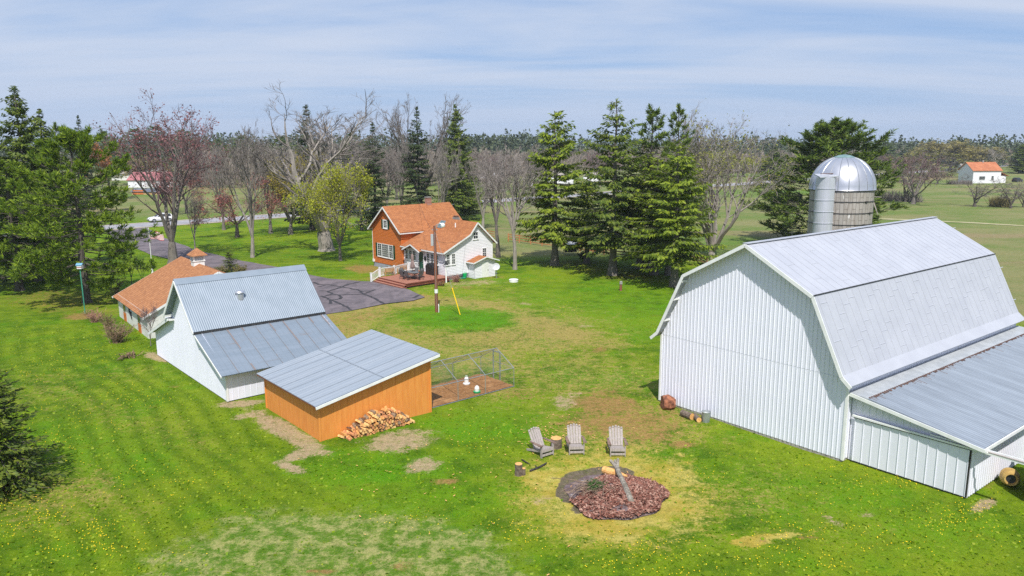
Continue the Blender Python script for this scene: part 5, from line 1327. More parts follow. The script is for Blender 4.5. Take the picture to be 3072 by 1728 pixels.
# ---------------------------------------------------------------- dandelions
bm=MB(); r2=random.Random(33)
cl_=[(60,1560,190,90,420),(330,1620,200,60,260),(200,1280,230,120,300),(420,1180,140,60,120),(480,1450,200,80,150),(2620,1440,280,60,190),(2860,1560,190,90,260),(2500,1600,280,90,230),(2250,1690,350,40,160),(1950,1640,260,70,200),(1600,1600,240,80,140),(90,1090,120,60,140),(280,1050,150,40,120),(900,800,160,40,160),(1340,870,120,40,100),(1750,900,200,60,160),(640,1110,80,40,60),(1420,1320,140,60,60),(2150,1420,160,80,90),(1250,1560,140,40,50)]
for cu_,cv_,ru,rv,n in cl_:
    subs=[(r2.gauss(0,.45),r2.gauss(0,.45)) for _ in range(9)]
    for k in range(int(n*.55)):
        a,b=r2.choice(subs) if r2.random()<.7 else (0,0); s_=.14 if (a or b) else .55
        u=cu_+ru*(a+r2.gauss(0,s_));v=cv_+rv*(b+r2.gauss(0,s_))
        if v>1760 or v<760: continue
        p=at(u,v,.075); q=r2.uniform(.012,.024)
        if SY-2<p.y<60 and (Matrix(RM).inverted()@p).x>-.2 and (Matrix(RM).inverted()@p).x<6.9 and (Matrix(RM).inverted()@p).y>-.1: continue
        vs_=[(p.x+q*math.cos(t),p.y+q*math.sin(t),p.z+.01) for t in np.linspace(0,2*PI,7)[:-1]]; vs_.append((p.x,p.y,p.z+.03))
        bm.add(vs_,[(i,(i+1)%6,6) for i in range(6)])
struct(bm.build('dandelions',M['dandelion']),'stuff','yellow dandelion heads scattered over the lawn','dandelions')
# pale chips and litter around the stump
bm=MB()
for k in range(260):
    u,v=(r2.gauss(1660,60),r2.gauss(1305,26)) if r2.random()<.55 else (r2.gauss(1500,330),r2.gauss(1380,120))
    p=at(u,v,.08); a=r2.uniform(0,PI); d=Vector((math.cos(a),math.sin(a),.1))*r2.uniform(.02,.065); n_=Vector((-math.sin(a),math.cos(a),0))*r2.uniform(.012,.025)
    bm.quad(p-d-n_,p+d-n_,p+d+n_,p-d+n_)
struct(bm.build('wood_splinters',M['cutwood']),'stuff','pale wood splinters scattered in the grass behind the chairs','splinters')

# ---------------------------------------------------------------- grass tufts on the nearer lawn
nr_=np.random.default_rng(5)
m_ok=(1-np.clip(np.maximum.reduce([rough*.8,brown*1.2,pale*1.3,dark*1.5,ringy*.75,dry*.45]),0,1))
def grid_at(A,x,y):
    i=np.clip(np.searchsorted(np.array(xs),x)-1,0,nx-2); j=np.clip(np.searchsorted(np.array(ys),y)-1,0,ny-2); return A[j,i]
NT=45000
ty=21+ (62-21)*nr_.random(NT)**1.35; tx=(nr_.random(NT)*2-1)*(ty*.72+2)
keep=nr_.random(NT)<grid_at(m_ok,tx,ty)*(.35+.65*np.clip(grid_at(stripe,tx,ty)*1.3+.25+grid_at(lush,tx,ty)*.5,0,1))
def inbox(x0,y0,yaw,a,b,c,d):
    lx_=(tx-x0)*math.cos(yaw)+(ty-y0)*math.sin(yaw); ly_=-(tx-x0)*math.sin(yaw)+(ty-y0)*math.cos(yaw)
    return (lx_>a)&(lx_<b)&(ly_>c)&(ly_<d)
keep&=~inbox(8.484,42.365,-.899,-.1,16.4,-.05,21)&~inbox(SX,SY,SR,-.1,13.1,-.1,6.8)&~inbox(-25.159,52.782,-.866,-.1,13.5,-.1,8.2)
keep&=~((np.abs(tx-pc_.x)<ex*1.02)&(np.abs(ty-pc_.y)<ey*1.02))
tx,ty=tx[keep],ty[keep]; n_=len(tx); tz=grid_at(GZ,tx,ty)-.01
a_=nr_.random(n_)*2*PI; hg=.035+.06*nr_.random(n_)**2; wdt=.02+.03*nr_.random(n_); ln_=nr_.normal(0,.05,n_)
ca2,sa2=np.cos(a_),np.sin(a_)
V=np.empty((n_,4,3))
V[:,0]=np.stack([tx-ca2*wdt,ty-sa2*wdt,tz],1); V[:,1]=np.stack([tx+ca2*wdt,ty+sa2*wdt,tz],1)
V[:,2]=np.stack([tx+ca2*wdt*1.5-sa2*ln_,ty+sa2*wdt*1.5+ca2*ln_,tz+hg],1); V[:,3]=np.stack([tx-ca2*wdt*1.3-sa2*ln_,ty-sa2*wdt*1.3+ca2*ln_,tz+hg*.85],1)
me=bpy.data.meshes.new('grass_tufts'); me.vertices.add(n_*4); me.vertices.foreach_set('co',V.ravel()); me.loops.add(n_*4); me.loops.foreach_set('vertex_index',np.arange(n_*4)); me.polygons.add(n_); me.polygons.foreach_set('loop_start',np.arange(0,n_*4,4)); me.update(calc_edges=True)
me.materials.append(leafmat('grass_blade',[S(92,128,6),S(116,150,10),S(140,166,20),S(166,178,56)],.4))
struct(link('grass_tufts',me),'stuff','short tufts of green grass on the nearer lawn','grass')
# ---------------------------------------------------------------- tree builders
def rotaround(v,axis,a): return Matrix.Rotation(a,3,axis)@v
def leafquad(mb,p,d,w,up=None,rr=rng):
    o_=Vector((rr.gauss(0,1),rr.gauss(0,1),rr.gauss(0,1)))
    if up is not None: o_=o_*.45+up
    u=d.cross(o_)
    if u.length<1e-5: return
    u.normalize(); u*=w
    mb.add((p-u*.35,p+d*.45-u,p+d,p+d*.45+u),((0,1,2,3),))
def bare_proto(seed,Hh,Rr,tr,fork,leaders,spread=.55,n1=9,n2=6,n3=4,upb=.10,vase=False,twr=.013,l1=.42,leaves=0,leafsize=.12,lowfrac=.25,single=False):
    """deciduous tree: returns (trunk MB, crown MB, leaf points)"""
    rr=random.Random(seed); TR=MB(); CRN=MB(); tips=[]
    def path(p,d,L,r0,r1,ns,wander,up):
        P=[p];D=[]
        for i in range(ns):
            d=(d+Vector((rr.gauss(0,wander),rr.gauss(0,wander),rr.gauss(0,wander)+up))).normalized()
            p=p+d*(L/ns); P.append(p); D.append(d)
        return P,D,[r0+(r1-r0)*i/ns for i in range(ns+1)]
    def child(d,ang):
        ax=d.orthogonal().normalized(); ax=rotaround(ax,d,rr.uniform(0,2*PI)); return rotaround(d,ax,ang)
    def at_(P,t):
        x=t*(len(P)-1); i=min(int(x),len(P)-2); return P[i].lerp(P[i+1],x-i)
    base=Vector((0,0,0))
    P,D,Rd=path(Vector((0,0,-.3)),Vector((0,0,1)),fork+.3,tr*1.0,tr*.82,4,.03,0)
    Rd[0]=tr*1.35
    TR.tube(P,Rd,8)
    top=P[-1]; LD=[]
    for k in range(leaders):
        az=2*PI*k/leaders+rr.uniform(-.4,.4); lean=spread*rr.uniform(.5,1.15)
        if single and k==0: lean=.04
        L=(Hh-fork)*rr.uniform(.82,1.0)/max(.55,math.cos(lean)*1.0)*.95
        if single and k>0: L*=rr.uniform(.5,.8)
        d=Vector((math.sin(lean)*math.cos(az),math.sin(lean)*math.sin(az),math.cos(lean)))
        st=top if not (single and k>0) else Vector((0,0,fork*rr.uniform(.75,1.0)+ (Hh-fork)*rr.uniform(0,.3)))
        Q,D,Rd=path(st,d,L,tr*rr.uniform(.58,.76),.02,9,.09,upb*(1.3 if vase else .6))
        TR.tube(Q,Rd,6); LD.append((Q,Rd,L,az))
        todo=[(Q,Rd,L,1)]
        while todo and not single:
            Qa,Ra,La,gen=todo.pop()
            for q in range(1 if gen==2 else 2):
                t=rr.uniform(.28,.62); i=min(int(t*9),8); d=(Qa[i+1]-Qa[i]).normalized()
                Lb=La*(1-t)*rr.uniform(.9,1.15); Qb,Db,Rb=path(at_(Qa,t),child(d,rr.uniform(.35,.65)),Lb,Ra[i]*rr.uniform(.6,.8),.018,7,.11,upb*1.2)
                TR.tube(Qb,Rb,5); LD.append((Qb,[Rb[min(7,int(z_*7/9))] for z_ in range(10)],Lb*1.15,az))
                if gen<2: todo.append((Qb,[Rb[min(7,int(z_*7/9))] for z_ in range(10)],Lb,gen+1))
    for Q,Rd,L,az in LD:
        nQ=len(Q)-1
        for j in range(n1 if single else max(4,int(n1*.62*min(1,L/(Hh*.45))))):
            t=rr.uniform(lowfrac,.99); p=at_(Q,t); i=min(int(t*nQ),nQ-1); d=(Q[i+1]-Q[i]).normalized()
            L1=L*l1*(1.0-.42*t)*rr.uniform(.7,1.2); r1=max(.022,Rd[i]*rr.uniform(.42,.6))
            Q1,D1,R1=path(p,child(d,rr.uniform(.55,1.05)),L1,r1,.014,6,.13,upb)
            CRN.tube(Q1,R1,4,False)
            for k in range(n2):
                t2=rr.uniform(.2,1); p2=at_(Q1,t2); i2=min(int(t2*6),5); d2=(Q1[i2+1]-Q1[i2]).normalized()
                L2=L1*rr.uniform(.28,.5)*(1.15-.5*t2); Q2,D2,R2=path(p2,child(d2,rr.uniform(.4,.95)),L2,.020 if twr>.012 else .014,twr*.7,4,.15,upb)
                CRN.tube(Q2,R2,3,False)
                for q in range(n3):
                    t3=rr.uniform(.25,1); p3=at_(Q2,t3); i3=min(int(t3*4),3); d3=(Q2[i3+1]-Q2[i3]).normalized()
                    L3=L2*rr.uniform(.35,.65); Q3,D3,R3=path(p3,child(d3,rr.uniform(.3,.8)),L3,twr,twr*.55,2,.15,upb)
                    CRN.tube(Q3,R3,3,False); tips.append((Q3[-1],D3[-1])); tips.append((Q3[1],D3[0]))
                tips.append((Q2[-1],D2[-1]))
    # fit to height and spread
    allv=CRN.v; zmax=max(v[2] for v in allv); rad=sorted(math.hypot(v[0],v[1]) for v in allv)[int(len(allv)*.985)]
    kz=Hh/zmax; kr=Rr/rad
    def fit(v):
        z=v[2]; f=sm(0,fork*1.5,z)if z>0 else 0; k=1+(kr-1)*f; return (v[0]*k,v[1]*k,v[2]*(kz if z>0 else 1))
    TR.v=[fit(v) for v in TR.v]; CRN.v=[fit(v) for v in CRN.v]
    LF=MB()
    if leaves:
        for k in range(leaves):
            p,d=rr.choice(tips); p=Vector(fit(p)); p=p+Vector((rr.gauss(0,.22),rr.gauss(0,.22),rr.gauss(0,.22)))
            dd=(d+Vector((rr.gauss(0,.7),rr.gauss(0,.7),rr.gauss(0,.7)))).normalized()
            s=leafsize*rr.uniform(.6,1.4); leafquad(LF,p,dd*s*1.6,s*.55,rr=rr)
    return TR,CRN,LF
def spruce_proto(seed,Hh,Rr,z0,pend=.7,dens=1.0,prof=.85,tr=.22,step=.42,tipw=.5,gap=0):
    rr=random.Random(seed); TR=MB(); CRN=MB()
    P=[Vector((rr.gauss(0,.03),rr.gauss(0,.03),z)) for z in np.linspace(-.3,Hh,9)]; P[0]=Vector((0,0,-.3))
    TR.tube(P,[tr*1.5]+[tr*(1-.93*i/8) for i in range(1,9)],8)
    z=z0; lean=rr.uniform(0,6.28)
    while z<Hh-.15:
        t=(z-z0)/(Hh-z0); base=1.22*Rr*((1-t)**prof)*(.62+.38*sm(0,.16,t))+.12
        nb=int((4+4*(1-t))*dens+rr.random())
        for k in range(nb):
            if gap and rr.random()<gap: continue
            az=rr.uniform(0,2*PI); L=base*rr.choice((rr.uniform(.40,.8),rr.uniform(.8,1.2)))*(1+.14*math.cos(az-lean)); zz=z+rr.uniform(-.2,.2)
            el=math.radians(-14+46*t+rr.uniform(-8,8)); d=Vector((math.cos(az)*math.cos(el),math.sin(az)*math.cos(el),math.sin(el)))
            p=Vector((0,0,zz)); pts=[p]; ns=4
            for i in range(ns):
                d=(d+Vector((0,0,-.10+.17*i*.6))).normalized(); p=p+d*(L/ns); pts.append(p)
            TR.tube(pts,[.028+.02*(1-t),.024,.018,.013,.007],3,False)
            m_=max(3,int(L/.17))
            for i in range(m_):
                s=(.22+.78*(i+rr.random())/m_); x=s*ns; j=min(int(x),ns-1); q=pts[j].lerp(pts[j+1],x-j); dd=(pts[j+1]-pts[j]).normalized()
                side=dd.cross(Vector((0,0,1))).normalized()
                wd=.62*(1-.55*s)*min(1,L/1.6)
                for sg in (-1,1,0):
                    ln=rr.uniform(.30,.55)*(1.0 if sg else 1.15)*tipw*1.5*(.55+.45*min(1,L/1.4))
                    dr=(dd*rr.uniform(.3,.9)+side*sg*rr.uniform(.6,1.1)+Vector((0,0,-pend*rr.uniform(.25,1.2)))).normalized()
                    b=q+side*sg*wd*rr.uniform(0,.8)+Vector((0,0,rr.uniform(-.06,.06)))
                    leafquad(CRN,b,dr*ln*.98,ln*rr.uniform(.15,.26),Vector((math.cos(az),math.sin(az),.8)),rr=rr)
        z+=step*rr.uniform(.75,1.25)*(1-.35*t)
    for k in range(14):
        a=rr.uniform(0,6.28); leafquad(CRN,Vector((0,0,Hh-.1-rr.random()*.7)),Vector((math.cos(a)*.5,math.sin(a)*.5,.75)).normalized()*rr.uniform(.22,.4),.05,rr=rr)
    return TR,CRN
def pine_proto(seed,Hh,Rr,z0,tr=.3,nb=70,tuft=.36,round_=.6,up=.25,den=1.0,ntuft=11):
    rr=random.Random(seed); TR=MB(); CRN=MB()
    P=[Vector((0,0,-.3))]+[Vector((rr.gauss(0,.10),rr.gauss(0,.10),z)) for z in np.linspace(.5,Hh*.97,9)]
    TR.tube(P,[tr*1.4]+[tr*(1-.9*i/9) for i in range(1,10)],8)
    for k in range(nb):
        t=((k+rr.random())/nb)**.9; zz=z0+(Hh*.96-z0)*t
        L=Rr*(max(.05,1-t**1.9)**round_)*(.55+.45*sm(0,.22,t))*rr.uniform(.55,1.12)+.25
        az=k*2.399+rr.uniform(-.5,.5); el=math.radians(-12+55*t*t+rr.uniform(-10,12))
        d=Vector((math.cos(az)*math.cos(el),math.sin(az)*math.cos(el),math.sin(el))); p=Vector((0,0,zz)); pts=[p]
        for i in range(5):
            d=(d+Vector((rr.gauss(0,.08),rr.gauss(0,.08),-.05+up*.16*i))).normalized(); p=p+d*L/5; pts.append(p)
        TR.tube(pts,[.06*(1.1-t)+.015,.05*(1.1-t)+.012,.035,.025,.018,.01],4,False)
        ends=[(pts[-1],d)]
        for i in range(int((4+L*2.0)*den)):
            s=rr.uniform(.34,1); x=s*5; j=min(int(x),4); q=pts[j].lerp(pts[j+1],x-j); dd=(pts[j+1]-pts[j]).normalized()
            a=rr.uniform(.5,1.15)*rr.choice((-1,1)); e=rotaround(dd,Vector((0,0,1)),a); e=(e+Vector((0,0,rr.uniform(-.1,.95)))).normalized()
            l=L*.30*rr.uniform(.5,1.2)*(1.2-.6*s)+.15; w=q+e*l; TR.tube([q,q.lerp(w,.55)+Vector((0,0,-.03)),w],[.018,.014,.008],3,False); ends.append((w,e))
        for q,e in ends:
            for c in range(ntuft):
                dr=(e*.75+Vector((rr.gauss(0,.62),rr.gauss(0,.62),rr.gauss(.25,.5)))).normalized(); ln=tuft*rr.uniform(.7,1.25)
                leafquad(CRN,q-e*rr.uniform(0,.45),dr*ln,ln*.10,Vector((math.cos(az)*.8,math.sin(az)*.8,.9)),rr=rr)
    return TR,CRN
class Proto: pass
def proto(tm,cm,trunk,crown,leaf=None,lm=None):
    p=Proto(); p.t=trunk.mesh('trunk',M[tm]); p.c=crown.mesh('crown',M[cm]) if crown and crown.v else None
    p.l=leaf.mesh('leaves',M[lm]) if leaf is not None and leaf.v else None
    p.h=max([v[2] for v in trunk.v]+[v[2] for v in (crown.v if crown else [])]); return p
def plant(p,name,label,cat,base,H_,R_k=1.0,rz=0,group=None,lean=(0,0),trunkname='trunk'):
    t=T(name,label,cat,base,rz,group); k=H_/p.h; t.scale=(k*R_k,k*R_k,k)
    if lean!=(0,0): t.rotation_euler=(lean[0],lean[1],rz)
    link('trunk',p.t,t)
    if p.c: link('crown',p.c,t)
    if p.l: link('leaves',p.l,t)
    return t
def P_bare(seed,tm='bark_grey',cm='twig_grey',lm=None,**k):
    a,b,c=bare_proto(seed,**k); return proto(tm,cm,a,b,c,lm)
def tree_px(p,name,label,cat,base,topv,rpx=None,rz=0,group=None,Rnom=None,u=None,**kw):
    b=at(*base); H_=hgt(b,topv,base[0]); k=1.0
    if rpx is not None and Rnom: k=1.22*(rpx/ppm(b))/(Rnom*H_/p.h)
    return plant(p,name,label,cat,b,H_,k,rz,group,**kw)
# ---- conifer prototypes
PS1=proto('bark_grey','needle_lime',*spruce_proto(1,16,3.6,3.2,pend=1.15,dens=.98,prof=.66,tr=.30,tipw=.66,gap=.14))
PS2=proto('bark_grey','needle_spruce',*spruce_proto(2,17,3.7,3.6,pend=1.1,dens=.85,prof=.74,tr=.30,tipw=.60,gap=.22))
PS3=proto('bark_dark','needle_spruce_dark',*spruce_proto(3,18,3.0,1.5,pend=.9,dens=.85,prof=.9,tr=.26,tipw=.6))
PS4=proto('bark_grey','needle_spruce',*spruce_proto(5,20,4.4,1.5,pend=.9,dens=1.2,prof=.85,tr=.32,tipw=.66))
PP1=proto('bark_dark','needle_redpine',*pine_proto(7,17,6.6,2.2,tr=.42,nb=92,tuft=.50,round_=.60,den=1.2,ntuft=20,up=.32))
PP2=proto('bark_grey','needle_pine',*pine_proto(8,13,5.2,.8,tr=.35,nb=135,tuft=.46,round_=.50,den=1.15,ntuft=19,up=.42))
PP3=proto('bark_dark','needle_pine',*pine_proto(9,17,3.2,3.5,tr=.26,nb=62,tuft=.42,round_=.75,den=1.0))
PF=proto('bark_dark','needle_spruce',*spruce_proto(11,6.2,2.35,.15,pend=.25,dens=1.9,prof=.8,tr=.12,step=.24,tipw=.40))
PJ=proto('bark_dark','needle_spruce',*spruce_proto(12,3,1.2,.1,pend=.1,dens=1.6,prof=.75,tr=.07,step=.2,tipw=.3))
# ---- left group
tree_px(PP1,'red_pine','large red pine with dense bright green tufts over the west lawn','pine',(262,908),366,168,.6,None,6.6)
tree_px(PS4,'spruce_tree','tallest pointed spruce behind the big red pine at the left edge','spruce',(112,842),256,110,1.1,'spruces and pines at the left edge',4.4)
tree_px(PP3,'pine_tree','open topped pine at the far left picture edge','pine',(12,838),278,85,.2,'spruces and pines at the left edge',3.2)
tree_px(PS4,'spruce_tree','shorter spruce right of the tallest spruce behind the red pine','spruce',(172,818),325,95,2.6,'spruces and pines at the left edge',4.4)
tree_px(PP3,'pine_tree','small dark pine top showing above the red pine','pine',(207,760),362,52,3.0,'spruces and pines at the left edge',3.2)
tree_px(PP1,'red_pine','lower red pine filling the left edge below the spruces','pine',(60,872),470,170,2.9,'spruces and pines at the left edge',6.6)
tree_px(PS3,'spruce_tree','narrow dark spruce standing alone behind the red pine','spruce',(265,655),344,38,.3,None,3.0)
tree_px(PP3,'pine_tree','blue green pine behind the grey roofed building at the left','pine',(330,600),384,42,1.3,None,3.2)
PY1=P_bare(61,'bark_grey','twig_pale','leaf_rust',Hh=8,Rr=2.6,tr=.14,fork=1.5,leaders=4,n1=8,n2=5,n3=3,leaves=1500,leafsize=.20)
tree_px(PY1,'young_oak','young tree with dry rust brown leaves beside the red pine','tree',(305,640),430,42,0,None,2.6)
PB0=P_bare(62,'bark_dark','twig_grey',None,Hh=4,Rr=1.0,tr=.07,fork=1.2,leaders=3,n1=6,n2=4,n3=2)
# ---- red maple
PM=P_bare(21,'bark_grey','twig_red','bud_wine',Hh=17,Rr=5.6,tr=.44,fork=2.6,leaders=5,spread=.46,n1=13,n2=6,n3=4,upb=.05,leaves=2600,leafsize=.11,lowfrac=.2,twr=.014)
b=at(520,790); 
plant(PM,'red_maple','red budded maple with a forked dark trunk behind the garage','maple',b,hgt(b,262,528),1.15,.4)
PM2=P_bare(22,'bark_dark','twig_red','bud_red',Hh=10,Rr=5.4,tr=.24,fork=2.6,leaders=5,spread=.8,n1=13,n2=7,n3=4,upb=-.01,leaves=3000,leafsize=.12)
tree_px(PM2,'red_maple','low wide maple with crimson buds beyond the driveway, nearer the bare tree','maple',(712,712),520,125,1,None,5.4)
tree_px(PM2,'red_maple','bright red budding maple crown behind the big forked maple','maple',(560,640),470,85,2.2,None,5.4)
PD=P_bare(23,'bark_pale','twig_grey',None,Hh=14,Rr=3.6,tr=.24,fork=2.2,leaders=5,spread=.30,n1=12,n2=5,n3=4,upb=.12,twr=.013)
tree_px(PD,'bare_tree','slender bare tree with upright branches on the lawn left of the yellow tree','bare tree',(757,772),345,82,.8,None,3.6)
tree_px(PD,'bare_tree','thin pale bare sapling trunk beside the red maple','bare tree',(585,748),560,32,2.2,None,3.6)
tree_px(PB0,'bare_sapling','thin dark bare sapling in the shade under the red pine, nearer the garage','sapling',(431,872),765,18,0,'bare saplings under the red pine',1.0)
tree_px(PB0,'bare_sapling','bare sapling in the shade under the red pine, nearer the pine trunk','sapling',(396,868),740,20,2,'bare saplings under the red pine',1.0)
PW=P_bare(24,'bark_grey','twig_pale','leaf_gold',Hh=11,Rr=4.6,tr=.28,fork=1.8,leaders=6,spread=.75,n1=12,n2=7,n3=4,upb=-.02,leaves=8000,leafsize=.11)
tree_px(PW,'golden_willow','golden yellow budding tree behind the bare tree','willow',(872,703),442,108,0,None,4.6)
# ---- big silver maple
PBM=P_bare(25,'bark_pale','twig_grey',None,Hh=19,Rr=9.0,tr=.72,fork=2.8,leaders=5,spread=.62,n1=13,n2=6,n3=4,upb=.08,twr=.014,l1=.38)
b=at(980,752); plant(PBM,'silver_maple','huge bare silver maple with a thick pale trunk left of the house','maple',b,hgt(b,250,980),1.28,2.05)
PL=P_bare(26,'bark_grey','twig_pale','leaf_lime',Hh=9.5,Rr=4.4,tr=.20,fork=1.6,leaders=6,spread=.8,n1=13,n2=7,n3=4,upb=0,leaves=12000,leafsize=.10)
tree_px(PL,'lime_tree','bright lime green young leafed tree beside the orange gable','tree',(1021,782),482,104,1.5,None,4.4)
PO=P_bare(27,'bark_dark','twig_grey',None,Hh=18,Rr=7.0,tr=.55,fork=2.6,leaders=6,spread=.60,n1=12,n2=6,n3=4,upb=.04,twr=.016,l1=.36)
b=at(1262,640); plant(PO,'bare_oak','broad bare oak with crooked limbs behind the orange roof','oak',b,hgt(b,266,1262),1.25,.3)
PO2=P_bare(28,'bark_grey','twig_pale',None,Hh=15,Rr=5.0,tr=.34,fork=2.0,leaders=6,spread=.5,n1=12,n2=6,n3=4,upb=.06)
tree_px(PO2,'bare_tree','grey bare tree left of the oak above the orange gable','bare tree',(1205,655),375,62,1.0,None,5.0)
for (bx,by,tv,rp,pr,rn,lb) in ((937,690,312,62,PS3,3.0,'dark spruce rising through the crown of the silver maple'),(1128,690,366,52,PS3,3.0,'dark spruce between the silver maple and the oak'),(1258,655,318,50,PS3,3.0,'dark spire topped spruce behind the middle of the oak'),(1372,660,312,62,PS4,4.4,'tall dark spruce behind the right side of the oak'),
   (1040,640,430,60,PS3,3.0,'short dark spruce low behind the silver maple'),(1400,640,470,60,PS4,4.4,'lower bushy spruce right of the tall spruce behind the house')):
    tree_px(pr,'spruce_tree',lb,'spruce',(bx,by),tv,rp,bx*.1,'spruces behind the house',rn)
for (bx,by,tv,rp,pr,rn,lb) in ((672,690,405,70,PO2,5.0,'grey bare tree beyond the driveway between the red maple and the slender bare tree'),(812,700,378,80,PO2,5.0,'grey bare tree behind the golden tree left of the silver maple'),(1085,690,400,70,PD,3.6,'upright bare tree close behind the right limbs of the silver maple'),
  (1325,690,398,75,PO2,5.0,'grey bare tree above the chimney of the farmhouse'),(1448,690,440,62,PD,3.6,'slim bare tree just left of the two fan shaped trees'),(930,650,415,85,PO2,5.0,'grey bare tree beyond the road behind the silver maple trunk'),(1160,640,430,70,PD,3.6,'slim bare tree beyond the road above the orange gable peak')):
    tree_px(pr,'bare_tree',lb,'bare tree',(bx,by),tv,rp,bx*.37,'bare trees behind the house',rn)
# ---- right of the house
PK=P_bare(29,'bark_grey','twig_pale',None,Hh=13,Rr=4.0,tr=.26,fork=4.2,leaders=7,spread=.46,n1=12,n2=6,n3=4,upb=.05,vase=True,twr=.014)
tree_px(PK,'bare_tree','bare dark trunked fan shaped tree just right of the white gable','bare tree',(1495,772),430,85,.2,None,4.0)
PK2=P_bare(30,'bark_pale','twig_pale',None,Hh=13,Rr=4.2,tr=.25,fork=4.0,leaders=7,spread=.48,n1=12,n2=6,n3=4,upb=.05,vase=True,twr=.014)
tree_px(PK2,'bare_tree','bare pale trunked fan shaped tree between the white gable and the spruces','bare tree',(1545,808),420,90,1.2,None,4.2)
tree_px(PS1,'norway_spruce','single lime tinged spruce nearest the white gable','spruce',(1664,796),330,105,.5,'spruces in the row behind the barn',3.6)
tree_px(PS2,'norway_spruce','tallest spruce of the row with a thin open top','spruce',(1838,826),292,120,1.4,'spruces in the row behind the barn',3.7)
tree_px(PP3,'pine_tree','dark green pine topping the spruce clump beside the bare willow','pine',(1945,808),306,88,0,'spruces in the row behind the barn',3.2)
tree_px(PP3,'pine_tree','rightmost dark pine top in the spruce clump, leaning to the bare willow','pine',(2020,800),306,70,2,'spruces in the row behind the barn',3.2)
tree_px(PS1,'norway_spruce','lime tinged spruce at the right end of the clump, nearest the barn','spruce',(2022,860),428,112,2.2,'spruces in the row behind the barn',3.6)
tree_px(PS1,'norway_spruce','short spruce low between the two thick trunks of the clump','spruce',(1962,824),470,110,3.9,'spruces in the row behind the barn',3.6)
tree_px(PS2,'norway_spruce','shaded spruce at the back of the clump behind the tallest spruce','spruce',(1920,806),420,110,5.1,'spruces in the row behind the barn',3.7)
tree_px(PS1,'norway_spruce','low drooping spruce between the single spruce and the tallest one','spruce',(1760,790),520,85,1.0,'spruces in the row behind the barn',3.6)
tree_px(PS2,'norway_spruce','thin spruce with a pale trunk beside the barn side of the clump','spruce',(2003,826),480,80,.7,'spruces in the row behind the barn',3.7)
PV=P_bare(31,'bark_pale','twig_pale','leaf_willow',Hh=15,Rr=6.2,tr=.38,fork=.8,leaders=9,spread=.55,n1=12,n2=7,n3=4,upb=.06,vase=True,leaves=3600,leafsize=.10,twr=.014)
b=at(2135,775); plant(PV,'bare_willow','many stemmed bare willow with pale upright branches behind the barn roof','willow',b,hgt(b,300,2170),1.2,.9)
b=at(2478,735); plant(PP2,'pine_tree','big round dark green pine behind the silo','pine',b,hgt(b,345,2478),(212/ppm(b))/(5.2*hgt(b,350,2478)/PP2.h),.5)
# ---- near left spruce and shrubs
b=at(8,1462); plant(PF,'spruce_tree','dark young spruce at the left edge of the front lawn','spruce',b,hgt(b,1062,10),1.0,.4)
b=at(690,818); plant(PJ,'small_spruce','little cone shaped spruce behind the white shed barn','spruce',b,hgt(b,752,690),1.05,0)
def shrub(u,v,h,r,cmat,seed,lb,leaf=None,n=26,name='shrub'):
    rr=random.Random(seed); bm=MB(); lf=MB(); t=T(name,lb,'shrub',at(u,v))
    for k in range(n):
        az=rr.uniform(0,6.28); ln=rr.uniform(.15,.85); d=Vector((math.cos(az)*ln,math.sin(az)*ln,1)).normalized(); p=Vector((rr.gauss(0,.12*r),rr.gauss(0,.12*r),0)); L=h*rr.uniform(.7,1.1)
        pts=[p]
        for i in range(4): d=(d+Vector((rr.gauss(0,.12),rr.gauss(0,.12),0))).normalized(); p=p+d*L/4; pts.append(p)
        bm.tube(pts,[.02,.016,.013,.01,.006],3,False)
        for q in range(9):
            i=rr.randint(1,3); e=pts[i].lerp(pts[i+1],rr.random()); dd=(Vector((rr.gauss(0,1),rr.gauss(0,1),rr.gauss(.6,.6)))).normalized()*L*rr.uniform(.12,.3)
            bm.tube([e,e+dd*.5+Vector((rr.gauss(0,.02),rr.gauss(0,.02),0)),e+dd],[.010,.008,.005],3,False)
            if leaf:
                for z in range(leaf[1]): leafquad(lf,e+dd*rr.random(),Vector((rr.gauss(0,1),rr.gauss(0,1),rr.gauss(0,1))).normalized()*.09,.035,rr=rr)
    k=r/max(.1,sorted(math.hypot(v[0],v[1]) for v in bm.v)[int(len(bm.v)*.97)])
    bm.v=[(x*k,y*k,z) for x,y,z in bm.v]; lf.v=[(x*k,y*k,z) for x,y,z in lf.v]
    bm.build('stems',cmat,t)
    if leaf: lf.build('leaves',M[leaf[0]],t)
    return t
shr_t=plain('shrub_twig',S(150,122,98),S(110,90,74),4,.9); shr_p=plain('shrub_pink',S(176,132,116),S(136,98,86),4,.9)
shrub(353,1028,1.5,1.15,shr_t,1,'round bare twiggy shrub on the lawn in front of the garage',None,60)
shrub(288,966,1.1,.95,shr_p,2,'pinkish bare shrub beside the birdhouse pole',None,34)
shrub(327,990,1.4,.7,shr_t,3,'thin greening shrub between two bare shrubs by the garage',('leaf_olive',2),30)
shrub(348,880,1.9,1.2,shr_t,4,'loose leafy shrub at the far corner of the garage',('leaf_olive',3),26)
t_=shrub(385,1072,.35,1.0,shr_t,6,'low heap of dry twigs on the lawn by the shed barn',None,24,'twig_heap')
shrub(722,828,1.2,1.1,shr_t,7,'bronze green spreading juniper right of the little spruce',('leaf_olive',6),34,'juniper')
shrub(660,826,1.0,.9,shr_t,8,'bronze green spreading juniper left of the little spruce',('leaf_olive',6),30,'juniper')
shrub(1368,846,.9,.9,shr_p,9,'reddish bare shrub in the bed beside the dinner bell',None,34)
shrub(1185,822,1.3,.9,shr_t,10,'thin yellow green shrub under the big picture window',('leaf_olive',2),20)
shrub(1325,858,.5,.6,shr_t,11,'small dark perennial clump in the mulch bed',('leaf_rust',1),16)
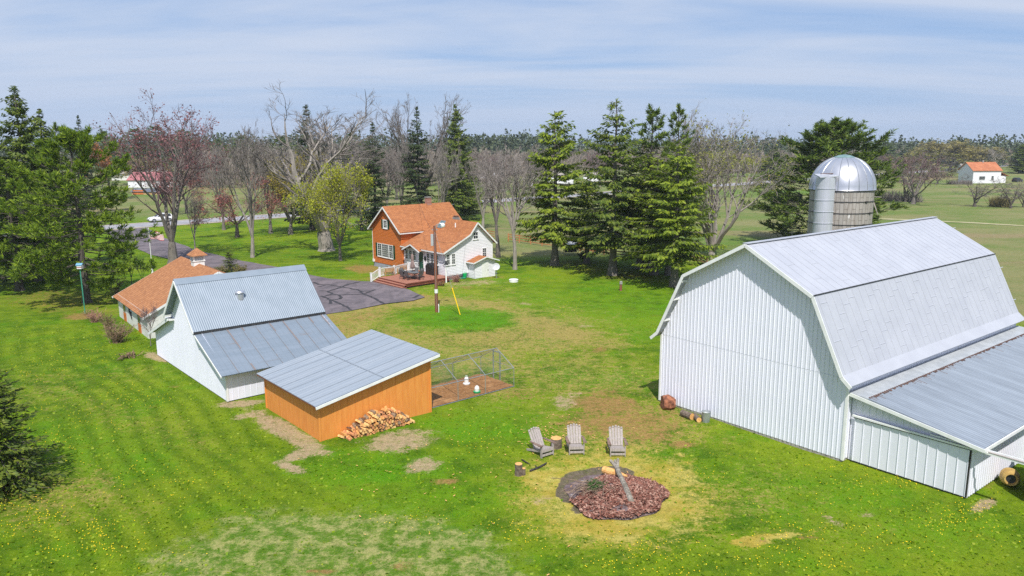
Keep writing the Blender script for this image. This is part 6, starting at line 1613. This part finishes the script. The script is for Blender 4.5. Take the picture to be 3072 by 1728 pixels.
shrub(1752,776,.9,.9,shr_t,12,'dark low evergreen shrub beside the canopy swing',('needle_spruce_dark',10),30)
PR=P_bare(63,'bark_grey','twig_red',None,Hh=6.5,Rr=1.5,tr=.09,fork=.9,leaders=5,spread=.3,n1=9,n2=5,n3=3,upb=.08,twr=.010)
tree_px(PR,'bare_sapling','slim reddish bare sapling against the garage roof','sapling',(453,1038),905,26,0,None,1.5)
# ---------------------------------------------------------------- car, signs and houses beyond the road
def car(name,label,loc,rz,paint,big=True,group=None):
    t=T(name,label,'car',loc,rz,group); pm=M[paint] if isinstance(paint,str) else paint
    # side profile, x forward
    st=[-2.3,-2.25,-1.9,-1.2,-.5,.2,.75,1.3,2.0,2.28]
    zt=[.70,.95,1.02,1.02,1.0,1.0,1.0,.97,.86,.66]
    zb_=[.42,.36,.30,.28,.28,.28,.28,.28,.30,.40]; wd=[.80,.88,.92,.93,.93,.93,.93,.92,.88,.74]
    bm=MB()
    for x,a,b_,w in zip(st,zt,zb_,wd):
        bm.v+= [(x,-w*.92,b_),(x,-w,(a+b_)/2),(x,-w*.93,a),(x,w*.93,a),(x,w,(a+b_)/2),(x,w*.92,b_)]
    for i in range(len(st)-1):
        for j in range(6): a=i*6+j;b_=i*6+(j+1)%6; bm.f.append((a,b_,b_+6,a+6))
    bm.f.append((0,1,2,3,4,5)); e=(len(st)-1)*6; bm.f.append((e+5,e+4,e+3,e+2,e+1,e)); bm.build('body',pm,t)
    cab=[(-2.15,1.0,.78),(-1.85,1.50,.66),(-1.1,1.66,.66),(.1,1.62,.66),(1.05,1.0,.80)]
    bm=MB()
    for x,z,w in cab: bm.v+=[(x,-w,z),(x,w,z)]
    top=[(x,w*1.0,z) for x,z,w in cab]
    for i in range(4): bm.f.append((2*i,2*i+1,2*i+3,2*i+2))
    n0=len(bm.v)
    bm.v+=[(-2.15,-.84,1.0),(1.05,-.84,1.0),(-2.15,.84,1.0),(1.05,.84,1.0)]
    bm.f.append((0,2,4,6,8)); bm.f.append((9,7,5,3,1)); bm.f.append((0,8,9,1)); bm.build('cabin',pm,t)
    for s in (-1,1):
        for (xa,xb,xc,xd) in ((-1.85,-1.15,-1.15,-1.70),(-1.08,-.22,-.22,-1.08),(-.14,.80,.12,-.14)):
            bm=MB(); y0_=s*.83;y1_=s*.685
            q=[(xa,y0_*.99,1.04),(xb,y0_*.99,1.04),(xc,y1_,1.52),(xd,y1_,1.52)]; bm.slab(q if s<0 else q[::-1],.01,(0,s,.3)); bm.build('window',M['glass'],t)
    bm=MB(); bm.slab([(.22,-.60,1.585),(.22,.60,1.585),(.98,.70,1.06),(.98,-.70,1.06)],.01,(.6,0,.8)); bm.build('windscreen',M['glass'],t)
    for x in (-1.42,1.42):
        for s in (-1,1):
            bm=MB(); bm.lathe((0,0,0),[(.22,-.11),(.36,-.10),(.37,0),(.36,.10),(.22,.11)],18); bm.v=[(x+a,s*.84+c,.36+b_) for a,b_,c in bm.v]; w_=bm.build('wheel',M['black'],t)
            bm=MB(); bm.lathe((0,0,0),[(.21,-.115),(.21,.115),(.05,.118)],12); bm.v=[(x+a,s*.84+c,.36+b_) for a,b_,c in bm.v]; bm.build('rim',M['steel'],w_)
    for s in (-1,1):
        bm=MB(); bm.box(2.05,2.24,s*.62-.14,s*.62+.14,.66,.80); bm.build('headlight',M['glass'],t)
        bm=MB(); bm.box(-2.30,-2.22,s*.68-.1,s*.68+.1,.78,.98); bm.build('tail_light',M['red_paint'],t)
    bm=MB(); bm.box(2.2,2.285,-.45,.45,.42,.62); bm.build('grille',M['black'],t)
    bm=MB(); bm.box(-2.2,2.2,-.90,.90,.22,.31); bm.build('sill',M['black'],t)
    return t
ra=math.atan2(rd.y,rd.x)
cl=at(482,666); cl.z+=.08
carw=plain('car_white',(.80,.80,.80),(.78,.78,.78),2,.2)
car('parked_car','white car on the country road behind the red maple',cl,ra+PI,carw)
p=at(2108,545)
car('parked_car','pale car on the far road seen through the bare willow',p,ra,plain('car_silver',(.55,.57,.58),(.5,.52,.53),2,.25))
p=at(3052,546); car('parked_car','dark car beside the distant white farmhouse',p,.5,M['black'])
def sign(u,v,vt,kind,label):
    b=at(u,v); h=hgt(b,vt,u); t=T('road_sign',label,'sign',b)
    bm=MB(); bm.box(-.05,.05,-.03,.03,-.1,h); bm.build('post',M['steel'],t); bm=MB()
    if kind=='d': bm.slab([(0,-.05,h-1.7),(.85,-.05,h-.85),(0,-.05,h),(-.85,-.05,h-.85)],.03,(0,-1,0)); bm.build('plate',M['yellow'],t); bm=MB(); bm.box(-.06,.06,-.07,-.055,h-1.2,h-.5); bm.box(-.3,.3,-.07,-.055,h-.62,h-.5); bm.build('arrow',M['black'],t)
    else: bm.box(-.8,.8,-.06,-.03,h-1.3,h-.1); bm.build('plate',M['rust'],t)
sign(2310,547,522,'d','yellow diamond road sign beside the far road'); sign(2248,546,532,'r','brown square sign board by the far road')
def house_px(name,label,ul,ur,vb,wall_h,roof_h,depth,wm_,rm_,overh=.4,rz=0.0,wins=(),hip=False):
    a=at(ul,vb);b=at(ur,vb); L=(b-a).length; t=T(name,label,'house' if 'house' in name else 'building',a,math.atan2((b-a).y,(b-a).x)+rz)
    wh=wall_h/ppm(a); rh=roof_h/ppm(a)
    bm=MB(); D=depth; i=L*.12 if hip else 0
    bm.add([(0,0,-.5),(L,0,-.5),(L,D,-.5),(0,D,-.5),(0,0,wh),(L,0,wh),(L,D,wh),(0,D,wh),(0+i,D/2,wh+rh-.1),(L-i,D/2,wh+rh-.1)],[(0,1,5,4),(2,3,7,6),(0,4,8,7,3),(1,2,6,9,5)]); bm.build('wall',wm_,t)
    o=overh; zz=wh-rh*o/(D/2)
    bm=MB(); x0_,x1_=-o,L+o; j=D/2+o if hip else 0
    bm.slab([(x0_,-o,zz),(x1_,-o,zz),(x1_-j*.8,D/2,wh+rh),(x0_+j*.8,D/2,wh+rh)],.12); bm.slab([(x0_+j*.8,D/2,wh+rh),(x1_-j*.8,D/2,wh+rh),(x1_,D+o,zz),(x0_,D+o,zz)],.12)
    if hip: bm.slab([(x0_,D+o,zz),(x0_,-o,zz),(x0_+j*.8,D/2,wh+rh)],.12); bm.slab([(x1_,-o,zz),(x1_,D+o,zz),(x1_-j*.8,D/2,wh+rh)],.12)
    bm.build('roof',rm_,t)
    for (fx,fz,w,h) in wins: window(t,(L*fx,-.01,fz),X,Z,-Y,w,h,2,2)
    return t,L,wh,rh
wr=plain('red_metal_roof',S(176,112,114),S(160,98,102),.3,.6); gr_=plain('grey_roof',S(160,150,140),S(140,132,124),.3,.8); orf=plain('far_orange_roof',S(182,116,80),S(164,100,68),.6,.85)
t,L,wh,rh=house_px('farm_building','long white building with a pale red metal roof at the left beyond the field',385,523,563,24,21,9,M['white_siding'],wr,.4,0,((.22,1.3,1.0,.9),(.5,1.3,1.0,.9),(.70,1.3,1.0,.9)))
house_px('farm_building','low grey hip roofed building behind the red roofed one',335,470,541,22,24,12,M['cream_wall'],gr_,.6,0,(),True)
house_px('equipment_shed','low dark roofed shed with orange doors in the field at the left',396,492,584,10,8,4,plain('tan_planks',S(196,160,116),S(176,140,100),.5,.8),plain('slate_roof',S(110,114,124),S(92,96,106),.5,.7),.3)
a=at(396,584.6);bm=MB()
t=bpy.data.objects[[o.name for o in COL.objects if o.name.startswith('equipment_shed')][0]]
bm.box(.4,3.6,-.06,-.01,.1,1.4); bm.build('door',M['orange_door'],t)
bm=MB(); bm.box(9.2,11.6,-.06,-.01,.1,1.4); bm.build('door',M['black'],t,'dark open bay of the low shed')
t,L,wh,rh=house_px('white_house','distant white farmhouse with an orange roof at the right edge',2917,3005,550,39,23,9,M['white_siding'],orf,.4,.10,((.22,1.2,2.2,1.3),(.66,1.1,.9,1.5)))
bm=MB(); bm.box(L+.05,L+3.2,2.0,6.5,-.5,2.5); bm.build('porch',M['white_siding'],t); bm=MB(); bm.slab([(L+.02,1.5,4.2),(L+4.0,1.5,2.5),(L+4.0,7.0,2.5),(L+.02,7.0,4.2)],.1); bm.build('porch_roof',orf,t)
bm=MB(); bm.box(L*.55,L*.55+.5,4.2,4.7,wh+rh-.5,wh+rh+.7); bm.build('chimney',M['concrete'],t)
house_px('white_shed','small white shed left of the distant farmhouse',2887,2914,521,20,9,6,M['white_siding'],gr_,.3)
t,L,wh,rh=house_px('ranch_house','distant brick house with a white roof seen between bare trees',1440,1500,546,14,13,8,plain('far_brick',S(176,140,128),S(150,116,106),.6,.9),M['white_siding'],.6)
house_px('white_garage','small distant white building beside the bare fan shaped trees',1586,1604,558,20,8,5,M['white_siding'],gr_,.3)
house_px('white_barn','distant white building glimpsed through the single spruce',1640,1720,552,24,12,10,M['white_siding'],gr_,.3)
house_px('white_barn','distant white building glimpsed behind the tallest spruce',1750,1800,553,26,10,9,M['white_siding'],gr_,.3)
# ---------------------------------------------------------------- far trees one can tell apart
PQ1=P_bare(41,'bark_grey','twig_grey','leaf_olive',Hh=11,Rr=5.2,tr=.3,fork=1.8,leaders=6,spread=.8,n1=10,n2=6,n3=3,upb=.0,twr=.03,leaves=700,leafsize=.28)
PQ2=P_bare(42,'bark_grey','twig_red',None,Hh=10,Rr=4.4,tr=.26,fork=1.5,leaders=6,spread=.7,n1=10,n2=6,n3=3,upb=.02,twr=.03)
PQ3=P_bare(43,'bark_dark','twig_grey',None,Hh=12,Rr=4.2,tr=.26,fork=1.2,leaders=5,spread=.5,n1=12,n2=6,n3=3,upb=-.02,twr=.028,single=True)
PQ4=P_bare(44,'bark_grey','twig_pale','leaf_far_gold',Hh=14,Rr=7.0,tr=.45,fork=2,leaders=7,spread=.7,n1=11,n2=6,n3=3,upb=.0,twr=.035,leaves=3600,leafsize=.34)
PQ6=P_bare(46,'bark_grey','twig_pale','leaf_lime',Hh=12,Rr=7.0,tr=.4,fork=1.5,leaders=6,spread=.75,n1=10,n2=6,n3=3,upb=.0,twr=.03,leaves=2600,leafsize=.30)
PQ5=P_bare(45,'bark_pale','bark_pale',None,Hh=15,Rr=5.5,tr=.5,fork=3,leaders=5,spread=.5,n1=9,n2=4,n3=2,upb=.03,twr=.05)
far=[(PQ2,2740,612,452,105,4.4,'twin','bare tree with a rosy brown crown above the hedge'),(PQ3,2716,606,470,60,4.2,'twin','dark stemmed bare tree at the hedge beside the rosy one'),
 (PQ3,2924,620,520,75,4.2,'','open bare tree in front of the distant white farmhouse'),(PQ3,3032,625,528,62,4.2,'','bare tree in front of the distant farmhouse porch'),(PQ3,3068,622,540,40,4.2,'','bare tree cut by the right picture edge'),
 (PQ1,2812,552,495,48,5.2,'','small round olive tree by the pale gravel path'),(PQ1,2690,545,455,85,5.2,'','grey olive budding tree left of the round one'),(PQ1,2792,530,440,95,5.2,'','wide olive budding tree behind the gravel path'),
 (PQ4,2850,512,418,90,7.0,'','large yellow olive willow left of the distant farmhouse'),(PQ4,2920,508,435,75,7.0,'','golden olive tree just behind the distant farmhouse'),(PQ4,2800,505,425,70,7.0,'','second yellow olive willow beside the largest one'),
 (PQ5,2985,510,438,55,5.5,'','pale whitish dead tree behind the distant farmhouse'),(PQ2,2620,520,455,60,4.4,'','grey bare tree beside the pale side road'),
 (PQ2,600,560,410,80,4.4,'','rosy bare tree behind the red roofed building'),(PQ4,430,552,470,80,7.0,'','yellow brown budding tree behind the grey hip roof'),(PQ2,1480,590,455,75,4.4,'','rosy bare tree behind the white roofed brick house'),(PQ3,1590,570,430,60,4.2,'','tall bare tree beyond the road between house and spruces'),
 (PQ6,2150,535,450,74,7.0,'','yellow green budding tree beyond the road behind the willow'),(PQ6,2230,530,468,64,7.0,'','low yellow green tree behind the brown sign board'),(PQ1,2060,540,460,70,5.2,'','olive tree beyond the road behind the spruce clump'),(PQ2,1190,600,440,70,4.4,'','rosy bare tree beyond the road behind the oak'),(PQ1,1335,600,470,60,5.2,'','olive tree beyond the road right of the oak'),(PQ2,1800,560,440,70,4.4,'','rosy bare tree behind the tallest spruce')]
for i,(p,u,v,tv,rp,rn,nm,lb) in enumerate(far):
    tree_px(p,'bare_tree' if p in (PQ2,PQ3,PQ5) else 'budding_tree',lb,'tree',(u,v),tv,rp,i*1.3,'trees beyond the fields',rn)
for (u,v,tv,rp,pr,rn,lb) in ((420,535,380,62,PP3,3.2,'dark pine behind the red maple, leftmost of a row'),(480,535,372,66,PP3,3.2,'dark pine directly behind the red maple crown'),(560,535,384,66,PP3,3.2,'dark pine behind the right side of the red maple'),(735,540,402,55,PP3,3.2,'dark pine behind the slender bare tree'),(660,535,415,50,PP3,3.2,'low dark pine between the red maple and the slender bare tree'),(850,545,405,55,PP3,3.2,'dark pine behind the golden tree'),(1060,550,395,55,PP3,3.2,'dark pine behind the right limbs of the silver maple'),
   (2650,500,422,45,PP3,3.2,'dark pine above the side road at the right'),(3058,520,430,40,PS4,4.4,'dark evergreen behind the distant farmhouse at the picture edge'),(2600,505,432,40,PP3,3.2,'dark pine right of the silo dome'),(2320,540,440,50,PS4,4.4,'dark evergreen behind the yellow diamond sign')):
    tree_px(pr,'pine_tree' if pr is PP3 else 'spruce_tree',lb,'evergreen',(u,v),tv,rp,u*.1,'evergreens beyond the fields',rn)
hedge=T('hedge','dark bare hedge at the field edge right of the silo','hedge',at(2650,604))
bm=MB(); rr=random.Random(9); a=at(2570,600)-hedge.location;b=at(2758,606)-hedge.location
for k in range(900):
    s=rr.random(); p=a.lerp(b,s)+Vector((rr.gauss(0,.5),rr.gauss(0,1.0),0)); h=rr.uniform(1.2,3.3)*(1-.35*abs(s-.5)); d=Vector((rr.gauss(0,.35),rr.gauss(0,.3),1)).normalized()
    bm.tube([p,p+d*h*.5+Vector((rr.gauss(0,.1),0,0)),p+d*h],[.05,.04,.02],3,False)
bm.build('stems',M['twig_grey'],hedge)
for (u0,u1,v,h,lb) in ((2845,2915,553,1.6,'low brown hedge left of the distant white farmhouse'),(2975,3020,620,2.4,'olive thicket between two bare trees at the right edge')):
    t=T('hedge',lb,'hedge',at((u0+u1)/2,v)); bm=MB(); a=at(u0,v)-t.location;b=at(u1,v)-t.location
    for k in range(420):
        p=a.lerp(b,rr.random())+Vector((0,rr.gauss(0,.8),0)); d=Vector((rr.gauss(0,.4),rr.gauss(0,.3),1)).normalized()*h*rr.uniform(.5,1.1); bm.tube([p,p+d],[.06,.03],3,False)
    bm.build('stems',M['twig_grey'] if 'brown' in lb else plain('olive_stem',S(122,112,70),S(90,84,54),1,.9),t)
# ---------------------------------------------------------------- the woods on the horizon
rr=random.Random(77)
def far_conifer(mb,p,h,r):
    n=80
    for k in range(n):
        t=rr.random(); z=h*(.02+.98*t); rad=r*(1-t)**.7*rr.uniform(.35,1)+.25; az=rr.uniform(0,6.28); q=p+Vector((rad*math.cos(az),rad*math.sin(az),z))
        s=rr.uniform(1.0,2.0)*(1.2-.5*t); d=Vector((math.cos(az)*.8,math.sin(az)*.8,rr.uniform(-.3,.8))).normalized(); leafquad(mb,q-d*s*.5,d*s*1.3,s*.5,rr=rr)
    leafquad(mb,p+Vector((0,0,h-1.4)),Vector((0,0,2.0)),.4,rr=rr)
def far_bare(mb,p,h,r):
    mb.tube([p,p+Vector((0,0,h*.6))],[.25,.12],3,False)
    for k in range(85):
        t=rr.uniform(.08,1); rad=r*math.sin(PI*min(1,.12+t*.83))**.7*rr.random()**.5; az=rr.uniform(0,6.28); q=p+Vector((rad*math.cos(az),rad*math.sin(az),h*t*.92))
        d=Vector((math.cos(az)*.5,math.sin(az)*.5,1)).normalized()*rr.uniform(1.4,2.8); leafquad(mb,q-d*.5,d,.13,rr=rr); leafquad(mb,q-d*.4+Vector((.4,.2,0)),d*.9,.10,rr=rr)
def wood(name,fn,arcs,mat,label):
    bm=MB()
    for (u0,u1,vb,vt,n,jit,rad,dep) in arcs:
        for k in range(int(n*1.55)):
            u=u0+(u1-u0)*(k+rr.random())/(n*1.55); b=at(u,vb); s=1+dep*rr.random(); b=Vector((b.x*s,b.y*s,b.z))
            h=hgt(b,vt,u)*rr.uniform(1-jit*1.3,1.0)*(1.18 if rr.random()<.08 else 1); fn(bm,b,max(3,h),rad*rr.uniform(.65,1.6))
    struct(bm.build(name,mat),'stuff',label,'woods')
wood('pine_woods',far_conifer,[(-900,360,508,398,90,.25,3.4,.3),(300,900,510,396,110,.25,3.4,.3),(850,1420,510,400,95,.22,3.2,.3),(1380,1640,508,402,75,.10,2.4,.18),(1600,2350,504,404,100,.28,3.4,.3),(2250,2900,500,412,105,.3,3.4,.3),(2850,3900,502,402,120,.3,3.4,.3),(-400,3500,470,418,190,.2,4.0,.3)],M['far_pine'],'dark pine woods along the horizon')
wood('bare_woods',far_bare,[(-700,320,502,440,50,.4,4.2,.15),(560,960,512,432,60,.4,4.2,.15),(560,1000,566,428,34,.4,4.0,.2),(980,1420,560,436,40,.4,4.0,.2),(2330,2600,520,440,36,.4,4.2,.2),(1050,1420,520,452,60,.4,4.2,.15),(1400,1660,528,445,90,.45,3.4,.08),(1600,2080,516,438,80,.4,4.2,.15),(2050,2340,520,452,60,.4,4.4,.1),(2560,3072,492,432,80,.4,4.5,.2),(3000,3700,500,430,50,.4,4.5,.2)],M['far_bare'],'grey brown leafless woods in front of the pines')

# ---------------------------------------------------------------- thin spring haze over the whole place
bm=MB(); bm.box(-2600,2600,-60,2900,-4,46)
hm=bpy.data.materials.new('haze_air'); hm.use_nodes=True; ht=hm.node_tree; ht.nodes.clear()
ho_=ht.nodes.new('ShaderNodeOutputMaterial'); hv=ht.nodes.new('ShaderNodeVolumePrincipled'); ht.links.new(hv.outputs[0],ho_.inputs[1])
hv.inputs['Color'].default_value=(.82,.90,1,1); hv.inputs['Density'].default_value=.00018; hv.inputs['Anisotropy'].default_value=.1
struct(bm.build('haze',hm),'stuff','thin pale haze in the air over the farm','haze')
